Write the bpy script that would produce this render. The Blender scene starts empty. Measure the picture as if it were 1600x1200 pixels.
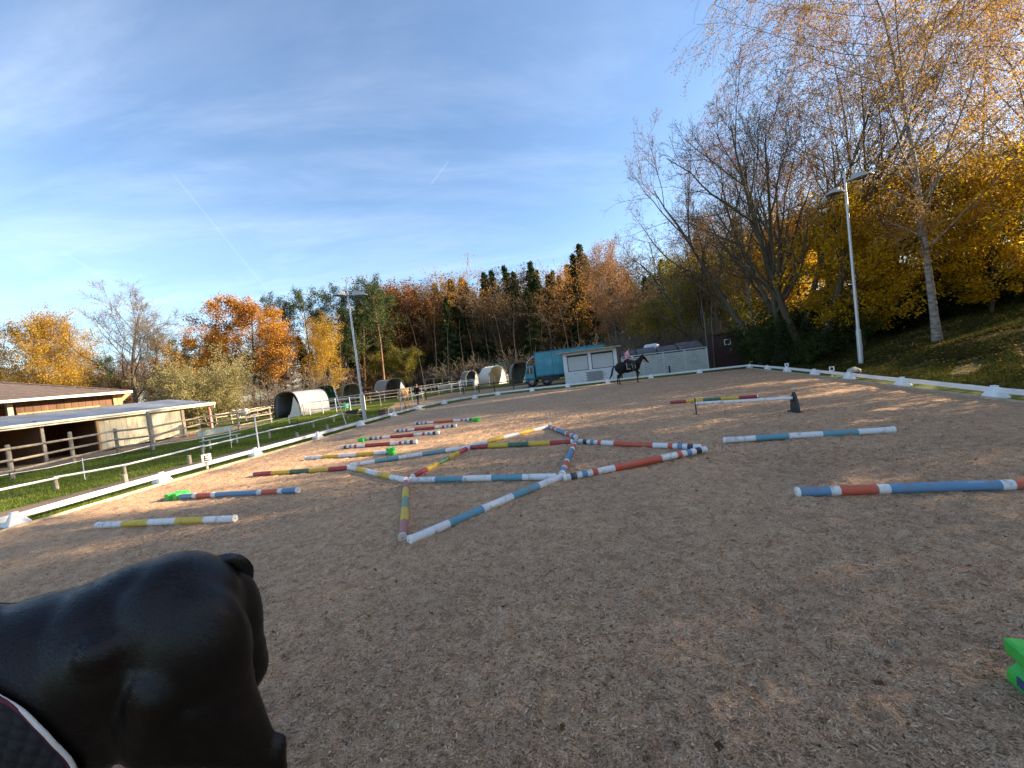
import bpy, bmesh, math, random
import numpy as np
from mathutils import Vector, Matrix
from mathutils.bvhtree import BVHTree

random.seed(7)
sc = bpy.context.scene
C = sc.collection
PI = math.pi

# ------------------------------------------------------------------ camera
CAM_H, FPX = 2.15, 645.0
PITCH, ROLL = math.radians(-2.25), math.radians(7.0)
_f = Vector((0, math.cos(PITCH), math.sin(PITCH)))
_r0 = Vector((1, 0, 0)); _u0 = _r0.cross(_f)
CR = _r0 * math.cos(ROLL) - _u0 * math.sin(ROLL)
CU = _u0 * math.cos(ROLL) + _r0 * math.sin(ROLL)
CF = _f
cam_d = bpy.data.cameras.new('camera'); cam = bpy.data.objects.new('camera', cam_d); C.objects.link(cam)
cam_d.sensor_fit = 'HORIZONTAL'; cam_d.sensor_width = 36.0; cam_d.lens = 36.0 * FPX / 1600.0
cam_d.clip_start = 0.05; cam_d.clip_end = 3000
cam.matrix_world = Matrix(((CR.x, CU.x, -CF.x, 0), (CR.y, CU.y, -CF.y, 0), (CR.z, CU.z, -CF.z, CAM_H), (0, 0, 0, 1)))
sc.camera = cam

# ------------------------------------------------------------------ sky and sun
SUN_EL = math.radians(20.0)
SUN_AZ = math.radians(84.0)          # clockwise from the view direction (+Y)
sun_dir = Vector((math.sin(SUN_AZ) * math.cos(SUN_EL), math.cos(SUN_AZ) * math.cos(SUN_EL), math.sin(SUN_EL)))
sd = bpy.data.lights.new('sun', 'SUN'); sun = bpy.data.objects.new('sun', sd); C.objects.link(sun)
sd.energy = 5.0; sd.angle = math.radians(0.55); sd.color = (1.0, 0.80, 0.56)
sun.rotation_euler = sun_dir.to_track_quat('Z', 'Y').to_euler()
sun.location = (60, 0, 40)
w = bpy.data.worlds.new('World'); sc.world = w; w.use_nodes = True
wn, wl = w.node_tree.nodes, w.node_tree.links
wn.clear()
w_out = wn.new('ShaderNodeOutputWorld'); bg = wn.new('ShaderNodeBackground')
sky = wn.new('ShaderNodeTexSky'); sky.sky_type = 'NISHITA'; sky.sun_disc = False
sky.sun_elevation = SUN_EL; sky.sun_rotation = SUN_AZ
sky.air_density = 1.0; sky.dust_density = 0.7; sky.ozone_density = 3.0
SKY_STRENGTH = 0.083
bg.inputs['Strength'].default_value = SKY_STRENGTH
tc = wn.new('ShaderNodeTexCoord')
def wnode(t, **kw):
    n = wn.new(t)
    for k, v in kw.items(): setattr(n, k, v)
    return n
def wmath(op, a, b=None, clamp=False):
    n = wn.new('ShaderNodeMath'); n.operation = op; n.use_clamp = clamp
    for i, x in enumerate((a, b)):
        if x is None: continue
        if isinstance(x, (int, float)): n.inputs[i].default_value = x
        else: wl.new(x, n.inputs[i])
    return n.outputs[0]
sep = wnode('ShaderNodeSeparateXYZ'); wl.new(tc.outputs['Generated'], sep.inputs[0])
zc = wmath('MAXIMUM', sep.outputs['Z'], 0.0)
den = wmath('ADD', zc, 0.16)
px_ = wmath('DIVIDE', sep.outputs['X'], den); py_ = wmath('DIVIDE', sep.outputs['Y'], den)
comb = wnode('ShaderNodeCombineXYZ'); wl.new(px_, comb.inputs[0]); wl.new(py_, comb.inputs[1])
mp = wnode('ShaderNodeMapping'); wl.new(comb.outputs[0], mp.inputs['Vector'])
mp.inputs['Rotation'].default_value = (0, 0, math.radians(28)); mp.inputs['Scale'].default_value = (0.42, 1.0, 1)
mp.inputs['Location'].default_value = (1.3, 0.4, 0)
n1 = wnode('ShaderNodeTexNoise'); wl.new(mp.outputs[0], n1.inputs['Vector'])
n1.inputs['Scale'].default_value = 0.9; n1.inputs['Detail'].default_value = 9; n1.inputs['Roughness'].default_value = 0.58; n1.inputs['Distortion'].default_value = 0.5
n2 = wnode('ShaderNodeTexNoise'); wl.new(mp.outputs[0], n2.inputs['Vector'])
n2.inputs['Scale'].default_value = 3.2; n2.inputs['Detail'].default_value = 8; n2.inputs['Roughness'].default_value = 0.62; n2.inputs['Distortion'].default_value = 0.8
r1 = wnode('ShaderNodeValToRGB'); wl.new(n1.outputs['Fac'], r1.inputs[0])
r1.color_ramp.elements[0].position = 0.43; r1.color_ramp.elements[1].position = 0.72
r2 = wnode('ShaderNodeValToRGB'); wl.new(n2.outputs['Fac'], r2.inputs[0])
r2.color_ramp.elements[0].position = 0.42; r2.color_ramp.elements[1].position = 0.80
cl = wmath('MULTIPLY', r1.outputs[0], wmath('ADD', wmath('MULTIPLY', r2.outputs[0], 0.75), 0.35))
cl = wmath('ADD', wmath('MULTIPLY', cl, 0.60), 0.0, True)
# two faint vapour trails, each a band round a great circle with soft ends
def trail(a, b, width, strength):
    a = Vector(a).normalized(); b = Vector(b).normalized(); nrm = a.cross(b).normalized(); mid = (a + b).normalized()
    half = math.acos(max(-1, min(1, a.dot(b)))) / 2
    def dotp(v):
        n = wn.new('ShaderNodeVectorMath'); n.operation = 'DOT_PRODUCT'; wl.new(tc.outputs['Generated'], n.inputs[0]); n.inputs[1].default_value = v
        return n.outputs['Value']
    d = wmath('ABSOLUTE', dotp(nrm))
    band = wmath('SUBTRACT', 1.0, wmath('DIVIDE', d, width), True)
    ends = wmath('MULTIPLY', wmath('SUBTRACT', dotp(mid), math.cos(half)), 3.0 / (1 - math.cos(half)), True)
    ends.node.use_clamp = True
    return wmath('MULTIPLY', wmath('MULTIPLY', band, ends), strength)
def ray(px, py): return CR * (px - 800) - CU * (py - 600) + CF * FPX
t1 = trail(ray(672, 290), ray(702, 250), 0.0020, 0.10)
t2 = trail(ray(262, 262), ray(438, 478), 0.0024, 0.07)
t3 = trail(ray(92, 390), ray(205, 462), 0.004, 0.05)
cl2 = wmath('ADD', wmath('ADD', wmath('ADD', cl, t1), t2), t3, True)
mixc = wnode('ShaderNodeMix', data_type='RGBA'); wl.new(cl2, mixc.inputs['Factor']); wl.new(sky.outputs[0], mixc.inputs['A'])
# thin cloud: the sky behind it, whitened
whit = wnode('ShaderNodeMix', data_type='RGBA'); whit.inputs['Factor'].default_value = 0.62
wl.new(sky.outputs[0], whit.inputs['A']); whit.inputs['B'].default_value = (7.2, 7.5, 8.0, 1)
wl.new(whit.outputs['Result'], mixc.inputs['B'])
wl.new(mixc.outputs['Result'], bg.inputs['Color']); wl.new(bg.outputs[0], w_out.inputs['Surface'])
sc.view_settings.view_transform = 'Standard'; sc.view_settings.look = 'None'
sc.view_settings.exposure = 1.85; sc.view_settings.gamma = 1.0; sc.view_settings.use_curve_mapping = False
sc.cycles.max_bounces = 8; sc.cycles.transparent_max_bounces = 8
try: sc.cycles.use_denoising = True
except Exception: pass

# ------------------------------------------------------------------ placing helpers
CAMP = Vector((0, 0, CAM_H))
def at(px, py, z=0.0):
    d = ray(px, py); t = (z - CAM_H) / d.z
    return CAMP + d * t
def atd(px, dist, z=0.0):
    """world point of column px (read at the horizon) at ground distance Y=dist"""
    lo, hi = 0.0, 1200.0
    for _ in range(30):
        m = (lo + hi) / 2
        if ray(px, m).z > 0: lo = m
        else: hi = m
    d = ray(px, lo); return Vector((d.x / d.y * dist, dist, z))

# ------------------------------------------------------------------ object helpers
def tag(o, label=None, cat=None, group=None, kind=None):
    if label: o['label'] = label
    if cat: o['category'] = cat
    if group: o['group'] = group
    if kind: o['kind'] = kind
    return o
def empty(name, loc=(0, 0, 0), rz=0.0, label=None, cat=None, group=None):
    o = bpy.data.objects.new(name, None); C.objects.link(o); o.empty_display_size = 0.2
    o.location = loc; o.rotation_euler = (0, 0, rz)
    return tag(o, label, cat, group)
def link_mesh(name, me, mats, parent=None, smooth=False):
    o = bpy.data.objects.new(name, me); C.objects.link(o)
    if mats is not None:
        if not isinstance(mats, (list, tuple)): mats = [mats]
        if len(me.materials) == 0:
            for m in mats: me.materials.append(m)
    if smooth and len(me.polygons): me.polygons.foreach_set('use_smooth', [True] * len(me.polygons))
    if parent: o.parent = parent
    return o
def copy_tree(o, parent=None):
    c = o.copy(); C.objects.link(c); c.parent = parent
    for ch in list(o.children): copy_tree(ch, c)
    return c
def np_mesh(name, V, F, tint=None, mi=None):
    V = np.asarray(V, dtype=np.float32); F = np.asarray(F, dtype=np.int32)
    me = bpy.data.meshes.new(name); k = F.shape[1]
    me.vertices.add(len(V)); me.vertices.foreach_set('co', V.ravel())
    me.loops.add(F.size); me.loops.foreach_set('vertex_index', F.ravel())
    me.polygons.add(len(F)); me.polygons.foreach_set('loop_start', np.arange(0, F.size, k, dtype=np.int32))
    try: me.polygons.foreach_set('loop_total', np.full(len(F), k, dtype=np.int32))
    except Exception: pass
    if mi is not None: me.polygons.foreach_set('material_index', np.asarray(mi, dtype=np.int32))
    me.update(calc_edges=True)
    if tint is not None:
        a = me.attributes.new('tint', 'FLOAT', 'FACE'); a.data.foreach_set('value', np.asarray(tint, dtype=np.float32))
    return me

class MB:
    """collects boxes, bars, tubes into one mesh"""
    def __init__(s): s.v = []; s.f = []; s.mi = []; s.cur = 0
    def add(s, vs, fs):
        n = len(s.v); s.v += [tuple(v) for v in vs]
        for f in fs: s.f.append([i + n for i in f]); s.mi.append(s.cur)
    def box(s, c, d, rz=0.0, M=None):
        x, y, z = d[0] / 2, d[1] / 2, d[2] / 2
        P = [Vector((a * x, b * y, e * z)) for a in (-1, 1) for b in (-1, 1) for e in (-1, 1)]
        R = M if M is not None else Matrix.Rotation(rz, 3, 'Z')
        P = [R @ p + Vector(c) for p in P]
        s.add(P, [(0, 1, 3, 2), (4, 6, 7, 5), (0, 4, 5, 1), (2, 3, 7, 6), (0, 2, 6, 4), (1, 5, 7, 3)]); return s
    def bar(s, a, b, wd, ht, up=(0, 0, 1)):
        a = Vector(a); b = Vector(b); d = (b - a); L = d.length; d.normalize(); up = Vector(up)
        sd_ = d.cross(up)
        if sd_.length < 1e-4: sd_ = Vector((1, 0, 0))
        sd_.normalize(); u = sd_.cross(d)
        M = Matrix((sd_, d, u)).transposed()
        return s.box((a + b) / 2, (wd, L, ht), M=M)
    def tube(s, pts, r, n=8, caps=True):
        pts = [Vector(p) for p in pts]
        rs = r if isinstance(r, (list, tuple)) else [r] * len(pts)
        rings = []; prev = None
        for i, p in enumerate(pts):
            t = (pts[min(i + 1, len(pts) - 1)] - pts[max(i - 1, 0)]).normalized()
            if prev is None:
                a = t.cross(Vector((0, 0, 1)))
                if a.length < 0.05: a = t.cross(Vector((0, 1, 0)))
            else: a = prev - t * prev.dot(t)
            a.normalize(); prev = a; b = t.cross(a)
            rings.append([p + (a * math.cos(2 * PI * k / n) + b * math.sin(2 * PI * k / n)) * rs[i] for k in range(n)])
        vs = [v for rg in rings for v in rg]; fs = []
        for i in range(len(pts) - 1):
            for k in range(n): fs.append((i * n + k, i * n + (k + 1) % n, (i + 1) * n + (k + 1) % n, (i + 1) * n + k))
        if caps: fs += [tuple(range(n - 1, -1, -1)), tuple((len(pts) - 1) * n + k for k in range(n))]
        s.add(vs, fs); return s
    def prism(s, poly, axis_from, axis_to):
        """poly: list of Vector at start; extruded by (to-from)"""
        d = Vector(axis_to) - Vector(axis_from); n = len(poly)
        vs = [Vector(p) for p in poly] + [Vector(p) + d for p in poly]
        fs = [tuple(range(n - 1, -1, -1)), tuple(range(n, 2 * n))] + [(i, (i + 1) % n, n + (i + 1) % n, n + i) for i in range(n)]
        s.add(vs, fs); return s
    def build(s, name, mats, parent=None, bevel=0.0, smooth=False):
        me = bpy.data.meshes.new(name); me.from_pydata(s.v, [], s.f)
        if not isinstance(mats, (list, tuple)): mats = [mats]
        for m in mats: me.materials.append(m)
        me.polygons.foreach_set('material_index', s.mi); me.update()
        bm = bmesh.new(); bm.from_mesh(me); bmesh.ops.recalc_face_normals(bm, faces=bm.faces)
        if bevel: bmesh.ops.bevel(bm, geom=bm.edges[:], offset=bevel, segments=1, affect='EDGES', profile=0.5, clamp_overlap=True)
        bm.to_mesh(me); bm.free()
        o = link_mesh(name, me, None, parent, smooth); return o

# ------------------------------------------------------------------ materials
def new_mat(name):
    m = bpy.data.materials.new(name); m.use_nodes = True
    return m, m.node_tree.nodes, m.node_tree.links, m.node_tree.nodes['Principled BSDF']
def mat(name, col, rough=0.7, var=0.15, scale=6.0, bump=0.0, bscale=40.0, metal=0.0, dirt=None, dirt_amt=0.0, dirt_scale=3.0, stretch=None, spec=0.5, coat=0.0):
    m, N, L, B = new_mat(name)
    co = N.new('ShaderNodeTexCoord'); vec = co.outputs['Object']
    if stretch:
        mpn = N.new('ShaderNodeMapping'); mpn.inputs['Scale'].default_value = stretch; L.new(vec, mpn.inputs['Vector']); vec = mpn.outputs[0]
    nz = N.new('ShaderNodeTexNoise'); nz.inputs['Scale'].default_value = scale; nz.inputs['Detail'].default_value = 8; nz.inputs['Roughness'].default_value = 0.65; L.new(vec, nz.inputs['Vector'])
    rp = N.new('ShaderNodeValToRGB'); L.new(nz.outputs['Fac'], rp.inputs[0])
    lo = [max(0, c * (1 - var)) for c in col]; hi = [min(1, c * (1 + var)) for c in col]
    rp.color_ramp.elements[0].position = 0.3; rp.color_ramp.elements[0].color = (*lo, 1)
    rp.color_ramp.elements[1].position = 0.7; rp.color_ramp.elements[1].color = (*hi, 1)
    out = rp.outputs[0]
    if dirt is not None:
        dn = N.new('ShaderNodeTexNoise'); dn.inputs['Scale'].default_value = dirt_scale; dn.inputs['Detail'].default_value = 10; dn.inputs['Roughness'].default_value = 0.7; L.new(vec, dn.inputs['Vector'])
        dr = N.new('ShaderNodeValToRGB'); L.new(dn.outputs['Fac'], dr.inputs[0])
        dr.color_ramp.elements[0].position = 0.62 - 0.25 * dirt_amt; dr.color_ramp.elements[1].position = 0.78 - 0.15 * dirt_amt
        mx = N.new('ShaderNodeMix'); mx.data_type = 'RGBA'; L.new(dr.outputs[0], mx.inputs['Factor']); L.new(out, mx.inputs['A']); mx.inputs['B'].default_value = (*dirt, 1)
        out = mx.outputs['Result']
    L.new(out, B.inputs['Base Color'])
    B.inputs['Roughness'].default_value = rough; B.inputs['Metallic'].default_value = metal
    B.inputs['Specular IOR Level'].default_value = spec
    if coat: B.inputs['Coat Weight'].default_value = coat
    if bump:
        bn = N.new('ShaderNodeTexNoise'); bn.inputs['Scale'].default_value = bscale; bn.inputs['Detail'].default_value = 6; L.new(vec, bn.inputs['Vector'])
        bp = N.new('ShaderNodeBump'); bp.inputs['Strength'].default_value = 1.0; bp.inputs['Distance'].default_value = bump; L.new(bn.outputs['Fac'], bp.inputs['Height']); L.new(bp.outputs[0], B.inputs['Normal'])
    return m
def leaf_mat(name, cols, trans=0.35, obj_var=0.25, rough=0.6):
    m, N, L, B = new_mat(name)
    at_ = N.new('ShaderNodeAttribute'); at_.attribute_name = 'tint'
    oi = N.new('ShaderNodeObjectInfo')
    ma = N.new('ShaderNodeMath'); ma.operation = 'MULTIPLY_ADD'; L.new(oi.outputs['Random'], ma.inputs[0]); ma.inputs[1].default_value = obj_var; ma.inputs[2].default_value = -obj_var / 2
    ad = N.new('ShaderNodeMath'); ad.operation = 'ADD'; ad.use_clamp = True; L.new(at_.outputs['Fac'], ad.inputs[0]); L.new(ma.outputs[0], ad.inputs[1])
    rp = N.new('ShaderNodeValToRGB'); L.new(ad.outputs[0], rp.inputs[0])
    el = rp.color_ramp.elements
    while len(el) < len(cols): el.new(0.5)
    for i, c in enumerate(cols): el[i].position = i / (len(cols) - 1); el[i].color = (*c, 1)
    df = N.new('ShaderNodeBsdfDiffuse'); tr = N.new('ShaderNodeBsdfTranslucent'); mx = N.new('ShaderNodeMixShader'); mx.inputs[0].default_value = trans
    L.new(rp.outputs[0], df.inputs[0]); L.new(rp.outputs[0], tr.inputs[0]); L.new(df.outputs[0], mx.inputs[1]); L.new(tr.outputs[0], mx.inputs[2])
    L.new(mx.outputs[0], N['Material Output'].inputs['Surface']); N.remove(B)
    return m
M = {}
M['pvc'] = mat('white_pvc', (0.80, 0.80, 0.78), 0.45, 0.04, 3, dirt=(0.42, 0.38, 0.30), dirt_amt=0.1, dirt_scale=9)
M['galv'] = mat('galvanised_steel', (0.50, 0.52, 0.53), 0.42, 0.12, 5, metal=0.55)
M['lamp_dark'] = mat('lamp_glass', (0.12, 0.11, 0.09), 0.3, 0.2, 5)
M['lamp_house'] = mat('lamp_housing', (0.42, 0.43, 0.42), 0.5, 0.1, 6, metal=0.3)
M['wood_pale'] = mat('weathered_pale_wood', (0.46, 0.37, 0.26), 0.8, 0.25, 3, bump=0.004, bscale=20, stretch=(1, 1, 1))
M['wood_grey'] = mat('grey_post_wood', (0.34, 0.29, 0.23), 0.85, 0.3, 4, bump=0.005, bscale=20)
M['wood_dark'] = mat('dark_stained_wood', (0.075, 0.045, 0.030), 0.75, 0.3, 4, bump=0.003, bscale=30)
M['board_pale'] = mat('pale_plank', (0.66, 0.58, 0.40), 0.8, 0.14, 1.5, dirt=(0.36, 0.30, 0.20), dirt_amt=0.45, dirt_scale=1.2, stretch=(1, 1, 0.35), bump=0.003, bscale=15)
M['board_brown'] = mat('brown_barn_board', (0.13, 0.062, 0.030), 0.8, 0.3, 3, stretch=(1, 1, 0.2), bump=0.003, bscale=15)
M['board_ochre'] = mat('ochre_beam', (0.52, 0.30, 0.12), 0.8, 0.2, 3)
M['fascia'] = mat('cream_fascia', (0.80, 0.76, 0.58), 0.6, 0.05, 3)
M['roof_sheet'] = mat('grey_fibre_cement', (0.20, 0.22, 0.25), 0.45, 0.25, 0.8, dirt=(0.34, 0.36, 0.38), dirt_amt=0.5, dirt_scale=0.6)
M['roof_brown'] = mat('brown_tile', (0.085, 0.062, 0.054), 0.85, 0.3, 3, dirt=(0.26, 0.19, 0.10), dirt_amt=0.25, dirt_scale=5)
M['metal_white'] = mat('white_painted_steel', (0.74, 0.75, 0.76), 0.5, 0.05, 3, dirt=(0.45, 0.43, 0.40), dirt_amt=0.2)
M['shutter'] = mat('grey_white_shutter', (0.56, 0.57, 0.57), 0.55, 0.05, 3)
M['black_frame'] = mat('black_frame', (0.03, 0.03, 0.033), 0.6, 0.2)
M['kiosk_wall'] = mat('white_render', (0.66, 0.67, 0.68), 0.8, 0.1, 2.5, dirt=(0.42, 0.41, 0.40), dirt_amt=0.35, dirt_scale=2)
M['brick_grey'] = mat('grey_brick', (0.27, 0.27, 0.27), 0.9, 0.2, 8)
M['teal'] = mat('turquoise_paint', (0.03, 0.25, 0.33), 0.4, 0.12, 1.5, dirt=(0.07, 0.36, 0.47), dirt_amt=0.5, dirt_scale=1.5, coat=0.2)
M['teal_dark'] = mat('dark_turquoise_paint', (0.02, 0.16, 0.24), 0.5, 0.12, 2)
M['rubber'] = mat('tyre_rubber', (0.022, 0.022, 0.022), 0.85, 0.2)
M['glass_dark'] = mat('cab_glass', (0.05, 0.06, 0.07), 0.08, 0.1, spec=0.8)
M['panel_grey'] = mat('pale_grey_panel', (0.50, 0.52, 0.49), 0.75, 0.12, 1.8, dirt=(0.30, 0.32, 0.28), dirt_amt=0.35, dirt_scale=2)
M['panel_post'] = mat('concrete_post', (0.55, 0.55, 0.53), 0.8, 0.1, 3)
M['slate'] = mat('dark_sheet', (0.10, 0.105, 0.11), 0.7, 0.3, 2, dirt=(0.22, 0.22, 0.22), dirt_amt=0.4)
M['shed_red'] = mat('brown_red_shed_paint', (0.062, 0.026, 0.026), 0.7, 0.25, 2.5, dirt=(0.10, 0.05, 0.045), dirt_amt=0.4)
M['scrawl'] = mat('pale_scrawl_paint', (0.42, 0.36, 0.36), 0.8, 0.2)
M['tarp_grey'] = mat('grey_tarpaulin', (0.24, 0.237, 0.245), 0.6, 0.15, 1.2, bump=0.03, bscale=2.2)
M['tarp_white'] = mat('white_tarpaulin', (0.78, 0.74, 0.64), 0.6, 0.08, 1.5, bump=0.03, bscale=3)
M['tarp_green'] = mat('green_tarpaulin', (0.03, 0.20, 0.13), 0.5, 0.15, 1.5, bump=0.02, bscale=2.5)
M['tarp_khaki'] = mat('khaki_tarpaulin', (0.24, 0.23, 0.19), 0.65, 0.2, 1.5, bump=0.03, bscale=2.5)
M['tarp_dark'] = mat('dark_tarpaulin_trim', (0.035, 0.038, 0.045), 0.7, 0.2)
M['bucket'] = mat('green_plastic', (0.05, 0.34, 0.22), 0.5, 0.1)
M['green_block'] = mat('bright_green_plastic', (0.045, 0.47, 0.055), 0.45, 0.12, 12, dirt=(0.10, 0.35, 0.09), dirt_amt=0.3, dirt_scale=14, bump=0.001, bscale=90)
M['sticker'] = mat('dark_sticker', (0.05, 0.07, 0.16), 0.5, 0.3, 60)
M['black_plastic'] = mat('black_plastic', (0.03, 0.033, 0.033), 0.6, 0.2)
M['sign_white'] = mat('white_letter_plate', (0.80, 0.80, 0.79), 0.5, 0.03)
M['black_paint'] = mat('black_lettering', (0.015, 0.015, 0.015), 0.6, 0.1)
M['bench_green'] = mat('pale_green_bench_paint', (0.45, 0.50, 0.42), 0.7, 0.15, 4)
M['chair_dark'] = mat('dark_chair', (0.04, 0.045, 0.045), 0.6, 0.2)
M['stone'] = mat('pale_stone', (0.42, 0.38, 0.32), 0.9, 0.25, 8, bump=0.01, bscale=15)
M['red_post'] = mat('red_painted_post', (0.45, 0.10, 0.10), 0.6, 0.15)
M['skin'] = mat('skin', (0.55, 0.33, 0.24), 0.6, 0.05)
M['pink'] = mat('pink_shirt', (0.72, 0.32, 0.36), 0.8, 0.1)
M['navy'] = mat('dark_breeches', (0.025, 0.028, 0.04), 0.8, 0.2)
M['black_leather'] = mat('black_leather', (0.015, 0.014, 0.013), 0.4, 0.2)
M['hair_brown'] = mat('brown_hair', (0.10, 0.055, 0.03), 0.6, 0.3)
M['coat_black'] = mat('black_jacket', (0.02, 0.02, 0.024), 0.85, 0.2)
M['hoof'] = mat('hoof_horn', (0.09, 0.075, 0.06), 0.6, 0.2)
def pole_paint(name, col, amt=0.42):
    return mat(name, col, 0.55, 0.10, 7, bump=0.0012, bscale=35, dirt=(0.20, 0.155, 0.12), dirt_amt=amt, dirt_scale=7, stretch=(1, 1, 1))
M['p_white'] = pole_paint('pole_white_paint', (0.70, 0.70, 0.69))
M['p_yellow'] = pole_paint('pole_yellow_paint', (0.62, 0.43, 0.035))
M['p_red'] = pole_paint('pole_crimson_paint', (0.36, 0.035, 0.045))
M['p_orange'] = pole_paint('pole_orange_red_paint', (0.55, 0.095, 0.045))
M['p_green'] = pole_paint('pole_dark_green_paint', (0.045, 0.13, 0.07))
M['p_blue'] = pole_paint('pole_blue_paint', (0.115, 0.245, 0.38))
M['p_teal'] = pole_paint('pole_teal_blue_paint', (0.115, 0.29, 0.36))
M['p_black'] = pole_paint('pole_black_paint', (0.03, 0.035, 0.045))
M['p_faded_red'] = pole_paint('pole_faded_red_paint', (0.40, 0.15, 0.13), 0.5)
M['p_faded_green'] = pole_paint('pole_faded_green_paint', (0.16, 0.27, 0.20), 0.5)
M['cap'] = mat('pole_end_wood', (0.50, 0.46, 0.38), 0.8, 0.2, 20)
M['cap_white'] = mat('pole_end_white_plastic', (0.75, 0.74, 0.70), 0.5, 0.05)
# bark
M['bark_dark'] = mat('dark_bark', (0.075, 0.056, 0.040), 0.9, 0.35, 3, bump=0.02, bscale=8, stretch=(1, 1, 0.3))
M['bark_grey'] = mat('grey_bark', (0.17, 0.14, 0.11), 0.9, 0.3, 3, bump=0.015, bscale=8, stretch=(1, 1, 0.3))
M['bark_pine'] = mat('pine_bark', (0.20, 0.11, 0.065), 0.9, 0.3, 3)
M['bark_birch'] = mat('birch_bark', (0.33, 0.28, 0.225), 0.8, 0.2, 3, dirt=(0.05, 0.04, 0.03), dirt_amt=0.85, dirt_scale=3.5, bump=0.01, bscale=8, stretch=(1, 1, 2.5))
M['bark_moss'] = mat('mossy_bark', (0.085, 0.068, 0.045), 0.9, 0.3, 3, dirt=(0.10, 0.12, 0.03), dirt_amt=0.4, dirt_scale=1.5, bump=0.02, bscale=7, stretch=(1, 1, 0.3))
M['twig_birch'] = mat('birch_twig', (0.17, 0.105, 0.085), 0.8, 0.2, 3)
M['twig_olive'] = mat('olive_twig', (0.22, 0.19, 0.095), 0.8, 0.25, 3)
# leaves
M['l_gold'] = leaf_mat('golden_birch_leaf', [(0.22, 0.11, 0.025), (0.44, 0.25, 0.05), (0.58, 0.38, 0.09)], 0.5)
M['l_goldfar'] = leaf_mat('golden_leaf_far', [(0.20, 0.10, 0.02), (0.46, 0.28, 0.04), (0.60, 0.42, 0.07)], 0.45)
M['l_pink'] = leaf_mat('rusty_birch_leaf', [(0.16, 0.075, 0.035), (0.34, 0.17, 0.07), (0.46, 0.26, 0.11)], 0.4)
M['l_yellow'] = leaf_mat('yellow_maple_leaf', [(0.36, 0.20, 0.015), (0.72, 0.46, 0.02), (0.80, 0.60, 0.05)], 0.6)
M['l_yolive'] = leaf_mat('olive_yellow_leaf', [(0.06, 0.07, 0.015), (0.20, 0.18, 0.03), (0.50, 0.42, 0.06)], 0.45)
M['l_orange'] = leaf_mat('orange_oak_leaf', [(0.20, 0.075, 0.02), (0.44, 0.20, 0.035), (0.58, 0.32, 0.06)], 0.4)
M['l_rust'] = leaf_mat('rust_beech_leaf', [(0.08, 0.034, 0.016), (0.20, 0.085, 0.032), (0.33, 0.15, 0.05)], 0.3)
M['l_brown'] = leaf_mat('brown_leaf', [(0.045, 0.030, 0.016), (0.115, 0.072, 0.034), (0.21, 0.14, 0.06)], 0.3)
M['l_spruce'] = leaf_mat('spruce_needle', [(0.016, 0.030, 0.013), (0.042, 0.066, 0.026), (0.085, 0.110, 0.040)], 0.15)
M['l_pine'] = leaf_mat('pine_needle', [(0.022, 0.040, 0.018), (0.05, 0.08, 0.032), (0.10, 0.125, 0.045)], 0.2)
M['l_green'] = leaf_mat('dark_green_leaf', [(0.018, 0.028, 0.010), (0.035, 0.055, 0.016), (0.08, 0.10, 0.025)], 0.3)
M['l_oliveg'] = leaf_mat('grey_olive_leaf', [(0.16, 0.14, 0.06), (0.26, 0.23, 0.10), (0.38, 0.33, 0.16)], 0.35)
M['grass'] = leaf_mat('grass_blade', [(0.08, 0.105, 0.020), (0.14, 0.195, 0.030), (0.25, 0.27, 0.07)], 0.35, 0.0)
M['litter'] = leaf_mat('fallen_leaf', [(0.14, 0.07, 0.03), (0.32, 0.17, 0.05), (0.48, 0.30, 0.07)], 0.2, 0.0)

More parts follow.
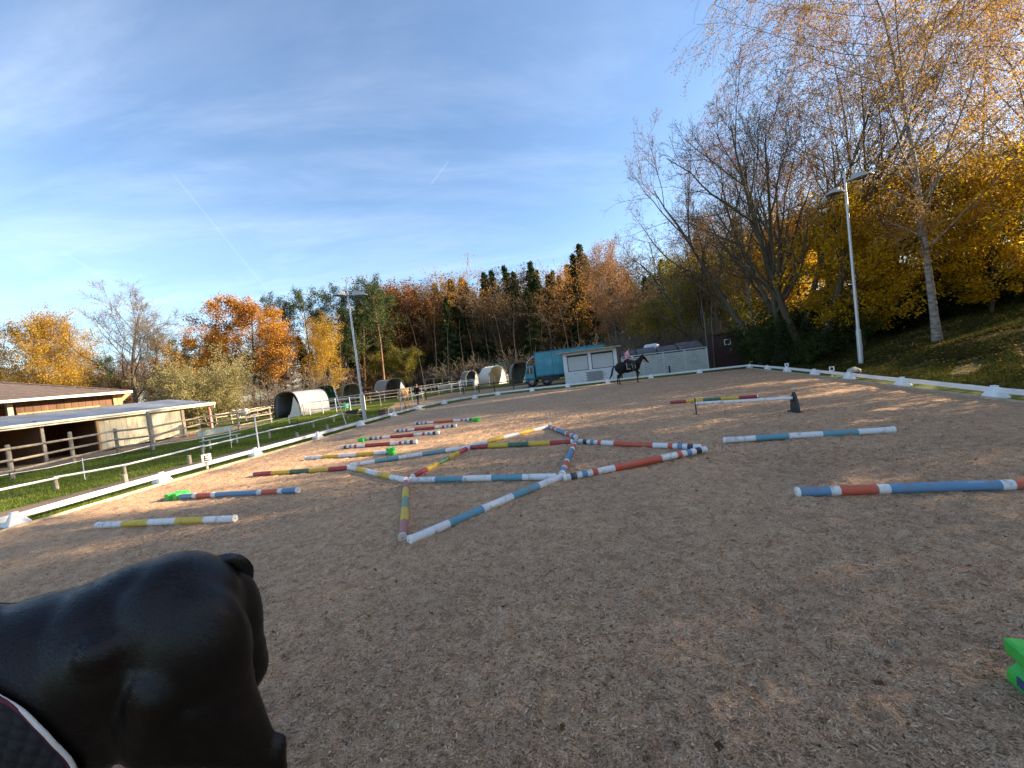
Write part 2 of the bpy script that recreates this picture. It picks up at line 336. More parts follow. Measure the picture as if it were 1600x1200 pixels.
def sand_mat():
    m, N, L, B = new_mat('arena_sand')
    co = N.new('ShaderNodeTexCoord'); v = co.outputs['Object']
    def noise(s, d=8, r=0.65, st=None, dist=0.0):
        n = N.new('ShaderNodeTexNoise'); n.inputs['Scale'].default_value = s; n.inputs['Detail'].default_value = d; n.inputs['Roughness'].default_value = r; n.inputs['Distortion'].default_value = dist
        if st:
            mm = N.new('ShaderNodeMapping'); mm.inputs['Scale'].default_value = st; L.new(v, mm.inputs[0]); L.new(mm.outputs[0], n.inputs['Vector'])
        else: L.new(v, n.inputs['Vector'])
        return n.outputs['Fac']
    def ramp(x, els):
        r = N.new('ShaderNodeValToRGB'); L.new(x, r.inputs[0]); e = r.color_ramp.elements
        while len(e) < len(els): e.new(0.5)
        for i, (p, c) in enumerate(els): e[i].position = p; e[i].color = (*c, 1)
        return r.outputs[0]
    big = noise(0.55, 5, 0.6); mid = noise(7, 6, 0.7, None, 0.6); fine = noise(55, 5, 0.75, (1, 2.0, 1), 1.2)
    base = ramp(mid, [(0.28, (0.30, 0.18, 0.105)), (0.46, (0.56, 0.365, 0.22)), (0.72, (0.70, 0.50, 0.325))])
    grain = ramp(fine, [(0.38, (0.20, 0.16, 0.14)), (0.47, (0.84, 0.82, 0.80)), (0.64, (1.40, 1.39, 1.38))])
    mul = N.new('ShaderNodeMix'); mul.data_type = 'RGBA'; mul.blend_type = 'MULTIPLY'; mul.inputs['Factor'].default_value = 1.0; L.new(base, mul.inputs['A']); L.new(grain, mul.inputs['B'])
    bigc = ramp(big, [(0.3, (0.86, 0.86, 0.88)), (0.7, (1.10, 1.08, 1.04))])
    mul2 = N.new('ShaderNodeMix'); mul2.data_type = 'RGBA'; mul2.blend_type = 'MULTIPLY'; mul2.inputs['Factor'].default_value = 1.0; L.new(mul.outputs['Result'], mul2.inputs['A']); L.new(bigc, mul2.inputs['B'])
    L.new(mul2.outputs['Result'], B.inputs['Base Color']); B.inputs['Roughness'].default_value = 0.95; B.inputs['Specular IOR Level'].default_value = 0.15
    b1 = N.new('ShaderNodeBump'); b1.inputs['Distance'].default_value = 0.05; L.new(mid, b1.inputs['Height'])
    b2 = N.new('ShaderNodeBump'); b2.inputs['Distance'].default_value = 0.010; L.new(fine, b2.inputs['Height']); L.new(b1.outputs[0], b2.inputs['Normal'])
    L.new(b2.outputs[0], B.inputs['Normal'])
    return m
M['sand'] = sand_mat()
def ground_mat(name, a, b, c, s1=0.35, s2=9, th=(0.42, 0.6)):
    m, N, L, B = new_mat(name)
    co = N.new('ShaderNodeTexCoord'); v = co.outputs['Object']
    def noise(s, d=8):
        n = N.new('ShaderNodeTexNoise'); n.inputs['Scale'].default_value = s; n.inputs['Detail'].default_value = d; n.inputs['Roughness'].default_value = 0.65; L.new(v, n.inputs['Vector']); return n.outputs['Fac']
    x = noise(s1); y = noise(s2)
    r = N.new('ShaderNodeValToRGB'); L.new(y, r.inputs[0]); r.color_ramp.elements[0].position = 0.35; r.color_ramp.elements[0].color = (*a, 1); r.color_ramp.elements[1].position = 0.65; r.color_ramp.elements[1].color = (*b, 1)
    t = N.new('ShaderNodeValToRGB'); L.new(x, t.inputs[0]); t.color_ramp.elements[0].position = th[0]; t.color_ramp.elements[1].position = th[1]
    mx = N.new('ShaderNodeMix'); mx.data_type = 'RGBA'; L.new(t.outputs[0], mx.inputs['Factor']); L.new(r.outputs[0], mx.inputs['A']); mx.inputs['B'].default_value = (*c, 1)
    L.new(mx.outputs['Result'], B.inputs['Base Color']); B.inputs['Roughness'].default_value = 0.95; B.inputs['Specular IOR Level'].default_value = 0.1
    bp = N.new('ShaderNodeBump'); bp.inputs['Distance'].default_value = 0.03; L.new(y, bp.inputs['Height']); L.new(bp.outputs[0], B.inputs['Normal'])
    return m
M['turf'] = ground_mat('turf', (0.075, 0.095, 0.020), (0.140, 0.165, 0.035), (0.15, 0.12, 0.055), 0.35, 7, (0.52, 0.72))
M['path'] = ground_mat('path_earth', (0.15, 0.105, 0.075), (0.27, 0.20, 0.145), (0.20, 0.15, 0.11), 0.4, 10)
M['paddock'] = ground_mat('paddock_earth', (0.30, 0.19, 0.11), (0.46, 0.31, 0.19), (0.20, 0.18, 0.07), 0.25, 8, (0.55, 0.7))
M['bank'] = ground_mat('bank_earth', (0.035, 0.042, 0.014), (0.075, 0.085, 0.026), (0.12, 0.075, 0.03), 0.3, 6, (0.45, 0.65))
M['forest_floor'] = ground_mat('forest_floor', (0.05, 0.035, 0.02), (0.12, 0.075, 0.035), (0.04, 0.045, 0.018), 0.2, 5)

# ------------------------------------------------------------------ the lie of the land
LEFT = [(-13.35, 1.0), (-12.7, 3.75), (-12.05, 6.45), (-11.4, 9.15), (-10.85, 12.4), (-10.05, 15.7), (-9.2, 19.0), (-8.4, 22.3), (-7.6, 25.9), (-6.75, 29.2)]
CORNER = [(-6.75, 29.2), (-5.4, 32.0), (-3.2, 34.0), (-1.3, 34.85)]
FAR = [(-1.3, 34.85), (1.6, 34.3), (4.5, 33.65), (7.6, 32.85), (10.8, 32.1), (14.2, 31.2), (17.45, 30.2)]
RIGHT = [(17.45, 30.2), (16.5, 26.6), (15.6, 23.4), (14.65, 20.0), (13.65, 16.75), (12.6, 13.35), (11.55, 9.9), (10.55, 6.4), (9.5, 2.9), (8.6, -0.5)]
RO = Vector((17.45, 30.2)); RV = Vector((0.262, 0.965)); RN = Vector((0.965, -0.262))
def sstep(a, b, x):
    t = np.clip((x - a) / (b - a), 0, 1); return t * t * (3 - 2 * t)
def terrain(x, y):
    x = np.asarray(x, dtype=float); y = np.asarray(y, dtype=float)
    d = (x - RO.x) * RN.x + (y - RO.y) * RN.y
    z = 0.20 * np.maximum(d - 1.2, 0) * sstep(1.2, 5, d)
    z = np.where(d > 15, 0.20 * 13.8 + (d - 15) * 0.15, z)
    z = np.minimum(z, 14)
    s = (x - RO.x) * RV.x + (y - RO.y) * RV.y
    z = z * (0.75 + 0.25 * np.clip(1 - s / 30, 0, 1))
    z = z + sstep(0.5, 4, d) * 0.10 * (np.sin(x * 0.9 + y * 0.5) + np.sin(y * 1.3 - x * 0.4))
    hb = sstep(85, 230, y) * 12 * sstep(-60, 20, x)
    return np.maximum(z, 0) + hb - 0.02
def tz(x, y): return float(terrain(x, y))
def onland(px, dist):
    p = atd(px, dist); return Vector((p.x, p.y, tz(p.x, p.y)))
g1 = np.concatenate([-np.geomspace(700, 62, 26), np.linspace(-60, -22, 50), np.linspace(-21.5, 40, 160), np.linspace(41, 75, 40), np.geomspace(78, 700, 24)])
g2 = np.concatenate([-np.geomspace(700, 42, 16), np.linspace(-40, 70, 190), np.geomspace(72, 700, 44)])
XX, YY = np.meshgrid(g1, g2, indexing='ij'); ZZ = terrain(XX, YY)
V = np.stack([XX, YY, ZZ], -1).reshape(-1, 3); nx, ny = XX.shape
idx = np.arange(nx * ny).reshape(nx, ny)
F = np.stack([idx[:-1, :-1], idx[1:, :-1], idx[1:, 1:], idx[:-1, 1:]], -1).reshape(-1, 4)
fc = V[F].mean(1); dd = (fc[:, 0] - RO.x) * RN.x + (fc[:, 1] - RO.y) * RN.y
mi = np.where(dd > 0.8, 1, 0); mi = np.where((fc[:, 1] > 72), 2, mi)
me = np_mesh('ground', V, F, mi=mi)
for m_ in ('turf', 'bank', 'forest_floor'): me.materials.append(M[m_])
tag(link_mesh('ground', me, None, smooth=True), kind='structure')

# arena sand: displaced sheet, in arena axes
AU = np.array([0.972, -0.235]); AV = np.array([0.235, 0.972])
A0 = np.array([0.0, 0.0])
def warp(lo, hi, n, c=0.0, k=0.8):
    a = math.asinh((lo - c) / k); b = math.asinh((hi - c) / k); return c + k * np.sinh(np.linspace(a, b, n))
def noise2(x, y, seed, octs):
    r = np.random.RandomState(seed); z = np.zeros_like(x)
    for f, a in octs:
        for _ in range(7):
            th = r.uniform(0, 2 * PI); ph = r.uniform(0, 2 * PI); ff = f * r.uniform(0.7, 1.4)
            z += a * np.sin(x * ff * math.cos(th) + y * ff * math.sin(th) + ph) / 2.6
    return z
uu = warp(-13.6, 10.2, 620, 0.3, 2.4); vv = warp(-9.0, 33.1, 620, 1.2, 2.6)
U, W = np.meshgrid(uu, vv, indexing='ij')
X = U * AU[0] + W * AV[0]; Y = U * AU[1] + W * AV[1]
rngs = np.random.RandomState(3)
Z = 0.018 + noise2(X, Y, 1, [(3.5, 0.007), (11, 0.007), (27, 0.007), (60, 0.005)])
# hoof prints: shallow dents with a rim
prints = rngs.uniform([-9, 1.2], [9, 16], size=(900, 2))
for cx, cy in prints:
    i0, i1 = np.searchsorted(uu, [(cx * AU[0] + cy * AU[1]) - 0.2, (cx * AU[0] + cy * AU[1]) + 0.2])
    j0, j1 = np.searchsorted(vv, [(cx * AV[0] + cy * AV[1]) - 0.2, (cx * AV[0] + cy * AV[1]) + 0.2])
    if i1 <= i0 or j1 <= j0: continue
    rr = np.hypot(X[i0:i1, j0:j1] - cx, Y[i0:i1, j0:j1] - cy); dp = rngs.uniform(0.5, 1.7)
    Z[i0:i1, j0:j1] += dp * (-0.016 * np.exp(-(rr / 0.055) ** 2) + 0.011 * np.exp(-((rr - 0.10) / 0.03) ** 2))
# sand pushed up against the poles that lie on it
for (a_, b_) in [((153, 821), (367, 810)), ((283, 776), (466, 766)), ((398, 741), (546, 731)), ((635, 754), (629, 840)), ((640, 844), (877, 745)), ((641, 750), (868, 745)), ((543, 730), (634, 750)), ((645, 745), (729, 701)), ((1131, 688), (1397, 671)), ((1245, 769), (1720, 752)), ((881, 747), (1102, 702)), ((906, 690), (1094, 699)), ((899, 691), (878, 741))]:
    pa, pb = at(*a_, 0.05), at(*b_, 0.05); ex, ey = pb.x - pa.x, pb.y - pa.y; l2 = ex * ex + ey * ey
    tt = np.clip(((X - pa.x) * ex + (Y - pa.y) * ey) / l2, 0, 1); dd_ = np.hypot(X - pa.x - tt * ex, Y - pa.y - tt * ey)
    Z += (0.022 + 0.016 * np.sin(X * 9 + Y * 7) * np.sin(X * 4.1 - Y * 5.3)) * np.exp(-((dd_ - 0.06) / 0.055) ** 2)
Z = np.maximum(Z, 0.0)
sand_z = Z.copy()
# outline: straight sides, rounded far left corner, following the border a little inside
V = np.stack([X, Y, Z], -1).reshape(-1, 3); idx = np.arange(U.size).reshape(U.shape)
F = np.stack([idx[:-1, :-1], idx[1:, :-1], idx[1:, 1:], idx[:-1, 1:]], -1).reshape(-1, 4)
fc = V[F].mean(1)
def side(px_, py_, a, b, off=0.0):
    dx, dy = b[0] - a[0], b[1] - a[1]; l = math.hypot(dx, dy)
    return ((px_ - a[0]) * dy - (py_ - a[1]) * dx) / l - off   # >0 on the right-hand side of a->b
keep = (side(fc[:, 0], fc[:, 1], LEFT[3], LEFT[-1], 0.42) > 0) & (side(fc[:, 0], fc[:, 1], CORNER[0], CORNER[2], 0.42) > 0) & (side(fc[:, 0], fc[:, 1], CORNER[1], CORNER[3], 0.42) > 0)
keep &= (side(fc[:, 0], fc[:, 1], FAR[0], FAR[-1], 0.25) > 0) & (side(fc[:, 0], fc[:, 1], RIGHT[0], RIGHT[-1], 0.20) > 0)
F = F[keep]
me = np_mesh('arena_sand', V, F); tag(link_mesh('arena_sand', me, M['sand'], smooth=True), kind='structure')

def sheet(name, pts, z, m, res=0.8, kind='structure'):
    """flat sheet over a polygon, following the land"""
    bm = bmesh.new(); vs = [bm.verts.new((p[0], p[1], 0)) for p in pts]; bm.faces.new(vs)
    bmesh.ops.triangulate(bm, faces=bm.faces[:])
    for _ in range(3): bmesh.ops.subdivide_edges(bm, edges=[e for e in bm.edges if e.calc_length() > res * 2], cuts=1, use_grid_fill=False); bmesh.ops.triangulate(bm, faces=bm.faces[:])
    for v in bm.verts: v.co.z = tz(v.co.x, v.co.y) + z
    me = bpy.data.meshes.new(name); bm.to_mesh(me); bm.free()
    for p in me.polygons:
        if p.normal.z < 0: p.flip()
    return tag(link_mesh(name, me, m), kind=kind)
# path outside the left border
pl = [(-15.9, 1.0), (-14.9, 6.0), (-14.0, 10.5), (-13.2, 14.0), (-12.2, 18.0), (-11.0, 22.5), (-9.8, 27.0), (-8.6, 31.0), (-7.6, 33.6)]
pr = [(-5.6, 35.4), (-8.0, 30.0), (-8.5, 26.0), (-9.3, 22.2), (-10.15, 18.6), (-11.0, 15.0), (-11.7, 11.6), (-12.4, 8.0), (-14.2, 1.0)]
sheet('path', pl + pr, 0.006, M['path'])
sheet('paddock_track', [(-9.4, 29.5), (-7.8, 33.5), (-5.0, 36.6), (-1.0, 38.2), (4.3, 38.3), (7.0, 47), (-8, 50), (-12, 42), (-11.8, 36)], 0.010, M['paddock'])
sheet('yard_ground', [(-24.2, 20.0), (-22.2, 24.5), (-21.4, 28.0), (-21.2, 31.5), (-20.6, 34.2), (-27, 37), (-45, 37), (-45, 10), (-28, 10)], 0.012, M['paddock'])

# ------------------------------------------------------------------ trees
def _norm(a): return a / np.maximum(np.linalg.norm(a, axis=-1, keepdims=True), 1e-9)
def grow(rng, p0, d0, ln, r0, nseg, wob, trop, taper):
    """polylines for N branches at once"""
    N = len(p0); P = np.zeros((N, nseg + 1, 3)); P[:, 0] = p0; d = _norm(d0.copy()); R = np.zeros((N, nseg + 1)); R[:, 0] = r0
    for i in range(nseg):
        d = d + rng.normal(0, wob, (N, 3)); d[:, 2] += trop; d = _norm(d)
        P[:, i + 1] = P[:, i] + d * (ln / nseg)[:, None]; R[:, i + 1] = r0 * (1 - (1 - taper) * ((i + 1) / nseg))
    return P, R
def tubes_np(P, R, s):
    N, n, _ = P.shape
    T = np.zeros_like(P); T[:, 1:-1] = P[:, 2:] - P[:, :-2]; T[:, 0] = P[:, 1] - P[:, 0]; T[:, -1] = P[:, -1] - P[:, -2]; T = _norm(T)
    ref = np.where(np.abs(T[:, :1, 2:3]) < 0.8, np.array([0, 0, 1.0]), np.array([1.0, 0, 0]))
    A = _norm(np.cross(T, np.broadcast_to(ref, T.shape))); B = np.cross(T, A)
    an = np.arange(s) * 2 * PI / s
    Vt = P[:, :, None, :] + (A[:, :, None, :] * np.cos(an)[None, None, :, None] + B[:, :, None, :] * np.sin(an)[None, None, :, None]) * R[:, :, None, None]
    idx = np.arange(N * n * s).reshape(N, n, s); nx = np.roll(idx, -1, axis=2)
    F = np.stack([idx[:, :-1], nx[:, :-1], nx[:, 1:], idx[:, 1:]], -1).reshape(-1, 4)
    return Vt.reshape(-1, 3), F
def interp(P, R, k, t):
    """points at parameter t (M,) on branch k (M,)"""
    n = P.shape[1] - 1; x = np.clip(t, 0, 0.9999) * n; i = x.astype(int); f = (x - i)[:, None]
    a = P[k, i]; b = P[k, i + 1]
    return a * (1 - f) + b * f, _norm(b - a), R[k, i] * (1 - f[:, 0]) + R[k, i + 1] * f[:, 0]
def children(rng, P, R, ln, nch, t0, t1, ang, angsd, ratio, prof, rr, up=0.0):
    N = len(P); k = np.repeat(np.arange(N), nch); M_ = len(k)
    t = t0 + (t1 - t0) * ((np.tile(np.arange(nch), N) + rng.uniform(0, 1, M_)) / nch)
    p, d, r = interp(P, R, k, t)
    az = np.tile(np.arange(nch), N) * 2.39996 + np.repeat(rng.uniform(0, 6.28, N), nch) + rng.normal(0, 0.35, M_)
    ref = np.where(np.abs(d[:, 2:3]) < 0.9, np.array([0, 0, 1.0]), np.array([1.0, 0, 0]))
    a = _norm(np.cross(d, ref)); b = np.cross(d, a)
    an = np.radians(rng.normal(ang, angsd, M_))[:, None]
    nd = d * np.cos(an) + (a * np.cos(az)[:, None] + b * np.sin(az)[:, None]) * np.sin(an); nd[:, 2] += up
    L_ = ln[k] * ratio * prof((t - t0) / max(t1 - t0, 1e-6)) * rng.uniform(0.7, 1.25, M_)
    return p, _norm(nd), L_, np.minimum(r * rr, r)
PROF = {'flat': lambda t: np.ones_like(t), 'cone': lambda t: 1.03 - 1.0 * t, 'round': lambda t: 0.35 + 1.5 * np.sqrt(np.clip(t, 0, 1)) * (1 - t * 0.75),
        'dome': lambda t: 1.0 - 0.55 * t ** 2, 'end': lambda t: 1 - 0.5 * t}
def leafset(rng, P, R, per, size, spread, hang=0.0, hole=0.0, aspect=0.55, tmin=0.15, clump=1.3, flat=0.0):
    N = len(P); k = np.repeat(np.arange(N), per); M_ = len(k)
    p, d, _ = interp(P, R, k, rng.uniform(tmin, 1, M_))
    p = p + rng.normal(0, spread, (M_, 3))
    ph = rng.uniform(0, 6.28, (6,)); fr = rng.normal(0, clump, (6, 3))
    nz = sum(np.sin(p @ fr[i] + ph[i]) for i in range(6)) / 3.0
    keep = nz + rng.normal(0, 0.25, M_) > (hole * 2 - 1.1)
    p, d, nz = p[keep], d[keep], nz[keep]; m = len(p)
    ax = _norm(rng.normal(0, 1, (m, 3)) + np.array([0, 0, -hang]) + d * 0.4)
    sd_ = _norm(np.cross(ax, rng.normal(0, 1, (m, 3)) + np.array([0, 0, flat])))
    sz = size * rng.uniform(0.6, 1.3, m)[:, None]
    V = np.stack([p - ax * sz * 0.5, p + sd_ * sz * aspect * 0.5 + ax * sz * 0.05, p + ax * sz * 0.5, p - sd_ * sz * aspect * 0.5 + ax * sz * 0.05], 1).reshape(-1, 3)
    F = np.arange(m * 4).reshape(-1, 4)
    tint = np.clip(0.5 + nz * 0.22 + rng.normal(0, 0.2, m), 0, 1)
    return V, F, tint
def merge(parts):
    V = []; F = []; T = []; o = 0
    for p in parts:
        V.append(p[0]); F.append(p[1] + o); o += len(p[0])
        if len(p) > 2: T.append(p[2])
    return (np.concatenate(V), np.concatenate(F), np.concatenate(T) if T else None)
def make_tree(kind, seed, h, **kw):
    """returns (trunk mesh, twig mesh or None, leaf mesh or None)"""
    g = np.random.RandomState(seed); spec = dict(SPECIES[kind]); spec.update(kw)
    n0 = spec.get('stems', 1); lean = spec.get('lean', 0.04)
    az = g.uniform(0, 6.28, n0) if n0 < 3 else np.arange(n0) * 6.28 / n0 + g.uniform(0, 0.5, n0)
    d0 = np.stack([np.cos(az) * lean, np.sin(az) * lean, np.ones(n0)], 1) * 1.0
    if 'leanv' in spec: d0[:, :2] += np.array(spec['leanv'])
    p0 = np.stack([np.cos(az), np.sin(az), np.zeros(n0)], 1) * spec.get('base', 0.0); p0[:, 2] = -0.3
    ln = np.full(n0, h) * (g.uniform(0.75, 1.0, n0) if n0 > 1 else 1.0); r0 = np.full(n0, spec['r'] * h)
    P, R = grow(g, p0, d0, ln, r0, spec.get('nseg', 10), spec.get('wob', 0.03), spec.get('trop', 0.02), spec.get('taper', 0.12))
    if n0 == 1: R[:, 0] *= 1.35
    trunk = [tubes_np(P, R, spec.get('sides', 8))]; tw = []; polys = P; Rs = R
    lv = spec['levels']
    for i, c in enumerate(lv):
        p, d, l_, r_ = children(g, polys, Rs, ln, c['n'], c.get('t0', 0.2), c.get('t1', 1.0), c['ang'], c.get('sd', 8), c['lr'], PROF[c.get('prof', 'flat')], c.get('rr', 0.5), c.get('up', 0))
        polys, Rs = grow(g, p, d, l_, r_, c.get('nseg', 5), c.get('wob', 0.08), c.get('trop', 0.0), c.get('taper', 0.25)); ln = l_
        Rs = np.maximum(Rs, c.get('rmin', 0.006))
        (trunk if c.get('limb') else tw).append(tubes_np(polys, Rs, c.get('sides', 3 if i else 5)))
    tm = np_mesh('trunk', *merge(trunk)[:2]); twm = np_mesh('branches', *merge(tw)[:2]) if tw else None
    lm = None
    if spec.get('leaf'):
        lf = dict(spec['leaf']); V, F, T = leafset(g, polys, Rs, **lf); lm = np_mesh('crown', V, F, T)
    for m_ in (tm, twm):
        if m_ is not None: m_.polygons.foreach_set('use_smooth', [True] * len(m_.polygons))
    return tm, twm, lm
SPECIES = {
 'birch': dict(r=0.0075, nseg=12, wob=0.035, trop=0.03, levels=[
    dict(n=34, t0=0.22, ang=42, sd=8, lr=0.33, prof='round', rr=0.45, nseg=7, wob=0.07, trop=0.02, limb=True),
    dict(n=8, t0=0.2, ang=42, sd=12, lr=0.42, rr=0.5, nseg=5, wob=0.10, trop=-0.10, rmin=0.010),
    dict(n=6, t0=0.15, ang=40, sd=14, lr=0.65, rr=0.5, nseg=5, wob=0.10, trop=-0.28, rmin=0.006)],
    leaf=dict(per=20, size=0.085, spread=0.12, hang=0.8, hole=0.25, clump=0.6)),
 'willow': dict(r=0.0155, nseg=9, wob=0.07, trop=0.0, stems=3, lean=0.32, base=0.35, levels=[
    dict(n=8, t0=0.25, ang=32, sd=9, lr=0.50, prof='dome', rr=0.62, nseg=8, wob=0.10, trop=0.035, limb=True),
    dict(n=8, t0=0.2, ang=36, sd=10, lr=0.42, prof='end', rr=0.55, nseg=6, wob=0.11, trop=0.03, rmin=0.012),
    dict(n=6, t0=0.2, ang=34, sd=10, lr=0.45, rr=0.5, nseg=4, wob=0.12, trop=0.02, rmin=0.007),
    dict(n=3, t0=0.2, ang=32, sd=10, lr=0.55, rr=0.6, nseg=3, wob=0.12, trop=-0.02, rmin=0.005)],
    leaf=dict(per=2, size=0.085, spread=0.05, hang=0.5, hole=0.40, clump=0.7)),
 'oak_bare': dict(r=0.020, nseg=8, wob=0.05, trop=0.02, taper=0.25, levels=[
    dict(n=20, t0=0.26, ang=50, sd=9, lr=0.52, prof='dome', rr=0.42, nseg=8, wob=0.09, trop=0.07, limb=True),
    dict(n=9, t0=0.2, ang=38, sd=9, lr=0.42, prof='end', rr=0.5, nseg=6, wob=0.12, trop=0.05, rmin=0.018),
    dict(n=7, t0=0.2, ang=38, sd=10, lr=0.45, rr=0.5, nseg=4, wob=0.12, trop=0.03, rmin=0.013),
    dict(n=4, t0=0.2, ang=35, sd=10, lr=0.6, rr=0.5, nseg=2, wob=0.12, rmin=0.011)]),
 'oak': dict(r=0.018, nseg=8, wob=0.05, trop=0.02, taper=0.25, levels=[
    dict(n=20, t0=0.22, ang=55, sd=10, lr=0.50, prof='dome', rr=0.42, nseg=7, wob=0.11, trop=0.04, limb=True),
    dict(n=7, t0=0.3, ang=42, sd=10, lr=0.45, rr=0.5, nseg=5, wob=0.13, trop=0.03, rmin=0.02),
    dict(n=4, t0=0.3, ang=40, sd=10, lr=0.5, rr=0.5, nseg=3, wob=0.12, rmin=0.012)],
    leaf=dict(per=70, size=0.22, spread=0.30, hole=0.30, clump=0.75)),
 'beech': dict(r=0.010, nseg=9, wob=0.03, trop=0.02, levels=[
    dict(n=34, t0=0.34, ang=52, sd=10, lr=0.34, prof='round', rr=0.45, nseg=5, wob=0.10, trop=0.05),
    dict(n=8, t0=0.2, ang=42, sd=12, lr=0.5, rr=0.5, nseg=3, wob=0.12, trop=0.03, rmin=0.02)],
    leaf=dict(per=42, size=0.30, spread=0.40, hole=0.20, clump=0.7)),
 'thin': dict(r=0.010, nseg=9, wob=0.04, trop=0.02, levels=[
    dict(n=26, t0=0.30, ang=42, sd=10, lr=0.32, prof='round', rr=0.5, nseg=5, wob=0.12, trop=0.06),
    dict(n=9, t0=0.15, ang=36, sd=12, lr=0.5, rr=0.5, nseg=3, wob=0.14, trop=0.03, rmin=0.02),
    dict(n=4, t0=0.2, ang=36, sd=12, lr=0.55, rr=0.6, nseg=2, wob=0.14, rmin=0.014)],
    leaf=dict(per=9, size=0.20, spread=0.25, hole=0.30, clump=0.8)),
 'spruce': dict(r=0.011, nseg=8, wob=0.006, trop=0.02, taper=0.05, levels=[
    dict(n=105, t0=0.06, t1=0.99, ang=97, sd=6, lr=0.26, prof='cone', rr=0.25, nseg=3, wob=0.04, trop=-0.02, sides=3)],
    leaf=dict(per=95, size=0.38, spread=0.15, hang=1.1, hole=0.0, aspect=0.42, tmin=0.02, clump=1.0)),
 'pine': dict(r=0.012, nseg=9, wob=0.03, trop=0.02, levels=[
    dict(n=20, t0=0.55, ang=62, sd=14, lr=0.24, prof='dome', rr=0.4, nseg=5, wob=0.10, trop=0.07),
    dict(n=6, t0=0.35, ang=45, sd=12, lr=0.42, rr=0.5, nseg=3, wob=0.10, trop=0.08, rmin=0.02)],
    leaf=dict(per=80, size=0.26, spread=0.26, hang=-0.5, hole=0.15, aspect=0.36, clump=1.0)),
 'maple': dict(r=0.012, nseg=8, wob=0.05, trop=0.03, stems=2, lean=0.12, base=0.1, levels=[
    dict(n=16, t0=0.12, ang=58, sd=12, lr=0.40, prof='round', rr=0.45, nseg=6, wob=0.10, trop=0.01, limb=True),
    dict(n=7, t0=0.2, ang=45, sd=12, lr=0.5, rr=0.5, nseg=4, wob=0.12, trop=0.0, rmin=0.012),
    dict(n=4, t0=0.2, ang=42, sd=12, lr=0.5, rr=0.5, nseg=3, wob=0.12, rmin=0.007)],
    leaf=dict(per=32, size=0.14, spread=0.17, hole=0.28, aspect=0.9, clump=0.9, flat=1.5)),
 'bush': dict(r=0.012, nseg=6, wob=0.06, trop=0.0, stems=11, lean=0.7, base=0.25, sides=5, levels=[
    dict(n=9, t0=0.15, ang=34, sd=10, lr=0.5, rr=0.55, nseg=5, wob=0.10, trop=0.02),
    dict(n=7, t0=0.15, ang=34, sd=10, lr=0.5, rr=0.6, nseg=3, wob=0.12, rmin=0.009)],
    leaf=dict(per=22, size=0.13, spread=0.12, hole=0.05, clump=1.0)),
 'shrub': dict(r=0.012, nseg=6, wob=0.08, trop=0.0, stems=9, lean=0.6, base=0.2, sides=4, levels=[
    dict(n=9, t0=0.1, ang=45, sd=12, lr=0.5, rr=0.55, nseg=4, wob=0.12, trop=0.0),
    dict(n=5, t0=0.15, ang=42, sd=12, lr=0.5, rr=0.6, nseg=3, wob=0.12, rmin=0.006)],
    leaf=dict(per=34, size=0.12, spread=0.14, hole=0.08, aspect=0.7, clump=1.2)),
}
PROTO = {}
def proto(key, kind, seed, h, bark, leafm, twig=None, **kw):
    tm, twm, lm = make_tree(kind, seed, h, **kw)
    tm.materials.append(M[bark])
    if twm: twm.materials.append(M[twig or bark])
    if lm: lm.materials.append(M[leafm])
    PROTO[key] = (tm, twm, lm, h)
def plant(key, loc, h, rz, name, label, cat='tree', group=None, sxy=1.0, tilt=(0, 0)):
    tm, twm, lm, h0 = PROTO[key]; s = h / h0
    t = empty(name, loc, 0, label, cat, group); t.rotation_euler = (tilt[0], tilt[1], rz); t.scale = (s * sxy, s * sxy, s)
    link_mesh('trunk', tm, None, t)
    if twm: link_mesh('branches', twm, None, t)
    if lm: link_mesh('crown', lm, None, t)
    return t
proto('birch_big', 'birch', 11, 20.0, 'bark_birch', 'l_gold', 'twig_birch', leaf=dict(per=40, size=0.085, spread=0.13, hang=0.8, hole=0.22, clump=0.6))
proto('birch_rust', 'birch', 12, 19.0, 'bark_birch', 'l_pink', 'twig_birch', leaf=dict(per=26, size=0.10, spread=0.16, hang=0.6, hole=0.30, clump=0.6))
proto('birch_far', 'birch', 13, 16.0, 'bark_birch', 'l_goldfar', 'twig_birch', levels=[
    dict(n=26, t0=0.20, ang=40, sd=8, lr=0.30, prof='round', rr=0.45, nseg=5, wob=0.07, trop=0.02),
    dict(n=8, t0=0.2, ang=42, sd=12, lr=0.5, rr=0.5, nseg=4, wob=0.10, trop=-0.12, rmin=0.016)],
    leaf=dict(per=110, size=0.20, spread=0.32, hang=0.8, hole=0.12, clump=0.7))
proto('willow', 'willow', 21, 17.0, 'bark_moss', 'l_oliveg', 'bark_dark')
proto('willow_b', 'willow', 22, 16.0, 'bark_moss', 'l_pink', 'bark_dark', leaf=dict(per=5, size=0.09, spread=0.08, hang=0.5, hole=0.30, clump=0.7))
proto('oak_bare', 'oak_bare', 31, 15.5, 'bark_dark', None, 'bark_grey')
proto('oak_orange', 'oak', 32, 14.0, 'bark_dark', 'l_orange')
proto('beech_rust', 'beech', 41, 18.0, 'bark_dark', 'l_rust')
proto('beech_brown', 'beech', 42, 18.0, 'bark_grey', 'l_brown', leaf=dict(per=30, size=0.28, spread=0.40, hole=0.25, clump=0.7))
proto('thin_a', 'thin', 51, 17.0, 'bark_grey', 'l_brown')
proto('thin_b', 'thin', 52, 16.0, 'bark_grey', 'l_pink', leaf=dict(per=18, size=0.20, spread=0.28, hole=0.25, clump=0.8))
proto('spruce_a', 'spruce', 61, 20.0, 'bark_dark', 'l_spruce')
proto('spruce_b', 'spruce', 62, 19.0, 'bark_dark', 'l_spruce')
proto('pine_a', 'pine', 71, 17.0, 'bark_pine', 'l_pine')
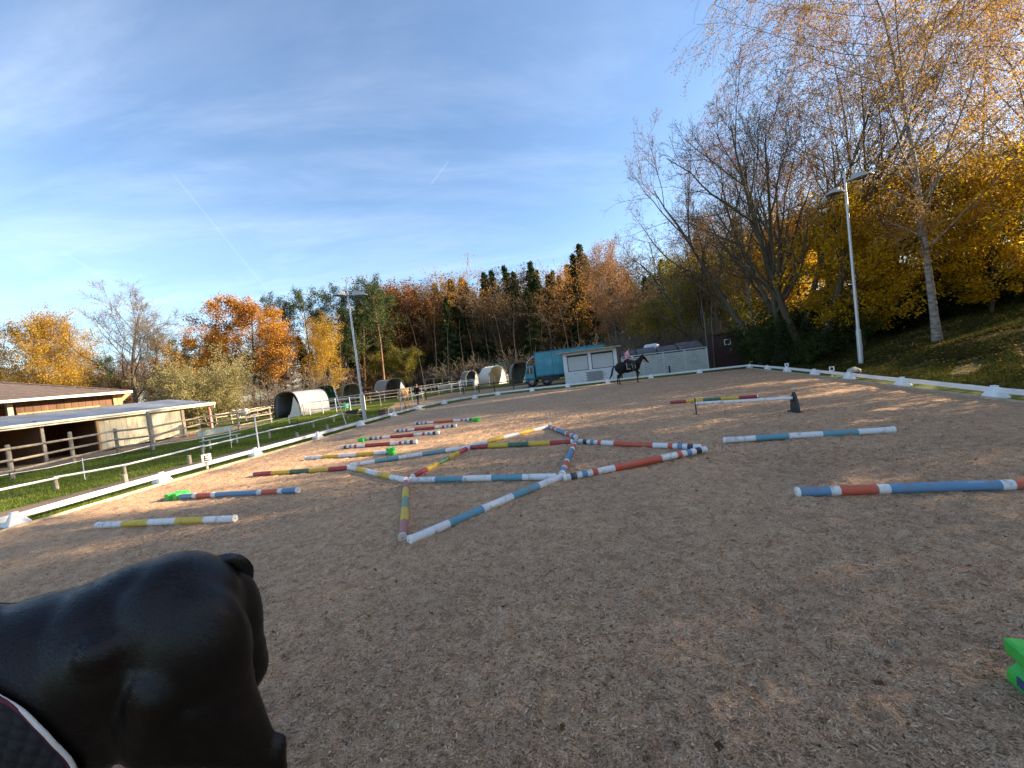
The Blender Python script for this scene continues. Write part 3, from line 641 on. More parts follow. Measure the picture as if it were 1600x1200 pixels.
proto('pine_b', 'pine', 72, 16.0, 'bark_pine', 'l_pine', levels=[
    dict(n=26, t0=0.30, ang=66, sd=14, lr=0.26, prof='dome', rr=0.4, nseg=5, wob=0.10, trop=0.07),
    dict(n=6, t0=0.3, ang=45, sd=12, lr=0.42, rr=0.5, nseg=3, wob=0.10, trop=0.08, rmin=0.02)])
proto('maple_yellow', 'maple', 81, 8.0, 'bark_dark', 'l_yellow')
proto('maple_olive', 'maple', 82, 8.0, 'bark_grey', 'l_yolive', leaf=dict(per=22, size=0.14, spread=0.20, hole=0.30, aspect=0.8, clump=0.9, flat=1.0))
proto('willow_bush', 'bush', 91, 6.0, 'twig_olive', 'l_oliveg', 'twig_olive', leaf=dict(per=44, size=0.14, spread=0.16, hole=0.0, clump=1.0), stems=16)
proto('shrub_green', 'shrub', 92, 3.0, 'bark_dark', 'l_green')
proto('shrub_brown', 'shrub', 93, 3.0, 'bark_grey', 'l_rust', leaf=dict(per=6, size=0.10, spread=0.12, hole=0.35, aspect=0.6, clump=1.2))
proto('shrub_bare', 'bush', 94, 4.0, 'bark_grey', 'l_brown', 'bark_grey', leaf=dict(per=2, size=0.12, spread=0.12, hole=0.5, clump=1.0))

MARKS = [(-60, 'left of the barn roof'), (20, 'above the left end of the barn roof'), (70, 'above the middle of the barn roof'), (120, 'above the barn roof hip'), (165, 'left of the bare oak'), (215, 'behind the bare oak'), (255, 'right of the bare oak'), (300, 'above the grey shed end'), (345, 'above the round olive bush'), (392, 'behind the large orange oak'), (430, 'right of the large orange oak'), (465, 'above the largest grey shelter'),
 (500, 'above the green shelter'), (530, 'just left of the lamp post'), (560, 'behind the left lamp post'), (585, 'just right of the left lamp post'), (607, 'above the grey shelter by the palomino'), (628, 'above the palomino'), (648, 'above the person in black'), (668, 'left of the open pen'), (690, 'above the open pen'), (712, 'right of the open pen'), (735, 'above the small peaked shelter'), (760, 'above the white panelled shelter'), (782, 'above the dark green shelter'), (805, 'above the arched shelter'),
 (825, 'above the truck cab'), (848, 'above the truck box'), (868, 'above the left kiosk edge'), (892, 'above the left kiosk shutter'), (918, 'above the middle of the kiosk'), (942, 'above the right kiosk shutter'), (965, 'above the kiosk and fence gap'), (988, 'above the rider'), (1010, 'above the rider horse head'), (1032, 'above the white tank'), (1055, 'above the middle of the panel fence'), (1078, 'above the leaf covered low roof'), (1100, 'above the two bare stems'), (1122, 'above the left of the brown shed'), (1145, 'above the shed window'), (1168, 'above the right edge of the brown shed'), (1195, 'right of the white birch'), (1225, 'left of the dark willow trunks'), (1262, 'between the willow trunks'), (1300, 'right of the willow trunks'), (1340, 'behind the tall lamp post'), (1385, 'right of the tall lamp post'), (1440, 'left of the tallest birch trunk'), (1495, 'right of the tallest birch trunk'), (1550, 'over the right part of the bank'), (1610, 'at the right edge of the photo')]
USED = {}
def where(px): return min(MARKS, key=lambda m: abs(m[0] - px))[1]
def T(key, px, dist, h, name, label, cat='tree', group=None, rz=None, sxy=1.0, tilt=(0, 0), dz=0.0):
    if label in USED: label = ('farther ' if dist > USED[label] else 'nearer ') + label
    USED[label] = dist
    p = onland(px, dist); p.z += dz
    return plant(key, p, h, random.uniform(0, 6.28) if rz is None else rz, name, label, cat, group, sxy, tilt)

# --- right bank, the big trees
T('birch_big', 1462, 20.5, 20.5, 'birch_tree', 'tallest golden birch on the bank right of the tall lamp post, pale flaking trunk', group='birches on the bank', rz=1.0, sxy=1.15)
T('birch_rust', 1176, 35.0, 16.8, 'birch_tree', 'slender leaning white birch beside the brown shed with thin rusty leaves', group='birches on the bank', rz=2.0, tilt=(0, -0.08), sxy=1.1)
T('willow', 1268, 27.5, 21.0, 'willow_tree', 'dark many stemmed willow with almost bare crown, thick trunks left of the tall lamp post', group='bare willows behind the arena', rz=0.4, sxy=0.80)
T('willow_b', 1200, 31.0, 18.0, 'willow_tree', 'nearly bare leaning willow directly right of the white birch at the shed', group='bare willows behind the arena', rz=2.4, sxy=0.95)
T('willow', 1105, 41.0, 18.0, 'willow_tree', 'bare willow with fine twigs behind the grey panel fence, left end of the tall trees', group='bare willows behind the arena', rz=4.2, sxy=0.95)
T('willow', 1228, 30.0, 22.0, 'willow_tree', 'tall upright willow standing left of the thick willow trunks on the bank', group='bare willows behind the arena', rz=5.3, sxy=0.72)
T('birch_rust', 1345, 30.0, 21.0, 'birch_tree', 'tall birch with thin rusty crown rising behind the tall lamp post', group='birches on the bank', rz=3.0, sxy=0.95)
T('birch_big', 1620, 24.0, 19.5, 'birch_tree', 'golden birch at the right edge of the photo, drooping twigs over the bank', group='birches on the bank', rz=4.0, sxy=1.1)
T('birch_rust', 1540, 31.0, 20.0, 'birch_tree', 'rusty birch high on the bank behind the tallest golden birch', group='birches on the bank', rz=5.2, sxy=1.1)
# yellow maples and olive trees
ym = 'yellow maples on the bank'
T('maple_yellow', 1352, 25.5, 7.4, 'maple_tree', 'bright yellow maple directly right of the tall lamp post', group=ym, rz=0.3, sxy=1.0)
T('maple_yellow', 1402, 28.0, 8.6, 'maple_tree', 'deep yellow maple between the tall lamp post and the tallest birch trunk', group=ym, rz=1.7, sxy=0.95)
T('maple_yellow', 1545, 23.0, 7.0, 'maple_tree', 'yellow green maple on the bank right of the tallest birch trunk', group=ym, rz=3.3, sxy=1.0)
T('maple_olive', 1600, 25.0, 8.6, 'maple_tree', 'olive maple at the right edge of the photo below the birch twigs', group=ym, rz=5.0, sxy=1.0)
T('maple_olive', 1490, 27.5, 9.5, 'maple_tree', 'olive maple behind the tallest birch trunk', group=ym, rz=2.5, sxy=1.0)
T('maple_yellow', 1262, 35.5, 9.5, 'maple_tree', 'orange yellow maple seen between the dark willow trunks', group=ym, rz=0.9, sxy=0.9)
T('maple_olive', 1205, 38.0, 10.5, 'maple_tree', 'olive yellow maple behind the leaning white birch', group=ym, rz=0.2, sxy=0.9)
ot = 'olive trees behind the panel fence'
T('maple_olive', 1150, 44.0, 11.5, 'maple_tree', 'olive yellow tree directly behind the brown shed', group=ot, rz=4.0, sxy=0.9)
T('maple_olive', 1095, 46.0, 11.5, 'maple_tree', 'olive yellow tree over the right end of the grey panel fence', group=ot, rz=1.0, sxy=0.9)
T('maple_olive', 1045, 50.0, 8.5, 'maple_tree', 'low olive tree over the middle of the grey panel fence', group=ot, rz=5.5, sxy=0.9)
T('maple_olive', 1012, 53.0, 7.0, 'maple_tree', 'low olive tree with pale yellow leaves behind the mounted rider', group=ot, rz=2.2, sxy=0.9)
# undergrowth on the bank
ug = 'dark bushes along the foot of the bank'
k_ = 0
for px, ds, hh in [(1208, 31.5, 2.0), (1228, 29.5, 2.6), (1250, 31.5, 3.6), (1292, 27.5, 2.6), (1318, 29.5, 3.0), (1215, 34, 2.8), (1335, 33.0, 3.2), (1375, 32.0, 2.6), (1240, 26.8, 1.9)]:
    T('shrub_green', px, ds, hh, 'bush', 'dark green bush in the undergrowth, ' + where(px), 'bush', ug, sxy=1.4); k_ += 1
for px, ds, hh in [(1440, 27, 2.4), (1500, 26.5, 2.6), (1560, 25.5, 2.8), (1610, 24.5, 3.0), (1420, 33, 3.0), (1530, 30, 3.2), (1590, 29, 3.4)]:
    T('shrub_green', px, ds, hh, 'bush', ('taller ' if ds > 28 else '') + 'dark green bush on top of the bank, ' + where(px), 'bush', 'dark bushes on top of the bank', sxy=1.6)
for px, ds, hh in [(1150, 43, 4.2), (1120, 42, 4.0), (1090, 43, 4.0), (1060, 45, 4.2), (1030, 46, 4.2), (1000, 47, 4.5), (975, 48, 4.5)]:
    T('shrub_bare', px, ds, hh, 'bush', 'thin brown twiggy bush behind the panel fence, ' + where(px), 'bush', 'twiggy bushes behind the panel fence', sxy=1.1)
T('thin_b', 968, 50.0, 13.0, 'young_tree', 'thin almost bare young tree standing tall behind the white kiosk', 'tree', rz=0.5, sxy=0.9)
# wood on the hill behind the bank
hill = 'trees on the hill behind the bank'
for px, ds, hh, ky in [(1380, 48, 13, 'thin_b'), (1450, 44, 10, 'pine_b'), (1520, 46, 8, 'spruce_b'), (1580, 44, 7.5, 'pine_b'), (1320, 52, 10, 'thin_a'), (1260, 50, 12, 'thin_b'), (1215, 54, 14, 'beech_brown'), (1490, 52, 13, 'beech_rust'), (1560, 48, 14, 'thin_a'), (1170, 56, 18, 'spruce_b'), (1130, 60, 17, 'beech_brown'), (1095, 62, 19, 'spruce_a')]:
    nm, lb = {'th': ('bare_tree', 'thin half bare hill tree, '), 'pi': ('pine_tree', 'dark green hill pine, '), 'sp': ('spruce_tree', 'dark hill spruce, '), 'be': ('beech_tree', 'brown leaved hill beech, ')}[ky[:2]]
    T(ky, px, ds, hh, nm, lb.replace('behind the bank', '') + where(px), 'tree', hill, dz=-0.3)
# trees farther along the bank, beside and behind the viewer, that throw the arena's shade
rowk = 0
SHADE_ROW = [(23.5, 12.5, 7.0, 'maple_olive'), (22.5, 9.5, 10.0, 'maple_yellow'), (20.8, 5.5, 9.5, 'maple_olive'), (21.5, 1.5, 10.5, 'maple_yellow'), (20.5, -2.5, 10.5, 'maple_olive'), (20.0, -7, 10.0, 'maple_olive'),
             (27, 15, 7.5, 'beech_rust'), (27, 10, 8, 'beech_brown'), (26, 5, 9, 'beech_rust'), (27, 0, 10, 'beech_brown'), (25, -5, 10, 'beech_rust'), (25, -10, 10, 'beech_brown'), (33, 8, 9, 'thin_a'), (32, -3, 9, 'thin_b'), (27.5, 18.0, 7, 'maple_olive'), (18.5, -12, 10, 'maple_olive'), (24, -16, 14, 'beech_rust')]
for x, y, hh, ky in SHADE_ROW:
    plant(ky, Vector((x, y, tz(x, y))), hh, random.uniform(0, 6.28), 'bank_tree', '%s leaved tree on the bank %s the viewer, %s slope' % ({'l': 'brown', 'e': 'olive'}.get(ky[-2], 'autumn') if 0 else ('yellow' if 'yellow' in ky else 'olive' if 'olive' in ky else 'rust' if 'rust' in ky else 'brown'), 'ahead of' if y > 8 else 'beside' if y > 0 else 'behind', 'lower' if x < 24 else 'upper'), 'tree', 'trees farther along the bank')

HILLN = 0
# --- left side trees
T('birch_far', -8, 62, 15.5, 'birch_tree', 'leftmost orange gold birch above the brown barn roof', group='golden birches behind the barn', rz=0.4)
T('birch_far', 42, 60, 15.2, 'birch_tree', 'second golden birch from the left above the brown barn roof', group='golden birches behind the barn', rz=1.9)
T('birch_far', 92, 60, 16.0, 'birch_tree', 'golden birch with the tallest crown of those above the brown barn roof', group='golden birches behind the barn', rz=3.3)
T('birch_far', 128, 66, 15.5, 'birch_tree', 'rightmost golden birch above the barn, next to the bare oak', group='golden birches behind the barn', rz=5.0)
T('spruce_b', 4, 50, 7.6, 'spruce_tree', 'small dark green conifer at the left edge above the barn roof', rz=1.0, sxy=1.7)
T('oak_bare', 217, 55, 15.6, 'oak_tree', 'large bare oak with dark spreading branches behind the barns', rz=2.2)
T('oak_orange', 392, 54, 13.2, 'oak_tree', 'large orange leaved oak behind the round grey bush', rz=0.8, sxy=1.0)
T('oak_orange', 312, 62, 12.5, 'oak_tree', 'lower brown orange oak between the bare oak and the large orange oak', rz=3.0, sxy=0.9)
T('willow_bush', 322, 41, 6.2, 'round_bush', 'large round olive grey bush behind the pale shed roof end', 'bush', rz=0.0, sxy=0.86)
T('shrub_brown', 232, 40, 4.2, 'bush', 'reddish brown bush between the barn roofs and the round olive bush', 'bush', sxy=1.2)
T('shrub_brown', 262, 42, 3.6, 'bush', 'small reddish bush tucked against the left side of the round olive bush', 'bush', sxy=1.2)
T('birch_far', 512, 56, 10.0, 'birch_tree', 'small bright yellow birch standing alone before the dark forest edge', rz=0.2, sxy=1.25)
T('thin_b', 440, 55, 9.0, 'young_tree', 'thin brownish tree behind the grey field shelter', rz=1.3, sxy=1.3)
T('shrub_bare', 415, 50, 4.6, 'bush', 'twiggy pale bush behind the fence right of the round olive bush', 'bush', sxy=1.3)
T('shrub_bare', 465, 52, 4.8, 'bush', 'twiggy pale bush behind the largest grey field shelter', 'bush', sxy=1.3)
T('pine_a', 447, 66, 17.0, 'pine_tree', 'lone slim pine right of the large orange oak', rz=0.6, sxy=0.8)
T('pine_a', 493, 67, 17.5, 'pine_tree', 'tall pine above the small yellow birch', rz=2.0)
T('pine_b', 532, 66, 17.0, 'pine_tree', 'broad pine directly left of the left lamp post head', rz=4.0)
T('pine_b', 568, 67, 17.3, 'pine_tree', 'broad pine directly right of the left lamp post', rz=5.4)
T('pine_a', 600, 66, 17.8, 'pine_tree', 'pine with ragged crown, last pine before the rust coloured beeches', rz=1.1)
for px, ds, hh, lb in [(170, 68, 11.5, 'dark pine behind the left side of the bare oak'), (262, 72, 14.5, 'grey green pine behind the right side of the bare oak'), (285, 66, 11.0, 'squat pine between the bare oak and the brown orange oak'), (350, 78, 13.0, 'pine half hidden behind the large orange oak')]:
    T('pine_b', px, ds, hh, 'pine_tree', lb, group='pines behind the left tree line')
for px, ds, hh, ky in [(60, 74, 12, 'thin_a'), (150, 76, 13, 'beech_brown'), (200, 78, 11, 'beech_rust'), (240, 60, 8, 'beech_rust'), (270, 58, 8, 'beech_brown'), (180, 58, 7.5, 'beech_brown'), (340, 66, 10, 'beech_rust'), (420, 74, 9, 'beech_brown'), (0, 78, 12, 'beech_brown'), (110, 80, 12, 'beech_rust')]:
    T(ky, px, ds, hh, 'beech_tree' if ky[:2] == 'be' else 'bare_tree', 'brown autumn tree behind the barns, ' + where(px), 'tree', 'autumn trees behind the barns', dz=-0.4)
for px, ds, hh, ky in [(335, 72, 9.5, 'beech_brown'), (362, 74, 10, 'spruce_b'), (405, 72, 9, 'beech_brown'), (432, 70, 9, 'spruce_a'), (458, 72, 10, 'beech_brown'), (478, 70, 12, 'spruce_b'), (515, 72, 13, 'spruce_a'), (545, 72, 14, 'beech_brown'), (190, 70, 8.5, 'spruce_b'), (30, 70, 9.5, 'beech_brown'), (80, 72, 10, 'spruce_a')]:
    T(ky, px, ds, hh, 'beech_tree' if ky[:2] == 'be' else 'spruce_tree', ('brown beech' if ky[:2] == 'be' else 'dark spruce') + ' at the wood edge, ' + where(px), 'tree', 'trees filling the left wood edge', sxy=1.35)
# --- the forest edge: heights measured along the tree line (photo column: top row)
TOPC = [(560, 478), (600, 462), (650, 455), (690, 440), (740, 432), (780, 430), (850, 420), (880, 425), (925, 392), (945, 410), (990, 412), (1035, 412), (1090, 400), (1160, 380), (1240, 360)]
def top_h(px, dist):
    ty = float(np.interp(px, [a for a, _ in TOPC], [b for _, b in TOPC]))
    d = ray(px, ty); return max(6.0, CAM_H + d.z / d.y * dist)
fg = 'trees of the forest edge'
FOREST = []
rf = random.Random(5)
proto('birch_rusty', 'beech', 47, 18.0, 'bark_grey', 'l_orange', leaf=dict(per=30, size=0.26, spread=0.38, hole=0.30, clump=0.7))
# front row with individual kinds by column
front = [(630, 'beech_rust', .98), (655, 'beech_rust', 1.0), (684, 'thin_a', .88), (704, 'spruce_a', .93), (735, 'birch_rusty', .97), (760, 'spruce_b', .90), (783, 'thin_a', .84), (812, 'beech_brown', .74), (838, 'spruce_a', .92), (862, 'beech_brown', .70), (893, 'birch_rusty', .92), (912, 'spruce_b', .95), (955, 'spruce_a', .84), (985, 'beech_brown', .66), (1008, 'beech_brown', .74), (1045, 'thin_a', .7)]
LB = {'beech_rust': ('beech_tree', 'rust coloured beech in the front row of the forest edge'), 'beech_brown': ('beech_tree', 'brown leaved beech in the front row of the forest edge'), 'thin_a': ('bare_tree', 'slim half bare tree in the front row of the forest edge'),
      'thin_b': ('bare_tree', 'slim pinkish leaved tree in the front row of the forest edge'), 'birch_far': ('birch_tree', 'orange pink birch in the front row'), 'spruce_a': ('spruce_tree', 'green spruce in the front row'), 'spruce_b': ('spruce_tree', 'green spruce in the front row'),
      'birch_rusty': ('beech_tree', 'orange yellow topped tree in the front row'), 'pine_a': ('pine_tree', 'pine rising in the forest belt behind the paddocks'), 'pine_b': ('pine_tree', 'pine rising in the forest belt behind the paddocks')}
for px, ky, s in front:
    ds = rf.uniform(73, 78); nm, lb = LB[ky]
    T(ky, px, ds, top_h(px, ds) * s * .92, nm, lb.replace('front row of the forest edge', 'front row') + ', ' + where(px), 'tree', fg, sxy=rf.uniform(1.1, 1.35))
sp = [(746, .93), (776, .99), (798, .95), (822, .98), (848, .96), (870, .97), (893, .90), (915, .98), (548, .96), (572, .98), (590, .92), (606, .97), (622, .94), (640, 1.0), (668, .93), (700, .95), (722, .96), (750, .97), (768, .98), (790, 1.0), (812, 1.03), (838, 1.04), (858, 1.0), (880, .96), (905, .94), (924, 1.04), (938, 1.02), (962, .9), (985, .86), (1015, .84), (1035, 1.0), (1060, .98), (1085, .98)]
for px, s in sp:
    ds = rf.uniform(79, 85); ky = rf.choice(['spruce_a', 'spruce_b']); nm, lb = LB[ky]
    T(ky, px + rf.uniform(-4, 4), ds, top_h(px, ds) * s * 1.06, nm, 'dark pointed spruce in the second row, ' + where(px), 'tree', fg, sxy=1.05)
for row, (d0, n, sc_) in enumerate([(86, 26, .92), (97, 26, .93), (110, 26, .93)]):
    for i in range(n):
        px = 560 + (1180 - 560) * (i + rf.uniform(0.1, 0.9)) / n; ds = d0 + rf.uniform(-4, 4)
        ky = rf.choice(['spruce_a', 'spruce_b', 'spruce_a', 'spruce_b', 'beech_brown', 'pine_b']); nm, lb = LB[ky]
        lb = '%s in the %s forest row, %s' % ({'sp': 'dark spruce', 'be': 'brown beech', 'pi': 'dark pine'}[ky[:2]], ['third', 'fourth', 'fifth'][row], where(px))
        T(ky, px, ds, top_h(px, ds) * sc_ * rf.uniform(0.85, 1.0) - 0.3, nm, lb, 'tree', 'trees deeper in the forest', sxy=1.3, dz=-0.3)
for row, (d0, n) in enumerate([(88, 16), (104, 16)]):
    for i in range(n):
        px = -60 + 640 * (i + rf.uniform(0.1, 0.9)) / n; ds = d0 + rf.uniform(-4, 4); ky = rf.choice(['spruce_a', 'pine_b', 'beech_brown', 'beech_rust'])
        nm, lb = LB[ky]; lb = '%s in the %s far wood row, %s' % ({'sp': 'dark spruce', 'be': 'brown beech', 'pi': 'dark pine'}[ky[:2]], ['nearer', 'farther'][row], where(px))
        T(ky, px, ds, rf.uniform(10, 12.5) if px < 420 else rf.uniform(12, 14), nm, lb, 'tree', 'far wood behind the left tree line', dz=-0.3)
# small trees and bushes at the foot of the forest
for px, ds, hh, ky, lb in [(597, 70, 7.3, 'maple_olive', 'small orange brown tree at the forest foot right of the left lamp post'), (640, 70, 7.5, 'maple_olive', 'small dark olive yellow tree at the forest foot above the palomino'), (565, 68, 6.5, 'shrub_brown', 'reddish shrub in the shade left of the left lamp post')]:
    T(ky, px, ds, hh, 'young_tree', lb, 'tree')
for i in range(20):
    px = 560 + i * 22 + rf.uniform(-6, 6)
    T('shrub_bare', px, rf.uniform(70, 74), rf.uniform(3.0, 5.0), 'bush', 'twiggy brown bush at the forest foot, ' + where(px), 'bush', 'twiggy bushes at the forest foot', sxy=1.3)
# slim bare poles of trunks in the dark forest edge
trk = np_mesh('trunk', *tubes_np(*grow(np.random.RandomState(4), np.array([[0, 0, -.3]]), np.array([[0.05, 0, 1.0]]), np.array([15.0]), np.array([0.07]), 12, 0.05, 0.01, 0.12), 6)); trk.materials.append(M['bark_dark'])
for i in range(20):
    px = 640 + i * 21 + rf.uniform(-5, 5); p = onland(px, rf.uniform(65, 72)); s = rf.uniform(0.75, 1.0)
    o = link_mesh('slim_tree_trunk', trk, None); o.location = p; o.scale = (s, s, s); o.rotation_euler = (rf.uniform(-.05, .05), rf.uniform(-.08, .08), rf.uniform(0, 6.28))
    tag(o, 'slim bare trunk at the forest edge, ' + where(px), 'tree trunk', 'slim trunks in the forest edge')

# ------------------------------------------------------------------ arena border
def V3(p, z=0.0): return Vector((p[0], p[1], z))
foot_mb = MB()
def foot_profile(mb):
    # white plastic block: wide low wedge base with a clamp that holds the rail ends
    b = [(-.20, -.17), (.20, -.17), (.20, .17), (-.20, .17)]; t = [(-.075, -.06), (.075, -.06), (.075, .06), (-.075, .06)]
    mb.add([(x, y, 0.0) for x, y in b] + [(x, y, 0.035) for x, y in b] + [(x, y, 0.27) for x, y in t],
           [(3, 2, 1, 0), (0, 1, 5, 4), (1, 2, 6, 5), (2, 3, 7, 6), (3, 0, 4, 7), (4, 5, 9, 8), (5, 6, 10, 9), (6, 7, 11, 10), (7, 4, 8, 11), (8, 9, 10, 11)])
    mb.box((0, 0, 0.285), (0.13, 0.10, 0.05))
foot_profile(foot_mb)
foot_me = foot_mb.build('rail_foot', M['pvc'], bevel=0.008); fme = foot_me.data; bpy.data.objects.remove(foot_me)
def border(pts, label, feet=None, name='arena_border'):
    t = empty(name, V3(pts[0]), 0, label, 'low fence', 'white border of the riding arena')
    o0 = t.location
    for i, p in enumerate(pts):
        if feet is not None and i not in feet: continue
        q = pts[min(i + 1, len(pts) - 1)] if i < len(pts) - 1 else p; pr_ = pts[max(i - 1, 0)]
        a = math.atan2(q[1] - pr_[1], q[0] - pr_[0])
        f = link_mesh('foot', fme, None, t); f.location = V3(p) - o0; f.rotation_euler = (0, 0, a)
    for i in range(len(pts) - 1):
        a, b = V3(pts[i]), V3(pts[i + 1]); d = (b - a).normalized()
        mb = MB(); dz = random.uniform(-.008, .008)
        mb.bar(a + d * 0.045 - o0 + Vector((0, 0, .205 + dz)), b - d * 0.045 - o0 + Vector((0, 0, .205 - dz)), 0.035, 0.13)
        mb.build('rail', M['pvc'], t, bevel=0.006)
    return t
border(LEFT, 'left side of the low white arena border, next to the lawn', name='arena_border')
border(CORNER, 'rounded far left corner of the low white arena border', name='arena_border')
border(FAR, 'far side of the low white arena border in front of the kiosk and panel fence', feet=range(1, 6), name='arena_border')
border(RIGHT, 'right side of the low white arena border along the foot of the bank', name='arena_border')
# wooden edging that holds the sand
def off(pts, d):
    out = []
    for i, p in enumerate(pts):
        q = pts[min(i + 1, len(pts) - 1)]; r = pts[max(i - 1, 0)]; dx, dy = q[0] - r[0], q[1] - r[1]; l = math.hypot(dx, dy)
        out.append((p[0] + dy / l * d, p[1] - dx / l * d))
    return out
def edging(pts, label):
    t = empty('sand_edging', V3(pts[0]), 0, label, 'edging board', 'wooden edging round the sand')
    for a, b in zip(pts[:-1], pts[1:]):
        mb = MB(); mb.bar(V3(a, .025) - t.location, V3(b, .025) - t.location, 0.035, 0.09); mb.build('board', M['wood_pale'], t)
edging(off(LEFT, 0.44), 'thin pale board edging the sand along the left white border')
edging(off(RIGHT, 0.22), 'thin pale board edging the sand along the right white border')

def letter_E(mb, o, s, right, up, nrm):
    """strokes of a capital E as thin bars; o = centre"""
    th = 0.14 * s
    def q(cx, cy, wx, wy):
        c = o + right * cx * s + up * cy * s + nrm * 0.004
        Mx = Matrix((right, up, nrm)).transposed(); mb.box(c, (wx * s, wy * s, 0.004), M=Mx)
    q(-0.22, 0, 0.13, 0.8); q(0.06, 0.335, 0.42, 0.13); q(0.04, 0, 0.38, 0.12); q(0.06, -0.335, 0.42, 0.13)
def marker(p, face_to, label, s=0.26, letter=True, dark=False):
    t = empty('letter_marker', V3(p), 0, label, 'letter marker', None)
    n = Vector((face_to[0] - p[0], face_to[1] - p[1], 0)).normalized(); r = Vector((-n.y, n.x, 0)); u = Vector((0, 0, 1))
    Mx = Matrix((r, n, u)).transposed()
    mb = MB(); mb.box((0, 0, 0.26 + s / 2), (s, 0.04, s), M=Mx); mb.build('plate', M['sign_white'], t, bevel=0.004)
    mb = MB(); mb.box(-n * 0.035 + Vector((0, 0, 0.14)), (0.05, 0.02, 0.28), M=Mx); mb.build('bracket', M['pvc'], t)
    mb = MB()
    if letter: letter_E(mb, Vector((0, 0, 0.26 + s / 2)) + n * 0.021, s * 0.82, r, u, n)
    elif dark:
        mb.box(Vector((0, 0, 0.26 + s / 2)) + n * 0.024, (s * 0.55, 0.006, s * 0.7), M=Mx)
    else: mb.box(Vector((0, 0, 0.26 + s / 2)) + n * 0.024, (s * 0.28, 0.006, s * 0.5), M=Mx)
    if mb.v: mb.build('lettering', M['black_paint'], t)
    return t
pE = at(322, 731); marker((-10.45, 13.75), (-3.0, 6.0), 'white plate with a black letter E on the left arena border', s=0.27)
marker((16.02, 24.0), (8, 10), 'white letter plate standing tall on the right arena border near the far corner', s=0.20, letter=False)
marker((14.35, 18.5), (4, 4), 'small white and black letter plate on the right arena border near the pale stone', s=0.19, letter=False, dark=True)
mbs = MB(); rs_ = random.Random(3)
def rock(name, loc, size, m, label, cat='stone'):
    bm = bmesh.new(); bmesh.ops.create_icosphere(bm, subdivisions=3, radius=0.5)
    for v in bm.verts:
        n = v.co.normalized(); k = 1 + 0.16 * math.sin(n.x * 5 + 1) * math.cos(n.y * 4) + 0.08 * math.sin(n.z * 11 + n.x * 7)
        v.co = Vector((v.co.x * size[0] * k, v.co.y * size[1] * k, max(v.co.z, -.3) * size[2] * k))
    me = bpy.data.meshes.new(name); bm.to_mesh(me); bm.free(); o = link_mesh(name, me, m, smooth=True); o.location = loc
    return tag(o, label, cat)
rp = at(1324, 586); rp = Vector((14.9, 18.6, 0)); rock('stone', (15.0, 18.1, 0.17), (0.55, 0.32, 0.34), M['stone'], 'pale flat stone lying behind the right arena border near the tall lamp post')

# ------------------------------------------------------------------ ground poles
LAY = {
 'WY': ([.2] * 5, ['p_white', 'p_yellow', 'p_white', 'p_yellow', 'p_white']),
 'WT': ([.2] * 5, ['p_white', 'p_teal', 'p_white', 'p_teal', 'p_white']),
 'RYG': ([.2] * 5, ['p_red', 'p_yellow', 'p_green', 'p_yellow', 'p_red']),
 'FAD': ([.2] * 5, ['p_faded_red', 'p_yellow', 'p_faded_green', 'p_yellow', 'p_faded_red']),
 'BR': ([.12, .035, .13, .04, .35, .04, .13, .035, .12], ['p_blue', 'p_white', 'p_orange', 'p_white', 'p_blue', 'p_white', 'p_orange', 'p_white', 'p_blue']),
 'MC': ([.04, .04, .035, .035, .035, .035, .115, .33, .115, .035, .035, .035, .035, .04, .04], ['p_white', 'p_black', 'p_white', 'p_blue', 'p_white', 'p_orange', 'p_white', 'p_orange', 'p_white', 'p_orange', 'p_white', 'p_blue', 'p_white', 'p_black', 'p_white']),
 'MR': ([.04, .04, .035, .035, .035, .035, .115, .33, .115, .035, .035, .035, .035, .04, .04], ['p_white', 'p_black', 'p_white', 'p_blue', 'p_white', 'p_red', 'p_white', 'p_red', 'p_white', 'p_red', 'p_white', 'p_blue', 'p_white', 'p_black', 'p_white']),
 'W': ([1.0], ['p_white']),
}
PG = 'striped ground poles on the sand'
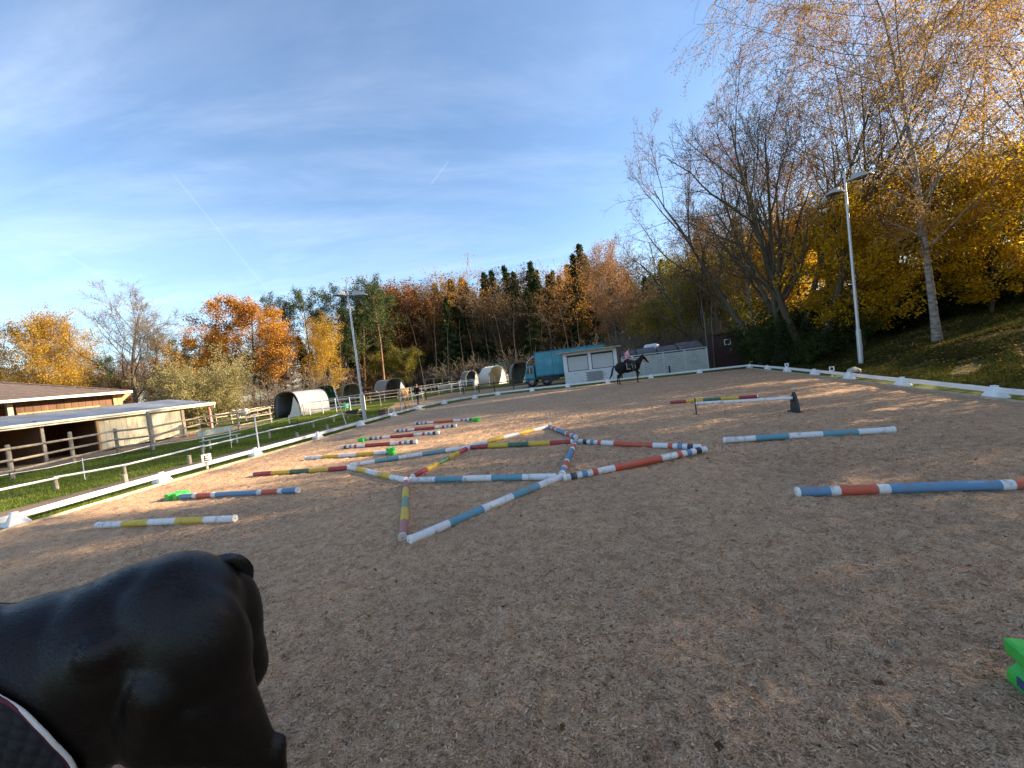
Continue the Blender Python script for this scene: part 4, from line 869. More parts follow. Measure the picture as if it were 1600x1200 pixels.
def pole(a, b, lay, label, r=0.062, group=PG, name='ground_pole', caps='cap_white', bands_rev=False):
    a = Vector(a); b = Vector(b); L_ = (b - a).length; t = empty(name, a, 0, label, 'pole', group)
    ax = (b - a).normalized(); up = Vector((0, 0, 1)); sx_ = ax.cross(up).normalized(); uz = sx_.cross(ax)
    fr, cs = LAY[lay]
    if bands_rev: fr = fr[::-1]; cs = cs[::-1]
    mats = []; 
    for c_ in cs:
        if c_ not in mats: mats.append(c_)
    n = 16; ps = [0.0]; 
    for f in fr: ps.append(ps[-1] + f)
    sc_ = L_ / ps[-1]
    vs = []; fs = []; mi_ = []
    ph = random.uniform(0, 6.28)
    rows = []
    for k, f in enumerate(fr):
        x0, x1 = ps[k] * sc_, ps[k + 1] * sc_; m_ = max(1, int((x1 - x0) / 0.25))
        for j in range(m_): rows.append((x0 + (x1 - x0) * j / m_, mats.index(cs[k])))
    rows.append((L_, None))
    for i, (x, _) in enumerate(rows):
        c_ = ax * x + uz * (0.004 * math.sin(x * 1.7 + ph)) + sx_ * (0.006 * math.sin(x * 1.1 + ph * 2))
        for k in range(n):
            an = 2 * PI * k / n; rr = r * (1 + 0.012 * math.sin(3 * an + x * 2 + ph))
            vs.append(c_ + (sx_ * math.cos(an) + uz * math.sin(an)) * rr)
        if i:
            for k in range(n): fs.append(((i - 1) * n + k, (i - 1) * n + (k + 1) % n, i * n + (k + 1) % n, i * n + k)); mi_.append(rows[i - 1][1])
    me = bpy.data.meshes.new('shaft'); me.from_pydata([tuple(v) for v in vs], [], fs)
    for c_ in mats: me.materials.append(M[c_])
    me.polygons.foreach_set('material_index', mi_); me.update(); o = link_mesh('shaft', me, None, t, smooth=True)
    bm = bmesh.new(); bm.from_mesh(me); bmesh.ops.recalc_face_normals(bm, faces=bm.faces); bm.to_mesh(me); bm.free()
    for e, sgn in ((Vector((0, 0, 0)), -1), (b - a, 1)):
        mb = MB(); mb.tube([e - ax * sgn * 0.03, e + ax * sgn * 0.006, e + ax * sgn * 0.012], [r * 1.05, r * 1.05, r * 0.9], 16); c1 = mb.build('end_cap', M[caps], t)
        mb = MB(); mb.tube([e + ax * sgn * 0.010, e + ax * sgn * 0.0135], [r * 0.16, r * 0.16], 8); mb.build('drill_hole', M['black_plastic'], c1)
    return t
Z0 = 0.075
def gp(px, py, z=Z0): return at(px, py, z)
pole(gp(153, 821), gp(367, 810), 'WY', 'nearest white and yellow pole, lying alone just behind the black horse')
pole(gp(283, 776), gp(466, 766), 'BR', 'blue and red pole with its left end on a green block, left of the triangle')
pole(gp(398, 741), gp(546, 731), 'RYG', 'red yellow and green pole whose right end touches the white corner of the triangle')
pole(gp(478, 716), gp(614, 706), 'WY', 'white and yellow pole with its right end on a green block')
pole(gp(534, 699), gp(651, 690), 'MR', 'many banded red and white pole, nearest of the four red ones left of the triangle')
pole(gp(574, 686), gp(686, 676), 'MR', 'many banded red and white pole with a green block at its left end')
pole(gp(617, 674), gp(713, 665), 'MR', 'many banded red and white pole with no block, third of the four red ones')
pole(gp(648, 662), gp(742, 655), 'MC', 'farthest many banded red and white pole, green block at its right end')
pole(gp(548, 727), gp(731, 699), 'WT', 'white and teal pole forming the far left edge of the pole triangle')
pole(gp(543, 730), gp(634, 750), 'WY', 'short looking white and yellow pole leading from the white corner to the centre joint')
pole(gp(635, 754, .07), gp(629, 840, .07), 'FAD', 'faded red yellow and green pole pointing straight towards the viewer', caps='cap')
pole(gp(640, 844, .07), gp(877, 745), 'WT', 'long white and teal pole along the near edge of the triangle')
pole(gp(641, 750), gp(868, 745, .09), 'WT', 'white and teal pole lying flat across the middle of the triangle')
pole(gp(645, 745), gp(729, 701), 'RYG', 'red yellow and green pole running diagonally inside the pole figure')
pole(gp(733, 697), gp(855, 667), 'WY', 'white and bright yellow pole along the far edge of the pole figure')
pole(gp(734, 699), gp(894, 690), 'RYG', 'crimson yellow and dark green pole across the back of the figure')
pole(gp(859, 667), gp(900, 683), 'BR', 'blue and red pole at the farthest corner of the pole figure')
pole(gp(899, 691), gp(878, 741), 'BR', 'blue and red pole linking the two right hand joints of the figure')
pole(gp(906, 690), gp(1094, 699), 'MC', 'many banded orange and white pole, farther side of the right hand point')
pole(gp(881, 747), gp(1102, 702, .11), 'MC', 'many banded orange and white pole, nearer side of the right hand point')
pole(gp(1131, 688), gp(1397, 671), 'WT', 'white and teal pole lying alone right of the pole figure')
_a = gp(1245, 769); _b = gp(1600, 757); pole(_a, _a + (_b - _a).normalized() * 3.1, 'BR', 'blue and orange red pole nearest on the right, running out of the picture')
pole(gp(1046, 629), gp(1184, 619), 'RYG', 'red yellow and green pole behind the raised white pole')
_a = at(1088, 630, .36); _b = at(1238, 622, .40); pole(_a, _b, 'W', 'plain white pole raised on two dark stands', r=0.045, group=None, name='raised_pole')
# stands of the raised pole
t = empty('pole_stand', (_a.x - .03, _a.y, 0), 0, 'thin dark metal stand under the left end of the raised white pole', 'jump stand', 'stands of the raised white pole')
mb = MB(); mb.tube([(0, 0, 0), (0, 0, 0.52)], 0.022, 8); mb.build('upright', M['black_plastic'], t)
mb = MB(); mb.bar((-.02, -.18, .015), (-.02, .18, .015), 0.04, 0.03); mb.build('base', M['black_plastic'], t)
mb = MB(); mb.tube([(0.0, 0, .325), (0.06, 0, .31), (.10, 0, .315), (.115, 0, .345)], 0.012, 6); mb.build('hook', M['black_plastic'], t)
t = empty('pole_stand', (_b.x + .05, _b.y, 0), -0.24, 'black plastic shield shaped stand under the right end of the raised white pole', 'jump stand', 'stands of the raised white pole')
prof = [(-.26, 0), (-.25, .12), (-.20, .30), (-.12, .46), (-.03, .56), (.03, .56), (.12, .46), (.20, .30), (.25, .12), (.26, 0)]
mb = MB(); mb.prism([Vector((-.03, y, z)) for y, z in prof], (0, 0, 0), (0.06, 0, 0)); mb.build('shield', M['black_plastic'], t, bevel=0.008)
mb = MB(); mb.box((-.06, 0, .335), (.06, .13, .03)); mb.box((-.085, -.06, .36), (.012, .012, .06)); mb.build('cup', M['black_plastic'], t)
mb = MB(); mb.box((0.0, 0, .02), (.22, .5, .04)); mb.build('base', M['black_plastic'], t, bevel=0.006)
# green blocks: square with a V notch in every side
def block(loc, rz, label, s=0.34, dep=0.19, lay=False):
    t = empty('pole_block', loc, rz, label, 'pole block', 'green pole blocks'); h = s / 2; n = s * .20; w = s * .19
    P_ = [(-h, -h), (-w, -h), (0, -h + n), (w, -h), (h, -h), (h, -w), (h - n, 0), (h, w), (h, h), (w, h), (0, h - n), (-w, h), (-h, h), (-h, w), (-h + n, 0), (-h, -w)]
    mb = MB()
    if lay: mb.prism([Vector((x, y, 0)) for x, y in P_], (0, 0, 0), (0, 0, dep))
    else: mb.prism([Vector((x, -dep / 2, z + h)) for x, z in P_], (0, 0, 0), (0, dep, 0))
    mb.build('body', M['green_block'], t, bevel=0.012)
    if not lay:
        mb = MB(); mb.box((-h * 0.98 - .001, -0.02, 0.07), (.006, .07, .05)); mb.build('sticker', M['sticker'], t)
        mb = MB(); mb.box((-.10, -dep / 2 - .002, 0.07), (.06, .006, .05)); mb.build('sticker', M['sticker'], t)
    return t
bp = at(280, 779); block((bp.x - .02, bp.y, 0), -0.2, 'green block under the left end of the blue and red pole', s=0.36, dep=0.16, lay=True)
bp = at(612, 711); block((bp.x, bp.y, 0), -0.2, 'green block under the right end of the white and yellow pole', s=0.23, dep=.2)
bp = at(570, 690); block((bp.x - .1, bp.y, 0), -0.2, 'green block under the left end of the second red and white pole', s=0.25, lay=True, dep=.15)
bp = at(744, 659); block((bp.x, bp.y, 0), -0.2, 'farthest green block, at the right end of the last red and white pole', s=0.34, lay=True, dep=.17)
bp = at(1612, 1096); bp.x += .09; block((bp.x + .03, bp.y, 0), -0.35, 'bright green notched block at the right edge of the photo, nearest to the viewer', s=0.27, dep=0.20)
pole((bp.x + .06, bp.y + 0.0, 0.30), (bp.x + 2.9, bp.y - 1.1, 0.30), 'W', 'white pole resting on the nearest green block, almost wholly out of the picture', group=None)

# ------------------------------------------------------------------ lamp posts
def lamp_post(loc, h, hh, rz, heads, label):
    t = empty('lamp_post', loc, rz, label, 'lamp post', 'floodlight posts beside the arena')
    mb = MB(); mb.tube([(0, 0, -.3), (0, 0, 1.7), (0, 0, 1.78), (0, 0, h - 1.0)], [.115, .105, .075, .055], 14); mb.build('pole', M['galv'], t, smooth=False)
    mb = MB(); mb.tube([(0, 0, h - 1.02), (0, 0, h)], [.045, .040], 10); mb.tube([(0, 0, h), (0, 0, h + .06)], [.055, .055], 10); mb.build('mast_top', M['galv'], t)
    mb = MB(); mb.box((0, -.105, .9), (.10, .03, .32)); mb.build('service_door', M['galv'], t)
    for (ang, drop) in heads:
        c, s = math.cos(ang), math.sin(ang); d = Vector((c, s, 0)); sdv = Vector((-s, c, 0)); z = hh - drop
        mb = MB(); mb.tube([(0, 0, z + .05), tuple(d * .35 + Vector((0, 0, z + .04)))], .035, 8); a_ = mb.build('arm', M['galv'], t)
        mb = MB(); o = d * 0.30 + Vector((0, 0, z)); k = []
        for (x, yw, z0, z1) in ((0, .10, -.05, .20), (.18, .24, -.06, .24), (.50, .27, -.08, .16), (.86, .22, -.10, -.05)):
            k.append([o + d * x - sdv * yw + Vector((0, 0, z0)), o + d * x + sdv * yw + Vector((0, 0, z0)), o + d * x + sdv * yw * .55 + Vector((0, 0, z1)), o + d * x - sdv * yw * .55 + Vector((0, 0, z1))])
        vs = [v for q in k for v in q]; fs = [(3, 2, 1, 0), (12, 13, 14, 15)]
        for i in range(3):
            for j in range(4): fs.append((i * 4 + j, i * 4 + (j + 1) % 4, (i + 1) * 4 + (j + 1) % 4, (i + 1) * 4 + j))
        mb.add(vs, fs); hd = mb.build('lamp_head', M['lamp_house'], t, bevel=.01)
        mb = MB(); mb.add([o + d * .16 - sdv * .2 + Vector((0, 0, -.075)), o + d * .78 - sdv * .18 + Vector((0, 0, -.108)), o + d * .78 + sdv * .18 + Vector((0, 0, -.108)), o + d * .16 + sdv * .2 + Vector((0, 0, -.075)),
                    o + d * .16 - sdv * .2 + Vector((0, 0, -.09)), o + d * .78 - sdv * .18 + Vector((0, 0, -.123)), o + d * .78 + sdv * .18 + Vector((0, 0, -.123)), o + d * .16 + sdv * .2 + Vector((0, 0, -.09))],
                   [(0, 1, 2, 3), (7, 6, 5, 4), (0, 4, 5, 1), (1, 5, 6, 2), (2, 6, 7, 3), (3, 7, 4, 0)]); mb.build('lens', M['lamp_dark'], hd)
    return t
lp = at(571, 660); lamp_post((lp.x, lp.y, 0), 8.35, 7.45, 0, [(math.radians(-8), 0), (math.radians(-105), 0)], 'left lamp post with two floodlights, standing just outside the left arena border')
rx = 17.55; ry = 20.7; lamp_post((rx, ry, tz(rx, ry)), 9.55, 8.7, 0, [(math.radians(195), 0.12), (math.radians(-70), -.35)], 'tall lamp post with two floodlights on the bank at the right')

# ------------------------------------------------------------------ fences on the left
def fence(name, posts, rails, label, cat='fence', pr=.06, rr=.045, ph=1.2, pm='wood_grey', rm='wood_pale', rect=False, group=None, zs=None, square=False):
    o0 = Vector((posts[0][0], posts[0][1], 0)); t = empty(name, o0, 0, label, cat, group)
    for i, p in enumerate(posts):
        h_ = p[2] if len(p) > 2 and p[2] else ph; q = Vector((p[0], p[1], 0)) - o0; mb = MB(); lx, ly = random.uniform(-.02, .02), random.uniform(-.02, .02)
        if square: mb.box(q + Vector((0, 0, h_ / 2 - .1)), (pr * 2, pr * 2, h_ + .2))
        else: mb.tube([q + Vector((0, 0, -.15)), q + Vector((lx, ly, h_ * .98)), q + Vector((lx, ly, h_))], [pr, pr * .95, pr * .7], 9)
        mb.build('post', M[pm], t)
    for i in range(len(posts) - 1):
        a = Vector((posts[i][0], posts[i][1], 0)) - o0; b = Vector((posts[i + 1][0], posts[i + 1][1], 0)) - o0
        d = (b - a).normalized(); n_ = Vector((d.y, -d.x, 0))
        for z in rails:
            mb = MB(); e = random.uniform(-.03, .03); aa = a - d * .04 + n_ * (pr + rr * .6) + Vector((0, 0, z + e)); bb = b + d * .04 + n_ * (pr + rr * .6) + Vector((0, 0, z - e * .6))
            if rect: mb.bar(aa, bb, rr * .6, rr * 2)
            else: mb.tube([aa, (aa + bb) / 2 + Vector((0, 0, -.01)), bb], rr, 7)
            mb.build('rail', M[rm], t)
    return t
def XY(px, py, h=None): p = at(px, py); return (p.x, p.y, h)
# low white rail between path and lawn
low = [(-19.2, 1.5), (-17.9, 5.6), (-16.8, 9.6), XY(90, 765), XY(196, 743), XY(318, 711), XY(421, 685), XY(490, 668), XY(522, 659), XY(566, 647)]
fence('low_white_rail', low, [0.40], 'low white rail on short wooden posts between the path and the lawn', 'low fence', pr=.055, rr=.035, ph=.38, rm='metal_white')
# stubby brown posts along the path edge
for k, (a, b) in enumerate([((197, 757), 'first'), ((297, 724), 'second'), ((465, 686), 'third'), ((512, 673), 'fourth')]):
    p = at(*a); mb = MB(); mb.tube([(0, 0, -.1), (0, 0, .30), (0, 0, .32)], [.07, .07, .055], 9); o = mb.build('stub_post', M['wood_grey'])
    o.location = (p.x, p.y, 0); tag(o, '%s brown stub post along the path edge, counted from the left' % b, 'post', 'brown stub posts along the path')
# thin tape fence with slim white posts
tape = [(-21.6, 4.0), (-20.3, 9.0), XY(20, 775), XY(133, 750), XY(239, 722), XY(362, 700), XY(480, 660), XY(541, 648)]
tp = empty('tape_fence', (tape[0][0], tape[0][1], 0), 0, 'white tape fence on thin posts across the lawn', 'fence')
for i, p in enumerate(tape):
    q = Vector((p[0], p[1], 0)) - tp.location; hh = 1.05 if i > 3 else .8
    mb = MB(); mb.tube([q, q + Vector((0.02, 0, hh))], .013, 6); mb.build('post', M['black_plastic'] if i % 2 == 0 else M['metal_white'], tp)
    if i:
        q0 = Vector((tape[i - 1][0], tape[i - 1][1], 0)) - tp.location
        for z in (.72,):
            mb = MB(); mb.tube([q0 + Vector((0, 0, z)), (q0 + q) / 2 + Vector((0, 0, z - .04)), q + Vector((0, 0, z))], .014, 5); mb.build('tape', M['metal_white'], tp)
p = at(405, 703); mb = MB(); mb.tube([(0, 0, 0), (.01, 0, 1.55)], .028, 8); mb.tube([(0, 0, 0), (0, 0, .04)], [.09, .05], 8); o = mb.build('white_post', M['metal_white']); o.location = (p.x, p.y, 0)
tag(o, 'single tall thin white post standing outside the left arena border', 'post')
p = at(541, 663); mb = MB(); mb.tube([(0, 0, 0), (-.55, .2, 2.3)], .022, 8); o = mb.build('leaning_post', M['metal_white']); o.location = (p.x, p.y, 0)
tag(o, 'thin white post leaning left of the left lamp post', 'post')
# paddock rail fence in front of the barn
pf = [(-24.6, 8.0, 1.5), (-24.3, 13.0, 1.5), XY(20, 748, 1.5), XY(116, 724, 1.65), XY(185, 707, 1.45), XY(240, 703, 2.2), XY(313, 679, 1.35), XY(374, 671, 1.5), XY(424, 661, 1.45)]
fence('paddock_fence', pf, [.35, .80, 1.30], 'pale wooden paddock fence with three rails in front of the barn', pr=.085, rr=.055)
pf2 = [XY(82, 712, 1.2), XY(0, 722, 1.3), (-29.0, 19.0, 1.2)]
fence('paddock_fence', pf2, [.55, 1.0], 'short paddock fence close to the open barn bays', pr=.08, rr=.055)
pf3 = [XY(424, 661, 1.45), XY(437, 653, 1.3), (-24.5, 45, 1.3), (-30, 50, 1.3)]
fence('paddock_fence', pf3[1:], [.5, 1.1], 'wooden paddock fence left behind the largest grey shelter', pr=.06, rr=.045)
# fences of the far paddocks
def lin(px0, d0, px1, d1, n, h=1.25):
    a = atd(px0, d0); b = atd(px1, d1); return [((a + (b - a) * i / (n - 1)).x, (a + (b - a) * i / (n - 1)).y, h) for i in range(n)]
fence('paddock_fence', lin(334, 39, 432, 52, 6), [.45, .85, 1.15], 'tan rail fence of the white pony paddock', pr=.055, rr=.04)
fence('paddock_fence', lin(480, 40, 566, 37, 5, 1.3), [.5, 1.2], 'pale rail fence between the largest shelter and the left lamp post', pr=.05, rr=.038, rm='metal_white', pm='metal_white')
fence('paddock_fence', lin(505, 46, 640, 50, 7, 1.3), [.45, .85, 1.2], 'rail fence before the green and khaki shelters', pr=.05, rr=.04)
fence('paddock_fence', lin(560, 40, 622, 39, 3, 1.35), [1.25], 'single brown top rail behind the left lamp post', pr=.05, rr=.05, rm='wood_dark')
fence('paddock_fence', lin(624, 53, 715, 58, 7, 1.3), [.4, .8, 1.2], 'weathered rail fence behind the person leading the palomino', pr=.05, rr=.04)
fence('paddock_fence', lin(640, 47, 722, 51, 5, 1.2), [.5, 1.1], 'pale rail fence right of the person in black', pr=.045, rr=.035, rm='metal_white', pm='metal_white')
fence('paddock_fence', lin(700, 64, 830, 62, 8, 1.3), [.5, 1.1], 'far white rail fence between the open frame shed and the turquoise truck', pr=.045, rr=.035, rm='metal_white', pm='wood_pale')
fence('paddock_fence', lin(330, 62, 560, 64, 10, 1.3), [.5, .9, 1.2], 'farthest rail fence before the wood, left of the lamp post', pr=.045, rr=.035)
dk = [XY(666, 624, .95), XY(725, 616, .95), XY(749, 613.5, .95), XY(773, 611, .95), XY(803, 608, .95), XY(827, 605.5, .95), XY(862, 602, .95)]
fence('brown_fence', dk, [.40, .82], 'dark brown fence with two rails behind the far left corner of the arena', pr=.055, rr=.045, pm='wood_dark', rm='wood_dark', rect=True, square=True)
wf = [(-8.0, 36.0, 1.05), XY(656, 632, 1.05), XY(662, 632, 1.05)]
p0, p1 = at(662, 632), at(628, 640); fence('handrail', [(p1.x, p1.y, .95), ((p0.x + p1.x) / 2, (p0.y + p1.y) / 2, .95), (p0.x, p0.y, .95)], [.9], 'short white handrail in front of the palomino horse', 'fence', pr=.03, rr=.035, pm='metal_white', rm='metal_white')
p = at(738.5, 609); fence('gate_post', lin(716, 46, 739, 44.5, 2, 1.35), [1.25], 'white post with a white rail before the striped shelters', 'fence', pr=.045, rr=.04, pm='metal_white', rm='metal_white')

# ------------------------------------------------------------------ barns
def col_on_line(px, O, d):
    """distance along O + s d (ground line) at which picture column px is crossed, read at the horizon"""
    q = atd(px, 10.0); x, y = q.x, q.y           # direction from the viewer
    # O + s d = k (x,y)
    det = d[0] * (-y) + x * d[1]
    return (O[0] * y - O[1] * x) / det * 1.0
BO = Vector((-26.3, 27.3, 0)); BA = Vector((0.30, 0.954, 0)).normalized(); BI = Vector((-BA.y, BA.x, 0))
def bp_(s, t, z): return BO + BA * s + BI * t + Vector((0, 0, z))
s_end = col_on_line(326, BO, BA); s_p0 = col_on_line(152, BO, BA); s_pm = col_on_line(232, BO, BA); s_p1 = col_on_line(281, BO, BA)
print('barn s', s_end, s_p0, s_pm, s_p1)
barn = empty('lean_to_shed', BO, 0, 'long open stable shed with a grey sheet roof, cream fascia and pale boarded bays', 'stable shed')
def bx_(mb, s0, s1, t0, t1, z0, z1):
    c = bp_((s0 + s1) / 2, (t0 + t1) / 2, (z0 + z1) / 2) - BO; Mx = Matrix((BA, BI, Vector((0, 0, 1)))).transposed()
    mb.box(c, (abs(s1 - s0), abs(t1 - t0), abs(z1 - z0)), M=Mx)
S0 = -16.0
EV, BK = 2.24, 2.95
# corrugated roof as a real corrugated sheet
nS = 200; vs = []; fs = []
for i in range(nS + 1):
    s = S0 - .3 + (s_end + .3 - (S0 - .3)) * i / nS; w_ = 0.018 * (1 if i % 2 else -1)
    vs.append(bp_(s, -.28, EV + .03 + w_) - BO); vs.append(bp_(s, 4.6, BK + w_) - BO)
for i in range(nS): fs.append((2 * i, 2 * i + 2, 2 * i + 3, 2 * i + 1))
mb = MB(); mb.add(vs, fs); mb.add([v + Vector((0, 0, .05)) for v in vs], [tuple(reversed(f)) for f in fs]); mb.build('roof', M['roof_sheet'], barn)
mb = MB(); bx_(mb, S0 - .3, s_end + .3, -.34, -.29, EV - .14, EV + .10); mb.build('fascia', M['fascia'], barn)
mb = MB(); mb.tube([bp_(S0 - .3, -.40, EV - .02) - BO, bp_(s_end + .25, -.40, EV + .02) - BO], .055, 8); g_ = mb.build('gutter', M['fascia'], barn)
mb = MB(); mb.tube([bp_(s_end + .2, -.40, EV) - BO, bp_(s_end + .2, -.30, EV - .35) - BO], .04, 8); mb.build('downpipe', M['metal_white'], barn)
# back wall boards and the dark bays
s = S0; k = 0
while s < s_p1:
    w_ = 0.42; mb = MB(); bx_(mb, s, s + w_ - .012, 4.2, 4.24, -.1, BK - .12); mb.build('back_board', M['board_brown'], barn); s += w_
for s in (S0, S0 + 5.2, s_p0 - 5.3, s_p0 - 2.6):
    mb = MB(); bx_(mb, s - .07, s + .07, -.02, .12, -.1, EV - .1); mb.build('post', M['wood_grey'], barn)
for s in (s_p0 - 2.7,):
    mb = MB(); bx_(mb, s - .04, s + .04, .2, 4.15, -.1, EV + .2); mb.build('partition', M['board_brown'], barn)
s = s_p0
while s < s_p1 - .1:
    w_ = random.uniform(.27, .33)
    if not (s_pm - .15 < s + w_ / 2 < s_pm + .02):
        mb = MB(); bx_(mb, s, min(s + w_ - .014, s_p1), 0.0 + random.uniform(0, .012), .035, .12 + random.uniform(-.04, .06), EV - .16); mb.build('front_board', M['board_pale'], barn)
    s += w_
mb = MB(); bx_(mb, s_p0 - .13, s_p0 - .01, -.06, .08, -.1, EV - .1); mb.build('corner_post', M['board_ochre'], barn)
mb = MB(); bx_(mb, s_p0, s_p0 + .04, .1, 4.1, -.1, EV + .1); mb.build('side_wall', M['board_brown'], barn)
mb = MB(); bx_(mb, s_p1, s_p1 + .04, .05, 4.1, -.1, EV + .1); mb.build('side_wall', M['board_pale'], barn)
mb = MB(); bx_(mb, s_pm - .09, s_pm + .09, -.09, .06, -.1, EV - .1); mb.build('post', M['wood_grey'], barn)
mb = MB(); bx_(mb, s_p1 + .02, s_p1 + .2, -.08, .1, -.1, EV - .1); mb.build('post', M['wood_pale'], barn)
for s in (s_p1 + 2.2,):
    mb = MB(); bx_(mb, s - .07, s + .07, -.05, .09, -.1, EV - .1); mb.build('post', M['wood_pale'], barn)
mb = MB(); bx_(mb, s_end - .12, s_end - .04, -.10, -.02, -.1, EV - .1); mb.build('post', M['red_post'], barn)
mb = MB(); bx_(mb, s_end - .15, s_end - .03, 4.1, 4.22, -.1, BK - .1); mb.build('post', M['wood_dark'], barn)
mb = MB(); bx_(mb, S0, s_end, .0, .10, EV - .12, EV); mb.build('beam', M['wood_grey'], barn)
mb = MB(); bx_(mb, S0, s_end, 4.25, 4.35, BK - .2, BK - .06); mb.build('beam', M['wood_dark'], barn)
for i in range(9):
    s = S0 + (s_end - S0) * (i + .5) / 9; a = bp_(s, -.2, EV - .06) - BO; b = bp_(s, 4.5, BK - .09) - BO
    mb = MB(); mb.bar(a, b, .07, .12); mb.build('rafter', M['wood_dark'], barn)
# main barn behind: hipped brown roof over an open, partly boarded front
tB = 6.0
s_r = col_on_line(212, BO + BI * (tB - .8), BA)
hall = empty('barn', bp_(0, tB, 0), 0, 'large barn with a mossy brown hipped roof and cream eaves behind the grey roofed shed', 'barn')
HO = hall.location
def h_(s, t, z): return bp_(s, tB + t, z) - HO
def hx_(mb, s0, s1, t0, t1, z0, z1):
    Mx = Matrix((BA, BI, Vector((0, 0, 1)))).transposed(); mb.box(h_((s0 + s1) / 2, (t0 + t1) / 2, (z0 + z1) / 2), (abs(s1 - s0), abs(t1 - t0), abs(z1 - z0)), M=Mx)
HS0, HS1, HE, HR, HW = -22.0, s_r, 3.95, 6.15, 13.0
# roof planes built as courses of overlapping tiles rows
nC = 16
def course(A, B, C_, D, name='roof_course'):
    mb = MB(); up = Vector((0, 0, .05)); mb.add([A, B, C_, D, A + up, B + up, C_ + up * .4, D + up * .4], [(0, 1, 2, 3), (7, 6, 5, 4), (0, 4, 5, 1), (1, 5, 6, 2), (2, 6, 7, 3), (3, 7, 4, 0)]); return mb.build(name, M['roof_brown'], hall)
hl = 7.0
for i in range(nC):
    f0, f1 = i / nC, (i + 1.15) / nC; f1 = min(f1, 1)
    g = lambda f: (HS0 - .4, -.8 + (HW / 2 + .8) * f, HE + (HR - HE) * f, HS1 - hl * f)
    a, b = g(f0), g(f1)
    course(h_(a[0], a[1], a[2]), h_(a[3], a[1], a[2]), h_(b[3], b[1], b[2]), h_(b[0], b[1], b[2]))
    gg = lambda f: (HS1 - hl * f, -.8 + (HW / 2 + .8) * f, HW + .8 - (HW / 2 + .8) * f, HE + (HR - HE) * f)
    a, b = gg(f0), gg(f1)
    course(h_(a[0], a[1], a[3]), h_(a[0], a[2], a[3]), h_(b[0], b[2], b[3]), h_(b[0], b[1], b[3]), 'hip_course')
mb = MB(); mb.add([h_(HS0 - .4, HW + .8, HE), h_(HS1, HW + .8, HE), h_(HS1 - hl, HW / 2, HR), h_(HS0 - .4, HW / 2, HR)], [(0, 1, 2, 3)]); mb.add([h_(HS0 - .4, HW + .8, HE + .08), h_(HS1, HW + .8, HE + .08), h_(HS1 - hl, HW / 2, HR + .08), h_(HS0 - .4, HW / 2, HR + .08)], [(3, 2, 1, 0)]); mb.build('rear_roof', M['roof_brown'], hall)
mb = MB(); mb.tube([h_(HS0, HW / 2, HR + .08), h_(HS1 - hl, HW / 2, HR + .08)], .10, 8); mb.build('ridge', M['roof_brown'], hall)
mb = MB(); mb.tube([h_(HS1 - hl, HW / 2, HR + .08), h_(HS1, -.8, HE + .06)], .07, 8); mb.build('hip', M['roof_brown'], hall)
mb = MB(); hx_(mb, HS0 - .4, HS1, -.87, -.82, HE - .10, HE + .07); mb.build('fascia', M['fascia'], hall)
mb = MB(); hx_(mb, HS1 + .01, HS1 + .05, -.8, HW + .8, HE - .10, HE + .07); mb.build('fascia', M['wood_dark'], hall)
s_b0 = col_on_line(30, BO + BI * tB, BA); s_b1 = col_on_line(158, BO + BI * tB, BA); s_b2 = col_on_line(178, BO + BI * tB, BA)
s = s_b0
while s < s_b2:
    mb = MB(); hx_(mb, s, s + .38, .0, .04, 0, HE - .12); mb.build('wall_board', M['board_brown'], hall); s += .40
mb = MB(); hx_(mb, s_b0, s_b1, -.10, -.02, 2.93, 3.12); mb.build('beam', M['board_ochre'], hall)
for s in (s_b0 - .3, s_b2 + .2, HS1 - .5, s_b0 - 7):
    mb = MB(); hx_(mb, s - .13, s + .13, -.12, .12, -.1, HE - .1); mb.build('post', M['board_ochre'] if s > 0 else M['wood_pale'], hall)
mb = MB(); hx_(mb, HS0, HS1 - .4, HW - .1, HW, 0, HE - .1); mb.build('rear_wall', M['board_brown'], hall)
mb = MB(); mb.add([h_(s_b2, .05, 2.6), h_(s_b2 + 1.4, .05, HE - .12), h_(s_b2, .05, HE - .12), h_(s_b2, .10, 2.6), h_(s_b2 + 1.4, .10, HE - .12), h_(s_b2, .10, HE - .12)], [(0, 1, 2), (5, 4, 3), (0, 3, 4, 1), (1, 4, 5, 2), (2, 5, 3, 0)]); mb.build('brace', M['board_ochre'], hall)
# wrapped bale trailer seen under the roof end
q = atd(302, 43); t = empty('covered_trailer', (q.x, q.y, 0), 0.4, 'grey white tarpaulin covered trailer behind the open end of the grey roofed shed', 'trailer')
mb = MB(); mb.add([(-1.4, -.8, .6), (1.4, -.8, .6), (1.4, .8, .6), (-1.4, .8, .6), (-1.2, -.7, 1.9), (1.1, -.6, 2.0), (1.1, .6, 2.0), (-1.2, .7, 1.9)], [(3, 2, 1, 0), (4, 5, 6, 7), (0, 1, 5, 4), (1, 2, 6, 5), (2, 3, 7, 6), (3, 0, 4, 7)]); mb.build('cover', M['tarp_grey'], t, bevel=.12)
mb = MB(); mb.box((0, 0, .5), (2.7, 1.5, .12)); mb.build('bed', M['wood_dark'], t)
for x in (-.6, .6):
    mb = MB(); mb.tube([(x, -.85, .28), (x, -.65, .28)], .28, 14); mb.build('wheel', M['rubber'], t)

